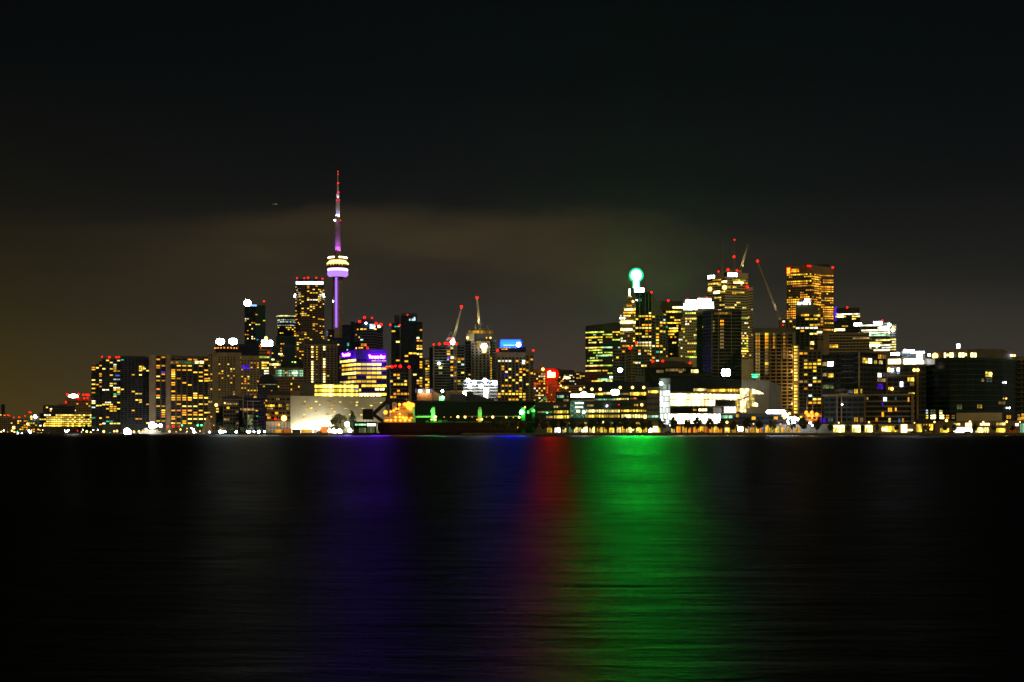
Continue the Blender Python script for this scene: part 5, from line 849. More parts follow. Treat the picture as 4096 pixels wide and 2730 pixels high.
mb.build('curved_ramp', b.root); b.win(3118, 3123, 1560, 1580, 'dim', 1, 3) if False else None
b.block(2900, 3130, 1655, D=958, wall='dark_cladding', glass='glass_blue', fh=3.4, bay=3, ww=2.6, wh=2, p=.10, pal=(('amber', 2), ('dim', 3), ('pale', 1)), depth=8, vis=1700); b.win(2944, 2956, 1658, 1670, 'amber', 2)
b.block(2680, 3330, 1699, D=950, wall='concrete_dark', lit=False, unlit=False, depth=6); front(2680, 3330, 949.9); rr = random.Random(11); x = 2684
while x < 3190:
    w = rr.uniform(9, 24); b.win(x, x + w, rr.choice((1707, 1711)), 1731, rr.choice(('room_amber', 'room_bright', 'room_amber', 'room_pale', 'lit_orange', 'room_yellow', 'lit_orange')), max(1, int(w / 6)), name='shop_window'); x += w + rr.uniform(1, 10)
b.win(2952, 2971, 1708, 1724, 'sign_bluewhite_soft', 1, off=.6, name='shop_sign'); b.win(2996, 3002, 1713, 1717, 'purple', 1, off=.6); b.win(3048, 3056, 1709, 1718, 'blue', 2, off=.6); b.done()
D_ = 952; r = empty('light_bar_sign', (PX(3104, D_), D_, PZ(1660, D_)), 'long horizontal bar of bluish white light below the grey metal prow', 'sign')
mb = MB(); mb.box(PX(3064, D_), PX(3143, D_), D_, D_ + 1, PZ(1656, D_), PZ(1641, D_), 'dark_cladding'); mb.build('sign_box', r); emis('bar_white', (.78, .82, 1), 55, False, True); mb = MB(); x0, x1, z0, z1 = PX(3065, D_), PX(3142, D_), PZ(1655, D_), PZ(1642, D_); h = (z1 - z0) / 2; mb.poly([(x1 - h + h * math.cos(R(a)), D_ - .1, z0 + h + h * math.sin(R(a))) for a in range(-90, 91, 20)] + [(x0 + h + h * math.cos(R(a)), D_ - .1, z0 + h + h * math.sin(R(a))) for a in range(90, 271, 20)], 'bar_white'); mb.build('sign_face', r)
mb = MB(); mb.tube((PX(3075, D_ + .5), D_ + .5, GROUND), (PX(3075, D_ + .5), D_ + .5, PZ(1655, D_)), .3, .3, 'black_steel'); mb.tube((PX(3132, D_ + .5), D_ + .5, GROUND), (PX(3132, D_ + .5), D_ + .5, PZ(1655, D_)), .3, .3, 'black_steel'); mb.build('sign_posts', r)
D_ = 1150; r = empty('green_roof_lamp', (PX(3023, D_), D_, PZ(1530, D_)), 'flat oval roof light glowing green white above the grey metal prow', 'lamp'); mb = MB(); mb.ball((PX(3020, D_), D_, PZ(1508, D_)), 1.2, 'lamp_green', sx=2.2, sz=.8); mb.build('bulb', r); mb = MB(); mb.box(PX(3006, D_), PX(3038, D_), D_ - 1, D_ + 1, PZ(1500, D_), PZ(1498, D_), 'lamp_green'); mb.build('visor', r); mb = MB(); mb.tube((PX(3023, D_), D_ + .5, PZ(1530, D_)), (PX(3023, D_), D_ + .5, PZ(1500, D_)), .25, .2, 'black_steel'); mb.build('pole', r)
# black framed block
b = Building('framed_block', 'black waterfront block of stacked boxes outlined by tan frames, with few lit rooms', 3284, 3650, 965)
kw = dict(wall='dark_cladding', fh=3.4, bay=4.0, ww=3.4, wh=2.1, lit=False, depth=30)
b.block(3288, 3436, 1408, pts=[(3288, 985), (3436, 962)], ytops=(1420, 1407), **{k_: v for k_, v in kw.items() if k_ != 'depth'}); b.block(3436, 3549, 1405, pts=[(3436, 962), (3549, 978)], ytops=(1405, 1412), **{k_: v for k_, v in kw.items() if k_ != 'depth'})
b.block(3296, 3455, 1582, D=955, **{**kw, 'depth': 8}); b.block(3455, 3660, 1578, D=955, **{**kw, 'fh': 3.5, 'bay': 3.4, 'slab': .25, 'slabmat': 'concrete', 'depth': 10})
for x0, x1, y0, y1, D_ in ((3433, 3440, 1403, 1580, 960.5), (3544, 3550, 1410, 1574, 974)): b.block(x0, x1, y0, y1, D=D_, wall='brown_precast', lit=False, unlit=False, depth=1.5)
front(3436, 3549, 960); 
for i in range(12): x = 3440 + i * 8.9; b.block(x, x + 8.95, 1403 + i * .55, 1409.5 + i * .55, D=960.4 + i * 1.2, wall='brown_precast', lit=False, unlit=False, depth=1.2, name='frame_beam')
front(3296, 3455, 954); b.box(3290, 3460, 1579, 1586, 'brown_precast', 'frame_beam', out=.8); b.box(3346, 3351, 1586, 1692, 'brown_precast', 'frame_post', out=.8); b.box(3364, 3368, 1586, 1692, 'brown_precast', 'frame_post', out=.8); front(3455, 3660, 954.2); b.box(3456, 3656, 1576.5, 1583.5, 'brown_precast', 'frame_beam', out=.9); b.box(3456, 3463, 1584, 1694, 'brown_precast', 'frame_post', out=.9); b.box(3645, 3656, 1584, 1694, 'brown_precast', 'frame_post', out=.9)
b.facets = [(Vector((PX(3288, 985), 985, 0)), Vector((PX(3436, 962), 962, 0)))]; b.win(3290, 3306, 1449, 1465, 'dim', 3, 2); b.win(3309, 3334, 1447, 1466, 'room_white', 4, 2); b.win(3291, 3306, 1493, 1506, 'dim', 3, 2); b.win(3311, 3334, 1494, 1511, 'room_yellow', 4, 2); b.win(3291, 3334, 1540, 1555, 'dimgreen', 7, 2); b.win(3390, 3412, 1561, 1574, 'dimcool', 4, 2); b.win(3416, 3431, 1557, 1575, 'room_yellow', 3)
for y in (1437, 1462, 1485, 1510, 1533): b.box(3371, 3415, y, y + 1.6, 'grey_metal', 'balcony_rail', out=1.0)
b.facets = [(Vector((PX(3436, 962), 962, 0)), Vector((PX(3549, 978), 978, 0)))]; b.win(3450, 3471, 1432, 1454, 'room_yellow', 4, 2); b.win(3474, 3488, 1434, 1455, 'room_white', 2, 2); b.win(3496, 3508, 1443, 1456, 'room_yellow', 2, 2); b.win(3516, 3530, 1443, 1457, 'room_pale', 3, 2); b.win(3512, 3526, 1419, 1436, 'lit_amber', 2, 2); b.win(3529, 3545, 1420, 1436, 'dim', 2); b.win(3511, 3526, 1493, 1510, 'room_white', 2, 2); b.win(3531, 3544, 1492, 1508, 'dimcool', 2); b.win(3509, 3542, 1515, 1528, 'dim', 5); b.win(3508, 3532, 1535, 1558, 'glow_violet', 3, 2); b.win(3545, 3549, 1500, 1572, 'glow_violet', 1, 6, off=1.2); b.win(3442, 3449, 1557, 1574, 'room_yellow', 1)
front(3296, 3455, 954); b.win(3312, 3332, 1674, 1685, 'dimcool', 4); b.win(3281, 3286, 1672, 1692, 'glow_violet', 1); b.win(3292, 3304, 1673, 1692, 'glow_violet', 2); b.win(3416, 3432, 1671, 1688, 'room_amber', 3); b.win(3440, 3453, 1672, 1688, 'dim', 3); b.lamp(3369, 1619, 'bulb_white', .4); b.win(3372, 3387, 1613, 1622, 'lit_blue', 3) if False else None
front(3455, 3660, 954.2); b.win(3533, 3547, 1590, 1605, 'room_white', 2, 2); b.win(3552, 3568, 1632, 1648, 'amber', 3); b.win(3580, 3586, 1632, 1645, 'amber'); b.win(3527, 3536, 1649, 1668, 'amber', 2); b.win(3554, 3563, 1673, 1690, 'room_pale', 2); b.win(3502, 3512, 1672, 1686, 'amber', 2); b.win(3608, 3616, 1674, 1690, 'amber', 2); b.win(3631, 3637, 1590, 1608, 'amber', 1); b.win(3527, 3533, 1611, 1624, 'glow_violet'); b.win(3580, 3586, 1589, 1602, 'dimcool'); b.win(3594, 3600, 1676, 1690, 'blue'); b.win(3467, 3473, 1590, 1600, 'dim')
b.block(3280, 3665, 1697, D=948, wall='brown_precast', lit=False, unlit=False, depth=6); front(3280, 3665, 947.9)
for x0, x1 in ((3280, 3313), (3333, 3378), (3408, 3442), (3459, 3490)): b.win(x0, x1, 1703, 1730, 'room_pale', 7, name='shop_window'); b.win(x0 + 2, x1 - 2, 1702, 1711, 'room_bright', 1, off=.6, name='shop_light')
b.win(3527, 3590, 1705, 1728, 'room_yellow', 12, name='shop_window'); b.win(3604, 3628, 1699, 1731, 'room_bright', 5, off=.5, name='shop_window'); b.win(3626, 3650, 1718, 1724, 'room_bright', 3, off=.5, name='shop_window'); b.win(3527, 3552, 1712, 1724, 'room_bright', 3, off=.5, name='shop_window'); b.done()
# terrace block
b = Building('terrace_block', 'block with a brilliantly lit roof terrace, just right of the black framed block', 3546, 3708, 1000)
kw = dict(wall='dark_cladding', fh=3.4, bay=4.0, ww=3.3, wh=2.1, lit=False, depth=24)
b.block(3550, 3704, 1464, **kw); b.block(3552, 3706, 1437, 1457, D=1010, wall='concrete', lit=False, unlit=False, depth=14); front(3550, 3704, 999); b.box(3548, 3706, 1458, 1465, 'brown_precast', 'frame_beam', out=1.2); b.box(3666, 3675, 1465, 1690, 'brown_precast', 'frame_post', out=1.0); b.box(3550, 3666, 1500, 1506, 'brown_precast', 'frame_beam', out=1.0)
front(3552, 3706, 1009); b.win(3552, 3602, 1437, 1457, 'room_bright', 9); b.win(3614, 3670, 1436, 1458, 'room_white', 8); b.win(3672, 3702, 1443, 1459, 'room_white', 5); b.win(3666, 3690, 1414, 1442, 'room_white', 3, 3, off=1)
b.block(3606, 3700, 1406, 1436, D=1018, wall='grey_metal', lit=False, unlit=False, depth=12); front(3606, 3700, 1017); b.win(3642, 3698, 1407, 1413, 'sign_bluewhite_soft', 1, name='roof_light'); b.win(3563, 3598, 1411, 1422, 'sign_bluewhite_soft', off=.6, name='roof_sign'); b.win(3610, 3662, 1414, 1424, 'dimcool', 8); 
for x in (3619, 3629, 3644, 3653): b.lamp(x, 1403, 'bulb_white', .8)
front(3550, 3704, 999); b.lamp(3556, 1480, 'bulb_warm', 1.6); b.lamp(3569, 1482, 'bulb_white', 1.0); b.win(3587, 3599, 1472, 1486, 'room_white', 2); b.win(3588, 3599, 1490, 1496, 'cool', 2); b.lamp(3657, 1481, 'bulb_warm', 1.2); b.lamp(3671, 1481, 'bulb_warm', 1.2); b.win(3630, 3656, 1511, 1526, 'room_yellow', 4); b.win(3640, 3656, 1530, 1544, 'dim', 3); b.win(3600, 3612, 1528, 1548, 'room_white', 1); b.win(3604, 3618, 1538, 1549, 'glow_violet', 2); b.lamp(3568, 1556, 'bulb_warm', 1.2); b.win(3634, 3658, 1571, 1582, 'room_yellow', 5); b.win(3553, 3562, 1549, 1560, 'amber', 2); b.done()
for i, (px, py) in enumerate(((3716, 1421), (3740, 1425))):
    D_ = 1001; r = empty('roof_floodlight', (PX(px, D_), D_, PZ(1440, D_)), ('smaller white lamp left of the star bright floodlight' if i == 0 else 'star bright yellow white floodlight on the left end of the curved glass block roof'), 'floodlight'); mb = MB(); mb.tube(world_loc(r), (PX(px, D_), D_, PZ(py + 4, D_)), .15, .1, 'black_steel'); mb.build('pole', r); child(ball_mesh('bulb_white' if i == 0 else 'bulb_warm'), 'bulb', r, (PX(px, D_), D_ - .3, PZ(py, D_)), 0, (1.0, 2.3)[i])
# curved glass block
b = Building('curved_block', 'long dark curved glass apartment block with four bright penthouse windows', 3688, 4080, 985)
kw = dict(wall='glass_green', glass='glass_dark', fh=3.75, bay=4.4, ww=3.9, wh=2.4, lit=False, slab=.7, slabmat='teal_metal')
arc = [(3694, 1006), (3740, 990), (3800, 982), (3870, 980), (3940, 985), (4010, 1000), (4070, 1025)]
b.block(3694, 4070, 1440, pts=arc, depth=26, topm=1.2, **kw); front(3740, 4010, 980); pf = [(3750, 1000), (3800, 994), (3870, 992), (3940, 996), (4010, 1010), (4062, 1032)]
b.block(3750, 4062, 1402, 1439.6, pts=pf, depth=18, wall='concrete_dark', lit=False, unlit=False, ytops=(1409, 1402, 1398, 1396, 1398, 1414)); P = [Vector((PX(x, d), d, 0)) for x, d in pf]; b.facets = list(zip(P[:-1], P[1:]))
for x0, x1 in ((3776, 3784), (3797, 3815), (3834, 3858), (3882, 3907)): b.win(x0, x1, 1412, 1433, 'room_bright', 2, 1)
b.lamp(3791, 1421, 'bulb_warm', .9); b.lamp(3862, 1419, 'bulb_warm', 1.0); b.lamp(4058, 1423, 'bulb_warm', .9); b.lamp(4047, 1423, 'bulb_white', .5)
P = [Vector((PX(x, d), d, 0)) for x, d in arc]; b.facets = list(zip(P[:-1], P[1:])); b.win(3942, 3968, 1488, 1508, 'room_yellow', 4); b.lamp(3962, 1497, 'bulb_warm', 1.3); b.win(3946, 3968, 1513, 1529, 'dimcool', 3); b.win(3926, 3936, 1516, 1527, 'dim'); b.win(3909, 3928, 1620, 1634, 'room_yellow', 4); b.win(3695, 3712, 1640, 1656, 'cool', 2); b.win(3722, 3744, 1640, 1656, 'dimgreen', 3); b.win(3757, 3770, 1642, 1658, 'room_pale', 2)
for x0, x1, mt in ((3684, 3692, 'room_yellow'), (3697, 3713, 'room_yellow'), (3722, 3746, 'room_bright'), (3758, 3776, 'room_bright'), (3784, 3796, 'amber'), (3807, 3819, 'dim')): b.win(x0, x1, 1661, 1676, mt, 3)
b.win(3994, 4018, 1604, 1618, 'dim', 3); b.win(4003, 4017, 1603, 1616, 'blue', 2) if False else None; b.lamp(4025, 1595, 'bulb_warm', .6); b.lamp(4038, 1633, 'bulb_white', .5); b.lamp(4022, 1531, 'bulb_white', .5); b.win(3828, 3848, 1620, 1638, 'dimgreen', 3); b.done()
D_ = 1000; r = empty('roof_beacon', (PX(3834, D_), D_, PZ(1400, D_)), 'small upright violet white sign on the curved glass block roof', 'sign'); mb = MB(); mb.box(PX(3829, D_), PX(3839, D_), D_, D_ + .6, PZ(1394, D_), PZ(1377, D_), 'sign_bluewhite_soft'); mb.build('sign_face', r); mb = MB(); mb.tube((PX(3834, D_), D_ + .9, PZ(1401, D_)), (PX(3834, D_), D_ + .9, PZ(1380, D_)), .12, .12, 'black_steel'); mb.build('pole', r)
b = Building('dark_apartments', 'unlit brownish apartment block cut by the right edge of the picture', 4036, 4140, 1040)
b.block(4040, 4160, 1430, wall='brown_precast', fh=3.6, bay=4.2, ww=3.6, wh=2.2, p=.03, slab=.8, slabmat='concrete_dark', depth=30); b.win(4064, 4080, 1658, 1676, 'dim', 3); b.win(4086, 4104, 1655, 1678, 'room_amber', 4); b.done()
b = Building('low_pavilion', 'low pale flat roofed pavilion in front of the curved glass block', 3812, 4030, 955)
b.block(3826, 4008, 1652, 1684, wall='pale_panel', lit=False, unlit=False, depth=14, D=958); b.block(3740, 4140, 1684, D=952, wall='brown_precast', lit=False, unlit=False, depth=8); front(3740, 4140, 951.8)
for x0, x1, y0, y1, mt, n_ in ((3760, 3796, 1714, 1731, 'room_yellow', 7), (3815, 3840, 1694, 1702, 'room_pale', 5), (3814, 3888, 1711, 1731, 'room_white', 16), (3861, 3887, 1693, 1706, 'room_bright', 3), (3902, 3956, 1711, 1731, 'room_pale', 14), (3920, 3958, 1694, 1702, 'room_bright', 5), (3985, 4022, 1714, 1730, 'room_yellow', 9), (3985, 4022, 1692, 1702, 'room_pale', 5), (4062, 4074, 1695, 1704, 'room_white', 3), (4080, 4112, 1695, 1731, 'room_mint', 7), (4026, 4044, 1662, 1676, 'amber', 3)): b.win(x0, x1, y0, y1, mt, n_, name='shop_window')
b.done()
b = Building('shop_block', 'squat shop with yellow lit windows at the foot of the terrace block', 3656, 3742, 950)
b.block(3658, 3740, 1678, wall='dark_cladding', lit=False, unlit=False, depth=10); b.win(3658, 3688, 1697, 1729, 'room_yellow', 6, name='shop_window'); b.win(3694, 3732, 1697, 1722, 'room_amber', 7, name='shop_window'); b.done()
b = Building('amber_pavilion', 'brown pavilion glowing orange under its lamps, beside the violet windows', 3206, 3286, 965)
b.block(3208, 3286, 1654, wall='brick_orange', fh=3.6, bay=3, ww=2, wh=1.6, p=.15, pal=(('orange', 1), ('dim', 2)), depth=12, vis=1720)
for x in (3226, 3248): b.block(x, x + 4, 1584, D=963, wall='brown_precast', lit=False, unlit=False, depth=1)
b.facets = [tuple(b.line(3208, 3286, 964))]
for x, y in ((3225, 1651), (3247, 1651), (3234, 1662), (3267, 1658)): b.lamp(x, y, 'bulb_orange', 1.25, off=3)
a, _ = b.hit(3247, 4); point_light('pavilion_light', (a.x, a.y, PZ(1660, a.y)), 7000, (1, .42, .06), .6); b.done()
HAZE = 4.8e-6
# ------------------------------------------------------------------ ship, quay and promenade
SD = 992.0
S = empty('cargo_ship', (PX(1850, SD), SD, 0), 'long maroon cargo ship moored with its orange lit deckhouse at the stern', 'ship')
def sx(px): return PX(px, SD)
def sz(py): return PZ(py, SD)
m = MB(); zd = sz(1691); secs = []
L0, L1 = sx(1507), sx(2300)
for t in (0, .012, .03, .07, .15, .5, .82, .91, .96, .99, 1):
    x = L0 + (L1 - L0) * t; hb = 11 * min(1, (.55 + 6 * t) if t < .1 else 1, math.sqrt(max(.004, (1 - t) / .14)) if t > .86 else 1)
    keel = 0 if t > .03 else 5.5 - t * 180; rake = 5 * max(0, (t - .86) / .14)
    secs.append([(x, SD + 12 - hb, zd), (x - rake, SD + 12 - hb * .96, max(-2, 3 + keel)), (x - rake, SD + 12 - hb * .8, -2 + keel), (x - rake, SD + 12 + hb * .8, -2 + keel), (x - rake, SD + 12 + hb * .96, max(-2, 3 + keel)), (x, SD + 12 + hb, zd)])
for A, B_ in zip(secs[:-1], secs[1:]):
    for i in range(5): m.poly([A[i], A[i + 1], B_[i + 1], B_[i]][::-1], 'hull_maroon')
    m.poly([A[0], B_[0], B_[5], A[5]], 'deck_green')
m.poly(secs[0][::-1], 'hull_maroon'); m.poly(secs[-1], 'hull_maroon'); m.build('hull', S)
yf = SD + 1.2
def sbox(name, px0, px1, py0, py1, mat, y0=2.5, y1=20, parent=S):
    m = MB(); m.box(sx(px0), sx(px1), SD + y0, SD + y1, sz(py1), sz(py0), mat); return m.build(name, parent)
sbox('deckhouse', 1533, 1654, 1668, 1690.8, 'ship_white', 2.0, 21); sbox('accommodation_block', 1556, 1652, 1645, 1667.8, 'ship_white', 4, 19); d3 = sbox('upper_accommodation', 1590, 1652, 1626, 1644.8, 'ship_white', 5, 18); br = sbox('bridge', 1606, 1653, 1613, 1625.8, 'ship_white', 3, 20)
m = MB()
for i in range(9): x = sx(1609 + i * 4.8); m.box(x, x + .6, SD + 2.9, SD + 2.99, sz(1621), sz(1617), 'glass_dark')
m.build('bridge_windows', br)
for (x0, x1, y, n_) in ((1538, 1650, 1674, 16), (1538, 1650, 1682, 16), (1560, 1648, 1652, 13), (1560, 1648, 1660, 13), (1594, 1648, 1634, 8)):
    yy = {1674: 1.95, 1682: 1.95, 1652: 3.95, 1660: 3.95, 1634: 4.95}[y]; pm = shared('porthole', lambda: (lambda q: (q.box(0, .7, -.03, 0, 0, .63, 'glass_dark'), q.mesh('porthole'))[1])(MB()))
    for i in range(n_): child(pm, 'porthole', S, (sx(x0 + (x1 - x0) * (i + .3) / n_), SD + yy, sz(y + 3.5)))
m = MB(); m.prism([(sx(1565), SD + 9), (sx(1580), SD + 9), (sx(1580), SD + 15), (sx(1565), SD + 15)], sz(1645), sz(1610), 'ship_white'); fn = m.build('funnel', S)
m = MB(); c = Vector((sx(1572.5), SD + 8.93, sz(1619))); leaf = [(0, 1), (.16, .62), (.36, .72), (.28, .28), (.52, .5), (.6, .34), (.92, .38), (.8, .1), (.96, -.02), (.5, -.36), (.56, -.56), (.06, -.48), (.04, -.95)]; leaf = leaf + [(-x, y) for x, y in leaf[::-1][:-1]]
m.poly([c + Vector((x * .95, 0, y * 1.05)) for x, y in leaf[::-1]], 'red_paint'); m.build('leaf_emblem', fn)
m = MB(); m.tube((sx(1622), SD + 10, sz(1613)), (sx(1622), SD + 10, sz(1588)), .25, .12, 'ship_white'); m.tube((sx(1612), SD + 10, sz(1597)), (sx(1632), SD + 10, sz(1597)), .12, .12, 'ship_white'); m.tube((sx(1622), SD + 10, sz(1597)), (sx(1644), SD + 10, sz(1611)), .09, .09, 'ship_white'); m.tube((sx(1636), SD + 8, sz(1613)), (sx(1630), SD + 8, sz(1602)), .35, .2, 'ship_white'); m.build('mast', S)
m = MB()
for lv, x0, x1, yy in ((1668, 1533, 1654, 1.9), (1645, 1556, 1652, 3.9), (1690.8, 1507, 1660, .9)):
    m.box(sx(x0), sx(x1), SD + yy - .03, SD + yy + .03, sz(lv) + 1.0, sz(lv) + 1.08, 'ship_white'); n_ = int((x1 - x0) / 5)
    for i in range(n_ + 1): x = sx(x0 + (x1 - x0) * i / n_); m.box(x - .04, x + .04, SD + yy - .04, SD + yy + .04, sz(lv), sz(lv) + 1.0, 'ship_white')
m.build('railings', S)
m = MB(); m.box(sx(1631), sx(1653), SD + .6, SD + 2.4, sz(1669), sz(1659), 'orange_paint'); m.prism([(sx(1633), SD + .4), (sx(1651), SD + .4), (sx(1651), SD + 2.2), (sx(1633), SD + 2.2)], sz(1658.8), sz(1656.5), 'dark_cladding'); m.build('lifeboat', S)
emis('bulb_deck', (1, .25, .015), 4.5, False)
LP = ((1541, 1650, 2.0), (1562, 1647, 1.0), (1574, 1643, 1.1), (1583, 1636, 1.1), (1593, 1636, .9), (1597, 1619, 1.4), (1618, 1618, 1.6), (1634, 1618, 2.6), (1634, 1627, 2.6), (1648, 1621, 2.2), (1627, 1623, 1.6), (1640, 1636, 1.6), (1598, 1657, 1.1), (1582, 1670, 1.2), (1598, 1669, 1.1), (1611, 1671, 1.4), (1624, 1674, 1.5), (1645, 1671, .8), (1541, 1683, .7), (1549, 1682, 1.0), (1563, 1682, 1.2), (1581, 1682, 1.1), (1601, 1682, 1.3), (1619, 1682, 1.3), (1638, 1681, 1.2))
for px, py, r_ in LP: child(ball_mesh('bulb_deck'), 'deck_lamp', S, (sx(px), SD + (1.2 if py > 1665 else 2.2), sz(py)), 0, r_ * .78)
for px, py, pw in ((1541, 1650, 900), (1562, 1660, 700), (1597, 1632, 1300), (1636, 1622, 2600), (1600, 1660, 1300), (1640, 1650, 1300), (1560, 1680, 700), (1615, 1680, 900)): point_light('deck_light', (sx(px), SD - 1.8, sz(py)), pw * .08, (1, .20, .004), .4)
# deck gear lit green
m = MB(); m.box(sx(1657), sx(1730), SD + 6, SD + 7.2, sz(1670.5), sz(1665.5), 'white_paint')
for i in range(7): m.tube((sx(1657 + i * 10), SD + 6.4, sz(1665.5)), (sx(1662 + i * 10), SD + 6.4, sz(1660)), .1, .1, 'white_paint', 4)
m.build('unloading_boom', S)
m = MB(); m.prism([(sx(1724), SD + 4), (sx(1738), SD + 4), (sx(1738), SD + 9), (sx(1724), SD + 9)], sz(1690), sz(1634), 'white_paint'); m.box(sx(1721), sx(1725), SD + 4.5, SD + 7, sz(1650), sz(1640), 'white_paint'); m.box(sx(1727), sx(1737), SD + 4.6, SD + 8, sz(1633.9), sz(1628), 'white_paint'); m.build('kingpost', S)
m = MB(); m.prism([(sx(1911), SD + 4), (sx(1926), SD + 4), (sx(1926), SD + 8), (sx(1911), SD + 8)], sz(1690), sz(1638), 'ship_white'); m.box(sx(1914), sx(1924), SD + 4.4, SD + 7, sz(1637.9), sz(1629), 'ship_white'); m.build('kingpost', S)
m = MB()
for x0, x1 in ((1850, 1911), (1980, 2080), (1926, 1978)): m.box(sx(x0), sx(x1), SD + 3, SD + 3.5, sz(1667), sz(1664.5), 'grey_metal')
m.build('deck_pipe', S)
m = MB(); rr = random.Random(3)
for i in range(46): x = sx(1700 + rr.random() * 90); z = sz(1691) + rr.random() * 2.0; m.box(x, x + rr.uniform(.4, 2), SD + rr.uniform(3, 6), SD + 7, sz(1691), z, 'deck_green')
m.build('deck_winches', S)
for i in range(9): sbox('hatch_cover', 1760 + i * 58, 1808 + i * 58, 1686, 1690.8, 'deck_green', 6, 18)
for px, py, r_ in ((1742, 1668, 1.4), (1776, 1669, .5), (1803, 1669, .5), (1831, 1668, 1.5), (1860, 1669, 1.4), (1888, 1669, .5), (1946, 1669, .5), (1971, 1669, 1.5), (2025, 1670, 1.1), (2053, 1670, .6), (2077, 1670, 1.4), (1722, 1678, .7), (1741, 1680, 1.1), (1908, 1679, .8), (1917, 1679, .9), (1927, 1678, 1.3)):
    child(ball_mesh('bulb_orange' if r_ < 1 else 'bulb_warm'), 'deck_lamp', S, (sx(px), SD + 2.2, sz(py)), 0, r_ * .62)
for px, py, y_, pw in ((1734, 1672, -3, 5200), (1708, 1662, -2, 2600), (1748, 1684, -1, 1600), (1690, 1660, -2, 1600), (1921, 1660, -2, 900)): point_light('green_deck_light', (sx(px), SD + 1.5 + y_ * .3, sz(py - 6)), pw * .6, (.012, 1, .06), .4)
principled('shed_dark', (.005, .008, .006), rough=.6, scale=.05)
# sugar shed behind, gabled brown house, green box
b = Building('long_shed', 'long dark windowless green steel shed behind the cargo ship', 1650, 2152, 1042)
b.block(1650, 2152, 1606, wall='shed_dark', lit=False, unlit=False, depth=40, piers=9, slabmat='shed_dark')
mb = MB(); mb.box(PX(1650, 1042), PX(2152, 1042), 1041, 1041.7, PZ(1609, 1042), PZ(1603, 1042), 'dark_cladding'); mb.build('roof_edge', b.root); b.done()
b = Building('gabled_house', 'small brown gabled works building lit orange, above the left end of the long shed', 1664, 1784, 1100)
b.block(1668, 1728, 1572, wall='brick_orange', lit=False, unlit=False, depth=16); b.block(1728, 1780, 1575, pts=[(1728, 1101), (1782, 1108)], wall='brick_orange', lit=False, unlit=False, depth=14, ytops=(1562, 1588)); b.block(1660, 1732, 1556, 1571.8, D=1102, wall='dark_cladding', lit=False, unlit=False, depth=16)
for x in (1681, 1712): b.lamp(x, 1565, 'bulb_white', 1.1, off=3)
b.lamp(1770, 1566, 'bulb_white', 1.0, off=3); a, _ = b.hit(1700, 5); point_light('house_light', (a.x, a.y, PZ(1562, a.y)), 3800, (1, .62, .22), .4); b.done()
b = Building('works_block', 'row of dark low works roofs between the brown gabled house and the white building site', 1780, 1992, 1120)
b.block(1782, 1850, 1566, wall='brown_precast', lit=False, unlit=False, depth=16); b.block(1800, 1862, 1578, D=1112, wall='dark_cladding', lit=False, unlit=False, depth=10); b.block(1858, 1892, 1566, D=1116, wall='dark_cladding', lit=False, unlit=False, depth=12); mb = MB(); mb.prism([(PX(1880, 1106), 1106), (PX(1986, 1106), 1106), (PX(1986, 1112), 1112), (PX(1880, 1112), 1112)], PZ(1606, 1106), PZ(1600, 1106), 'dark_cladding', ztops=[PZ(1574, 1106), PZ(1604, 1106), PZ(1604, 1106), PZ(1574, 1106)]); mb.build('sloping_gallery', b.root); b.win(1858, 1866, 1571, 1584, 'room_white', 2); b.done()
D_ = 1046; r = empty('green_works_lamp', (PX(1768, D_), D_, PZ(1604, D_)), 'green box glowing under a bright lamp on the long shed roof', 'lamp'); mb = MB(); mb.box(PX(1757, D_), PX(1778, D_), D_, D_ + 2, PZ(1604, D_), PZ(1586, D_), 'white_paint'); mb.build('housing', r); emis('bulb_mint', (.30, 1, .40), 6, False); child(ball_mesh('bulb_mint'), 'bulb', r, (PX(1771, D_), D_ - 1.6, PZ(1591, D_)), 0, 1.2); point_light('works_light', (PX(1768, D_), D_ - 3, PZ(1594, D_)), 5000, (.02, 1, .12), .3)
# conveyor towers of the sugar works
D_ = 1003; r = empty('conveyor', (PX(1480, D_), D_, GROUND), 'black box and sloping conveyor galleries in front of the pale warehouse, left of the ship', 'conveyor')
def gallery(name, p, q, w, h, d0=None):
    P, Q = Vector((PX(p[0], D_), D_, PZ(p[1], D_))), Vector((PX(q[0], D_), D_, PZ(q[1], D_))); u = (Q - P).normalized(); v = Vector((0, 1, 0)); n = u.cross(v).normalized(); mb = MB(); c = []
    for X in (P, Q):
        for a, e in ((-1, -1), (1, -1), (1, 1), (-1, 1)): c.append(X + n * a * h / 2 + v * (e * w / 2))
    b0 = len(mb.v); mb.v += c
    for f in ((0, 1, 2, 3), (7, 6, 5, 4), (0, 4, 5, 1), (1, 5, 6, 2), (2, 6, 7, 3), (3, 7, 4, 0)): mb.f.append(f); mb.m.append(mb.slot('black_steel'))
    return mb.build(name, r)
mb = MB(); mb.box(PX(1452, D_), PX(1493, D_), D_ - 3, D_ + 4, PZ(1679, D_), PZ(1637, D_), 'black_steel'); mb.build('transfer_house', r)
gallery('gallery', (1488, 1662), (1556, 1600), 3, 2.6); gallery('gallery', (1490, 1655), (1540, 1693), 2.6, 2.6); mb = MB(); mb.box(PX(1546, D_), PX(1559, D_), D_ + 1.6, D_ + 4.5, PZ(1618, D_), PZ(1479, D_), 'black_steel'); mb.build('lift_shaft', r); mb = MB(); mb.box(PX(1544, D_), PX(1575, D_), D_ + 1.7, D_ + 5, PZ(1619, D_), PZ(1594, D_), 'black_steel'); mb.build('head_house', r)
mb = MB()
for x in (1454, 1466, 1479, 1491, 1519, 1532): mb.box(PX(x, D_) - .15, PX(x, D_) + .15, D_ - .15, D_ + .15, GROUND, PZ(1678 if x < 1500 else (1668 if x < 1525 else 1682), D_), 'black_steel')
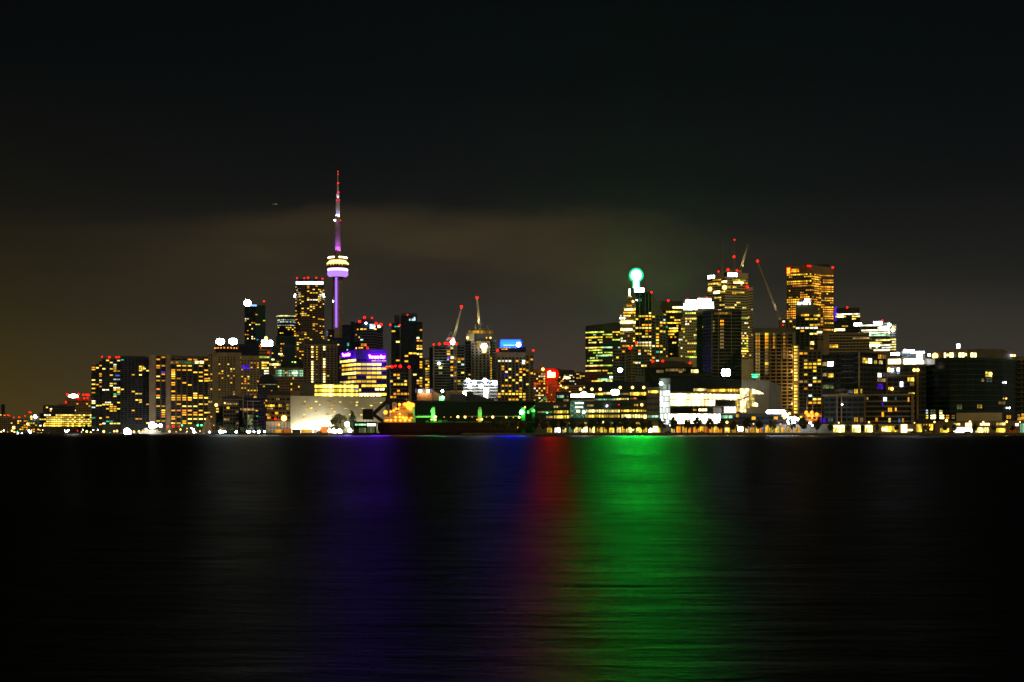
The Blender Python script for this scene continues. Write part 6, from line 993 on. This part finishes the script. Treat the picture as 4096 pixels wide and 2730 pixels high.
mb.build('trestle', r); mb = MB(); mb.box(PX(1412, D_), PX(1510, D_), D_ + .5, D_ + 1.2, PZ(1695, D_), PZ(1688, D_), 'dark_cladding'); mb.build('walkway', r)
b = Building('loading_shed', 'open loading shed with a mint and white lit strip under the black conveyor', 1412, 1510, 1006)
b.block(1414, 1506, 1690, D=1008, wall='dark_cladding', lit=False, unlit=False, depth=8); b.win(1420, 1464, 1696, 1703, 'mint', 6); b.win(1468, 1502, 1694, 1705, 'room_white', 6); b.win(1470, 1500, 1708, 1732, 'dimgreen', 9); b.win(1436, 1464, 1712, 1732, 'dimgreen', 5); b.done()
# slewing green deck crane of the quay
D_ = 990; r = empty('quay_crane', (PX(2140, D_), D_, GROUND), 'green lit quay crane with an angled jib at the bow end of the long shed', 'crane')
V = lambda x, y, d=0: Vector((PX(x, D_), D_ + d, PZ(y, D_))); mb = MB()
for d in (-1.2, 1.2):
    mb.tube(V(2118, 1640, d), V(2184, 1587, d), .28, .22, 'white_paint', 5); mb.tube(V(2126, 1642, d), V(2180, 1596, d), .18, .15, 'white_paint', 5)
    for i in range(8): mb.tube(V(2118 + i * 8, 1640 - i * 6.5, d), V(2128 + i * 7.5, 1641 - i * 6.2, d), .1, .1, 'white_paint', 4)
mb.build('jib', r); mb = MB(); mb.box(PX(2182, D_), PX(2186, D_), D_ - .4, D_ + .4, PZ(1610, D_), PZ(1586, D_), 'white_paint'); mb.build('jib_head', r)
mb = MB(); mb.box(PX(2124, D_), PX(2150, D_), D_ - 2, D_ + 2, PZ(1650, D_), PZ(1636, D_), 'white_paint'); mb.build('machine_house', r); mb = MB(); mb.prism([(PX(2128, D_), D_ - 1.8), (PX(2148, D_), D_ - 1.8), (PX(2148, D_), D_ + 1.8), (PX(2128, D_), D_ + 1.8)], GROUND, PZ(1650.2, D_), 'deck_green'); mb.build('tower_leg', r); mb = MB(); mb.box(PX(2131, D_), PX(2147, D_), D_ - 2.12, D_ - 2.01, PZ(1647, D_), PZ(1640, D_), 'lit_mint'); mb.build('cab_window', r); mb = MB(); mb.box(PX(2108, D_), PX(2118, D_), D_ - 1, D_ + 1, PZ(1656, D_), PZ(1643, D_), 'white_paint'); mb.build('counterweight', r)
point_light('crane_light', V(2132, 1655, -6), 1200, (.012, 1, .06), .4); point_light('crane_light', V(2160, 1610, -6), 900, (.012, 1, .06), .4)
r = empty('green_lamp_post', (PX(2090, D_), D_ - 2, GROUND), 'lamp post glaring green beside the angled quay crane', 'lamp post'); mb = MB(); mb.box(PX(2085, D_), PX(2101, D_), D_ + 1, D_ + 3, GROUND, PZ(1630, D_), 'deck_green'); mb.build('post', r); emis('bulb_bright_green', (.06, 1, .12), 60, False); child(ball_mesh('bulb_bright_green'), 'bulb', r, (PX(2087, D_), D_ - 1, PZ(1650, D_)), 0, 1.7); point_light('green_light', (PX(2090, D_), D_ - 3.5, PZ(1650, D_)), 900, (.012, 1, .06), .4); child(ball_mesh('bulb_warm'), 'top_bulb', r, (PX(2100, D_), D_, PZ(1630, D_)), 0, .6)
# containers and sheds along the quay below the warehouse
def container(px0, px1, py0, mat, label, D_=1040, lit=None, name='shipping_container'):
    r = empty(name, (PX((px0 + px1) / 2, D_), D_, GROUND), label, 'container', 'containers along the warehouse quay'); mb = MB(); x0, x1, zt = PX(px0, D_), PX(px1, D_), PZ(py0, D_); mb.box(x0, x1, D_, D_ + 2.5, GROUND + .15, zt, mat); n_ = int((x1 - x0) / .5)
    for i in range(n_): x = x0 + (i + .25) * (x1 - x0) / n_; mb.box(x, x + .22, D_ - .06, D_ - .003, GROUND + .35, zt - .15, mat)
    mb.build('body', r); mb = MB()
    for x in (x0, x1 - .2): mb.box(x, x + .2, D_ - .1, D_ - .062, GROUND + .1, zt + .02, 'black_steel')
    mb.build('corner_posts', r)
    if lit: mb = MB(); mb.box(x0 + .4, x1 - .4, D_ - .16, D_ - .11, GROUND + .5, zt - .3, lit); mb.build('lit_side', r)
    return r
container(1098, 1128, 1718, 'orange_paint', 'orange container with a yellow lit side, leftmost below the ribbed hall', lit='room_amber'); container(1134, 1164, 1718, 'orange_paint', 'orange container with a small lit side, second from the left below the warehouse'); container(1170, 1200, 1719, 'dark_cladding', 'dark container between the orange one and the broad yellow lit one'); container(1205, 1245, 1718, 'crane_yellow', 'broad container glowing yellow below the middle of the warehouse wall', lit='room_amber'); container(1255, 1281, 1718, 'white_paint', 'white container beside the tall orange box on the quay'); container(1282, 1312, 1707, 'orange_paint', 'tall orange container right of the white one', lit=None)
for i, (px, d, en) in enumerate(((1108, 1034, 500), (1150, 1034, 420), (1225, 1034, 420), (1268, 1034, 420), (1296, 1033, 1100))): point_light('quay_light', (PX(px, d), d, GROUND + 3.2), en, (1, .60, .16), .2)
# trees
def foliage_material(name, c1, c2):
    m_ = principled(name, c1, rough=.8, var=.3, scale=.6); t = m_.node_tree; b_ = t.nodes['Principled BSDF']; oi = t.nodes.new('ShaderNodeNewGeometry'); mx = t.nodes.new('ShaderNodeMix'); mx.data_type = 'RGBA'; src = b_.inputs['Base Color'].links[0].from_socket; t.links.new(oi.outputs['Random Per Island'], mx.inputs[0]); t.links.new(src, mx.inputs[6]); mx.inputs[7].default_value = (*c2, 1); t.links.new(mx.outputs[2], b_.inputs['Base Color'])
foliage_material('leaf_olive', (.085, .075, .025), (.11, .085, .02)); foliage_material('leaf_green', (.045, .075, .03), (.07, .10, .03)); foliage_material('leaf_rust', (.13, .065, .02), (.16, .10, .02)); foliage_material('leaf_palm', (.08, .10, .06), (.12, .13, .08))
def tree_proto(name, h, cr, trunk_h, mat, seed, n=2300, conic=False, leaf=.40, nc=26):
    rg = random.Random(seed); tr = MB(); cw = MB(); limbs = []
    tr.tube((0, 0, 0), (0, 0, trunk_h), .19 * h / 9, .13 * h / 9, 'bark', 7); tr.tube((0, 0, trunk_h - .05), (.1, 0, h * .8), .13 * h / 9, .03, 'bark', 6)
    for i in range(9):
        a = rg.uniform(0, 6.28); z = trunk_h + (h * .55 - trunk_h) * rg.random() * .8; L = cr * rg.uniform(.55, .95); e = (math.cos(a) * L, math.sin(a) * L, z + L * rg.uniform(.5, 1.1)); tr.tube((0, 0, z), e, .07 * h / 9, .02, 'bark', 5); limbs.append(e)
    cz = (trunk_h + h) / 2 + .2; clumps = []
    for i in range(nc):
        while True:
            p = Vector((rg.uniform(-1, 1), rg.uniform(-1, 1), rg.uniform(-1, 1)))
            if .25 < p.length < 1: break
        z = cz + p.z * (h - trunk_h) / 2; w = cr * ((1.15 - (z - trunk_h) / (h - trunk_h)) if conic else 1); clumps.append((p.x * w * .85, p.y * w * .85, z, cr * rg.uniform(.16, .46)))
    for i in range(n):
        c = rg.choice(clumps); d = Vector((rg.gauss(0, 1), rg.gauss(0, 1), rg.gauss(0, 1))).normalized() * c[3] * rg.random() ** .5; o = Vector(c[:3]) + d; u = Vector((rg.gauss(0, 1), rg.gauss(0, 1), rg.gauss(0, 1))).normalized(); v = u.orthogonal().normalized(); l = leaf * rg.uniform(.6, 1.3); cw.poly([o - u * l, o + v * l * .55, o + u * l, o - v * l * .55], mat)
    return tr.mesh('trunk'), cw.mesh('crown')
protos = [tree_proto('t', 10.5, 3.3, 3.0, 'leaf_olive', 1), tree_proto('t', 9.6, 2.9, 2.8, 'leaf_green', 2), tree_proto('t', 10.0, 3.0, 3.0, 'leaf_rust', 3), tree_proto('t', 8.8, 2.6, 2.6, 'leaf_olive', 4)]
ORD = ['first', 'second', 'third', 'fourth', 'fifth', 'sixth', 'seventh', 'eighth', 'ninth', 'tenth', 'eleventh', 'twelfth', 'thirteenth', 'fourteenth', 'fifteenth', 'sixteenth', 'seventeenth', 'eighteenth', 'nineteenth', 'twentieth', 'twenty-first', 'twenty-second', 'twenty-third', 'twenty-fourth', 'twenty-fifth', 'twenty-sixth', 'twenty-seventh', 'twenty-eighth', 'twenty-ninth', 'thirtieth', 'thirty-first', 'thirty-second', 'thirty-third', 'thirty-fourth', 'thirty-fifth', 'thirty-sixth', 'thirty-seventh', 'thirty-eighth', 'thirty-ninth', 'fortieth', 'forty-first', 'forty-second', 'forty-third', 'forty-fourth', 'forty-fifth', 'forty-sixth']
TP = [1985, 2020, 2056, 2092, 2140, 2176, 2212, 2254, 2290, 2326, 2362, 2392, 2428, 2464, 2500, 2534, 2570, 2598, 2650, 2692, 2749, 2791, 2838, 2884, 2932, 2985, 3038, 3092, 3170, 3214, 3268, 3322, 3392, 3450, 3508, 3586, 3700, 3712, 3780, 3818, 3900, 3975, 4050]
def near(px):
    for lim, t in ((2140, 'before the dark shed'), (2282, 'before the glass office, left of its atrium'), (2345, 'before the mint atrium'), (2636, 'before the glass office, right of its atrium'), (2690, 'before the white glass stair'), (2890, 'before the blazing hall floors'), (3130, 'before the gold atrium and prow'), (3290, 'by the hoist tower lamps'), (3660, 'before the black framed block'), (3760, 'before the squat shop'), (9999, 'before the curved glass block')):
        if px < lim: return t
rg = random.Random(8)
for i, px in enumerate(TP):
    tm, cm = protos[rg.choice((0, 0, 1, 2, 3)) if px < 3300 else rg.choice((1, 3))]; D_ = 918 + rg.uniform(-3, 4); loc = (PX(px, D_), D_, GROUND + .11); small = px >= 3300
    r = empty('promenade_tree', loc, '%s promenade tree from the left, %s' % (ORD[i], near(px)), 'tree', 'trees along the promenade'); s_ = rg.uniform(.9, 1.06) * (.62 if small else 1); child(tm, 'trunk', r, loc, 0, s_); child(cm, 'crown', r, loc, rg.uniform(0, 6), s_)
def single_tree(name, label, px, D_, h, cr, th, mat, seed, **k):
    tm, cm = tree_proto(name, h, cr, th, mat, seed, **k); loc = (PX(px, D_), D_, GROUND); r = empty(name, loc, label, 'tree'); child(tm, 'trunk', r, loc); child(cm, 'crown', r, loc); return r
single_tree('broad_tree', 'big round dark tree in front of the floodlit warehouse foot', 1356, 1044, 14.2, 6.2, 2.4, 'leaf_olive', 21, n=9000, leaf=.42, nc=70); single_tree('conical_tree', 'slimmer pointed green tree right of the big round tree', 1409, 1050, 17.5, 4.2, 3, 'leaf_green', 22, n=4200, conic=True, leaf=.4, nc=50); single_tree('small_tree', 'small rusty tree at the left foot of the big round tree', 1322, 1040, 6, 2.6, 1.2, 'leaf_rust', 23, n=600)
for i, (px, h, cr, mt) in enumerate(((880, 7.5, 2.4, 'leaf_green'), (900, 6, 2.6, 'leaf_olive'), (925, 8.5, 3, 'leaf_green'), (946, 8, 2.6, 'leaf_olive'), (968, 6.5, 2.4, 'leaf_green'), (1006, 9, 3.6, 'leaf_palm'), (1036, 6.5, 2.6, 'leaf_green'))): single_tree('shore_tree', ('pale floodlit tree on the shore before the dark offices' if i == 5 else '%s dark bushy tree from the left on the shore before the dark offices' % ORD[i]), px, 1395, h, cr, 1.8, mt, 40 + i, n=1100)
for i, (px, h, mt) in enumerate(((700, 7, 'leaf_green'), (735, 8, 'leaf_olive'), (770, 7.5, 'leaf_green'), (795, 9, 'leaf_olive'), (845, 8.5, 'leaf_green'), (215, 8, 'leaf_olive'), (255, 9, 'leaf_green'), (300, 8, 'leaf_olive'), (430, 7, 'leaf_green'))): single_tree('shore_tree', '%s leafy tree %s' % ((('first', 'second', 'third', 'fourth', 'fifth')[i] if i < 5 else ('first', 'second', 'third')[i - 5]) if i < 8 else 'lone', 'on the shore below the wide slab apartments' if i < 5 else ('on the shore below the yellow lit office' if i < 8 else 'on the shore below the stepped slab')), px, 1772, h, 3.2, 2, mt, 60 + i, n=800)
# lamps
def lamp_post(name, px, py, D_, mat, r_, label, cat, group=None, power=0, col=(1, .62, .25), base=GROUND, arm=False):
    loc = (PX(px, D_), D_, base); r = empty(name, loc, label, cat, group); mb = MB(); zt = PZ(py, D_); mb.tube(loc, (loc[0], D_, max(base + .2, zt - r_ * .5)), .10, .06, 'black_steel', 6); mb.build('pole', r); child(ball_mesh(mat), 'bulb', r, (loc[0], D_, zt), 0, r_)
    if power: point_light(name + '_light', (loc[0], D_ - r_ - .6, zt), power, col, .3)
    return r
k_ = 0
PL = [(2070, 1711, 'bulb_orange', .55), (2158, 1700, 'bulb_warm', .35), (2395, 1704, 'bulb_warm', .5), (2512, 1686, 'bulb_warm', .9), (2531, 1719, 'bulb_warm', 1.1), (2551, 1719, 'bulb_warm', 1.1), (2605, 1718, 'bulb_warm', .7), (2678, 1702, 'bulb_white', .6), (2908, 1690, 'bulb_warm', 1.1), (2908, 1719, 'bulb_warm', 1.3), (2948, 1703, 'bulb_warm', .5), (3014, 1696, 'bulb_warm', .5), (3122, 1697, 'bulb_orange', .6), (3240, 1692, 'bulb_white', .8), (3250, 1703, 'bulb_white', .7), (3355, 1692, 'bulb_warm', .6), (3476, 1690, 'bulb_warm', .7), (3658, 1692, 'bulb_warm', .5), (3738, 1689, 'bulb_warm', .8), (3786, 1683, 'bulb_warm', 1.2), (3880, 1688, 'bulb_warm', .9), (3933, 1690, 'bulb_warm', .9), (4027, 1688, 'bulb_warm', .9), (4080, 1689, 'bulb_warm', .6), (3703, 1720, 'bulb_warm', .9), (2560, 1700, 'bulb_orange', .4), (2760, 1704, 'bulb_orange', .5), (2835, 1706, 'bulb_orange', .5), (3070, 1706, 'bulb_orange', .6)]
PL.sort()
for i, (px, py, mt, r_) in enumerate(PL): lamp_post('street_lamp', px, py, 926 + (i % 3), mt, r_ * .8, '%s promenade street lamp from the left, %s' % (ORD[i], near(px)), 'street lamp', 'street lamps on the promenade', 110 + 240 * r_, (1, .50, .14) if mt == 'bulb_orange' else ((.9, .95, 1) if mt == 'bulb_white' else (1, .66, .30)), base=GROUND + .12)
lamp_post('flood_mast', 3166, 1686, 936, 'bulb_white', 3.0, 'blinding white floodlight mast between the light bar and the hoist tower', 'floodlight', None, 9000, (.9, 1, .95)); 
for i, (px, py, r_) in enumerate(((3132, 1664, .9), (3145, 1660, 1.1), (3150, 1668, .8), (3138, 1672, .9), (3178, 1672, 1.0), (3190, 1678, .9), (3158, 1655, .8))): lamp_post('site_lamp', px, py, 940, 'bulb_white' if i % 3 else 'bulb_warm', r_, '%s small site lamp from the left around the blinding floodlight mast' % ORD[[p[0] for p in sorted(((3132,), (3145,), (3150,), (3138,), (3178,), (3190,), (3158,)))].index(px)], 'lamp', 'site lamps around the floodlight mast')
lamp_post('flood_mast', 1388, 1698, 1036, 'bulb_white', 1.8, 'star white floodlight between the big round tree and the green shed', 'floodlight', None, 3000, (.85, .95, 1))
for i, (px, py, r_) in enumerate(((1317, 1723, .9), (1334, 1723, 1.3), (1341, 1727, 1.1), (1357, 1725, 1.5), (1363, 1729, 1.0), (1400, 1724, 1.3), (1421, 1724, 1.3))): lamp_post('quay_lamp', px, py, 1022, 'bulb_white', r_, '%s white quay lamp from the left, under the big round tree' % ORD[i], 'lamp', 'white quay lamps under the round tree', 150, (.85, .95, 1))
SH = [(5, 1728, 'bulb_warm', 1.6), (15, 1723, 'bulb_white', 1.0), (30, 1729, 'bulb_orange', .8), (48, 1724, 'bulb_warm', 2.0), (58, 1729, 'bulb_warm', 1.6), (70, 1727, 'bulb_green', .8), (72, 1734, 'bulb_white', 1.1), (87, 1733, 'bulb_white', .9), (54, 1712, 'bulb_warm', 3.0), (116, 1723, 'bulb_white', 1.3), (121, 1731, 'bulb_white', 1.7), (126, 1722, 'bulb_warm', 1.0), (153, 1733, 'bulb_warm', .7), (160, 1722, 'bulb_orange', .9), (171, 1721, 'bulb_warm', 1.0), (165, 1733, 'bulb_warm', .9), (195, 1733, 'bulb_green', .5), (259, 1722, 'bulb_white', 1.5), (265, 1727, 'bulb_white', 1.3), (273, 1722, 'bulb_white', 1.2), (310, 1724, 'red_lamp', .9), (326, 1729, 'bulb_warm', .8), (332, 1721, 'bulb_white', .9), (347, 1727, 'bulb_warm', 2.1), (363, 1731, 'bulb_warm', 1.6), (373, 1721, 'bulb_white', .6), (391, 1721, 'bulb_white', .7), (415, 1727, 'bulb_warm', 2.2), (440, 1732, 'bulb_green', .6), (457, 1726, 'bulb_warm', 1.6), (468, 1725, 'bulb_warm', 2.0), (536, 1728, 'bulb_warm', 1.9), (556, 1726, 'bulb_warm', 1.8), (671, 1707, 'red_lamp', 1.3), (688, 1693, 'bulb_warm', .9), (693, 1707, 'red_lamp', 2.0), (716, 1707, 'red_lamp', 1.0), (728, 1702, 'bulb_green', 1.3), (748, 1715, 'bulb_warm', .8), (722, 1719, 'bulb_warm', 1.5), (773, 1719, 'bulb_white', 1.6), (791, 1702, 'bulb_green', 1.4), (806, 1702, 'bulb_green', 1.3), (765, 1713, 'bulb_white', .8), (678, 1727, 'bulb_warm', 1.7), (705, 1728, 'bulb_orange', 1.1), (748, 1727, 'bulb_warm', 1.0), (776, 1729, 'bulb_white', 2.0), (800, 1725, 'bulb_warm', 1.0), (817, 1730, 'bulb_white', 2.2), (835, 1713, 'bulb_warm', 1.0), (855, 1702, 'bulb_orange', .9), (784, 1732, 'bulb_warm', 1.2), (745, 1733, 'bulb_warm', .9), (700, 1735, 'bulb_warm', .7)]
SH.sort(); names = {'bulb_warm': 'warm', 'bulb_white': 'white', 'bulb_green': 'green', 'red_lamp': 'red', 'bulb_orange': 'orange'}; cnt = {}
for px, py, mt, r_ in SH:
    base = 2060 if px < 60 else (1900 - (px - 60) * .5 if px < 240 else 1790 - (px - 240) * .12); c_ = cnt[mt] = cnt.get(mt, 0) + 1
    lamp_post('shore_lamp' if mt not in ('red_lamp', 'bulb_green') else 'traffic_light', px, py, base + 4, mt, r_ * .72, '%s %s lamp from the left along the far left shore' % (ORD[c_ - 1], names[mt]), 'lamp', 'lamps along the far left shore', 220 if r_ > 1.4 else 0)
for i, (px, r_) in enumerate(((838, .7), (882, 1.5), (893, 1.0), (900, .9), (945, 1.1), (990, 1.1), (997, 1.4), (1016, .8), (1035, 1.4), (1058, .9))): lamp_post('shore_lamp', px, 1729 - (i % 2), 1388, 'bulb_white', r_, '%s small white lamp from the left on the shore before the dark offices' % ORD[i], 'lamp', 'white lamps on the shore before the dark offices', 120, (.85, .95, 1))
D_ = 1716; lamp_post('flood_mast', 508, 1727, D_, 'bulb_white', 4.2, 'blinding bluish white shore floodlight left of the white ferry', 'floodlight', None, 6000, (.8, .88, 1)); lamp_post('flood_mast', 517, 1731, D_, 'bulb_white', 2.8, 'lesser white lamp touching the blinding shore floodlight', 'floodlight'); lamp_post('flood_mast', 608, 1702, 1724, 'bulb_white', 4.2, 'blinding green tinged white floodlight above the white ferry', 'floodlight', None, 7000, (.8, 1, .9)); lamp_post('flood_mast', 622, 1704, 1724, 'bulb_white', 2.2, 'white lamp close right of the floodlight above the ferry', 'floodlight'); lamp_post('flood_mast', 642, 1703, 1724, 'bulb_white', 2.0, 'separate white lamp farther right of the floodlight above the ferry', 'floodlight')
# ferry
D_ = 1712; r = empty('ferry', (PX(598, D_), D_, 0), 'white double deck ferry lit at its berth by the blinding floodlights', 'boat'); mb = MB(); x0, x1 = PX(556, D_), PX(650, D_); mb.prism([(x0, D_ + 3), (x0 + 3, D_), (x1 - 3, D_), (x1, D_ + 3), (x1 - 3, D_ + 6), (x0 + 3, D_ + 6)], -.5, 1.6, 'white_paint'); mb.build('hull', r)
mb = MB(); mb.box(PX(562, D_), PX(640, D_), D_ + .8, D_ + 5.2, 1.604, 3.4, 'white_paint'); lower = mb.build('lower_deck', r); mb = MB(); mb.box(PX(566, D_), PX(628, D_), D_ + 1, D_ + 5, 3.7, 5.3, 'white_paint'); mb.box(PX(560, D_), PX(640, D_), D_ + .5, D_ + 5.5, 3.404, 3.69, 'white_paint'); mb.build('upper_deck', r); mb = MB(); mb.box(PX(574, D_), PX(586, D_), D_ + 1.5, D_ + 4.5, 5.304, 7.4, 'white_paint'); mb.build('wheelhouse', r)
mb = MB()
for i in range(11): xa = PX(565 + i * 6.6, D_); mb.box(xa, xa + 1.4, D_ + .7, D_ + .79, 2.2, 3.0, 'room_pale')
mb.build('lower_windows', r); mb = MB()
for i in range(9): xa = PX(569 + i * 6.4, D_); mb.box(xa, xa + 1.3, D_ + .9, D_ + .99, 4.2, 4.9, 'room_pale')
mb.build('upper_windows', r); point_light('berth_light', (PX(600, D_), D_ - 6, 7), 5000, (1, .95, .85), .4)
# cars and benches
def car_proto(mat):
    body = MB(); prof = [(-2.2, .35), (-2.25, .8), (-1.9, .95), (-1.1, 1.0), (-.6, 1.42), (.7, 1.45), (1.35, .98), (2.1, .85), (2.25, .6), (2.2, .35)]
    L_ = [(x, -.86, z) for x, z in prof]; R_ = [(x, .86, z) for x, z in prof]; n_ = len(prof); body.poly(L_[::-1], mat); body.poly(R_, mat)
    for i in range(n_): j = (i + 1) % n_; body.poly([L_[i], L_[j], R_[j], R_[i]], mat)
    gl = MB(); gl.poly([(-.98, -.872, 1.0), (1.18, -.872, 1.0), (.66, -.872, 1.38), (-.56, -.872, 1.36)], 'glass_dark'); wh = MB(); wh.tube((0, -.9, .32), (0, -.68, .32), .32, .32, 'rubber', 14); return body.mesh('body'), gl.mesh('side_windows'), wh.mesh('wheel')
CP = {c: car_proto(c) for c in ('car_dark', 'car_silver', 'orange_paint')}
for px, mt, label in ((3654, 'car_dark', 'dark parked car before the squat shop, left of the orange car'), (3716, 'orange_paint', 'orange parked car before the squat shop'), (3806, 'car_dark', 'dark parked car before the white shopfronts of the low pavilion'), (2806, 'orange_paint', 'small reddish car before the orange shopfronts of the lit hall'), (2672, 'car_dark', 'dark parked car at the foot of the white glass stair'), (1276, 'car_dark', 'dark car on the quay in front of the white container'), (3500, 'car_silver', 'pale parked car before the black framed block'), (3870, 'car_dark', 'second dark car along the white shopfronts of the low pavilion')):
    d = 921 if px > 1800 else 1030; loc = (PX(px, d), d, GROUND + .12); r = empty('parked_car', loc, label, 'car', 'cars parked along the waterfront'); bm_, gm_, wm_ = CP[mt]; child(bm_, 'body', r, loc); child(gm_, 'side_windows', r, loc)
    for dx_ in (-1.35, 1.4): child(wm_, 'wheel', r, (loc[0] + dx_, d, loc[2])); child(wm_, 'wheel', r, (loc[0] + dx_, d + 1.58, loc[2]))
d = 921; loc = (PX(4056, d), d, GROUND + .12); r = empty('delivery_van', loc, 'long orange van parked at the right end of the promenade', 'van'); mb = MB(); mb.box(loc[0] - 3.6, loc[0] + 2.4, d, d + 2, loc[2] + .35, loc[2] + 2.3, 'orange_paint'); mb.prism([(loc[0] + 2.4, d), (loc[0] + 3.8, d), (loc[0] + 3.8, d + 2), (loc[0] + 2.4, d + 2)], loc[2] + .35, loc[2] + 2, 'orange_paint', ztops=[loc[2] + 2.1, loc[2] + 1.2, loc[2] + 1.2, loc[2] + 2.1]); mb.build('body', r); mb = MB(); mb.box(loc[0] + 1.5, loc[0] + 2.3, d - .02, d - .003, loc[2] + 1.4, loc[2] + 2, 'glass_dark'); mb.build('side_window', r)
for dx_ in (-2.4, 2.6): child(CP['car_dark'][2], 'wheel', r, (loc[0] + dx_, d + .8, loc[2])); child(CP['car_dark'][2], 'wheel', r, (loc[0] + dx_, d + 2.4, loc[2]))
for i, px in enumerate((2227, 2266, 2318, 2396, 2588)):
    d = 909; loc = (PX(px, d), d, GROUND + .12); r = empty('park_bench', loc, '%s dark bench from the left facing the water on the promenade' % ORD[i], 'bench', 'benches on the promenade'); mb = MB(); mb.box(loc[0] - 1, loc[0] + 1, d, d + .5, loc[2] + .42, loc[2] + .48, 'bark'); mb.build('seat', r); mb = MB(); mb.box(loc[0] - 1, loc[0] + 1, d + .5, d + .56, loc[2] + .55, loc[2] + .95, 'bark'); mb.build('backrest', r)
    for q in (-.85, .8): mb = MB(); mb.box(loc[0] + q, loc[0] + q + .06, d, d + .5, loc[2], loc[2] + .42, 'black_steel'); mb.build('leg', r)
# aircraft
A0 = Vector((PX(1100, 11000), 11000, PZ(818, 11000))); r = empty('airliner', A0, 'tiny airliner high in the sky left of the needle tower antenna', 'aircraft'); mb = MB(); mb.tube(A0 + Vector((-17, 0, 0)), A0 + Vector((15, 0, 2)), 1.9, 1.9, 'white_paint', 8); mb.tube(A0 + Vector((15, 0, 2)), A0 + Vector((19, 0, 2.2)), 1.9, .4, 'white_paint', 8); mb.build('fuselage', r); mb = MB(); mb.poly([A0 + Vector(p) for p in ((3, 0, .2), (-6, -17, .6), (-9, -17, .6), (-5, 0, .2))], 'white_paint'); mb.poly([A0 + Vector(p) for p in ((3, 0, .2), (-5, 0, .2), (-9, 17, .6), (-6, 17, .6))], 'white_paint'); mb.build('wings', r); mb = MB(); mb.poly([A0 + Vector(p) for p in ((-11, 0, 1), (-17, 0, 1), (-19, 0, 7), (-16, 0, 7))], 'white_paint'); mb.build('tail_fin', r); child(ball_mesh('bulb_warm'), 'landing_light', r, A0 + Vector((8, -2.4, 0)), 0, 1.6)


# ------------------------------------------------------------------ thin night haze over lake and city
hm = bpy.data.materials.new('night_haze'); hm.use_nodes = True; t = hm.node_tree; t.nodes.clear(); o = t.nodes.new('ShaderNodeOutputMaterial'); v = t.nodes.new('ShaderNodeVolumePrincipled')
v.inputs['Color'].default_value = (.9, .92, .95, 1); v.inputs['Density'].default_value = HAZE; v.inputs['Anisotropy'].default_value = .75; t.links.new(v.outputs[0], o.inputs['Volume']); MAT['night_haze'] = hm
mb = MB(); mb.box(-9100, 9100, -320, 9100, -4, 640, 'night_haze'); tag(mb.build('haze'), kind='stuff')
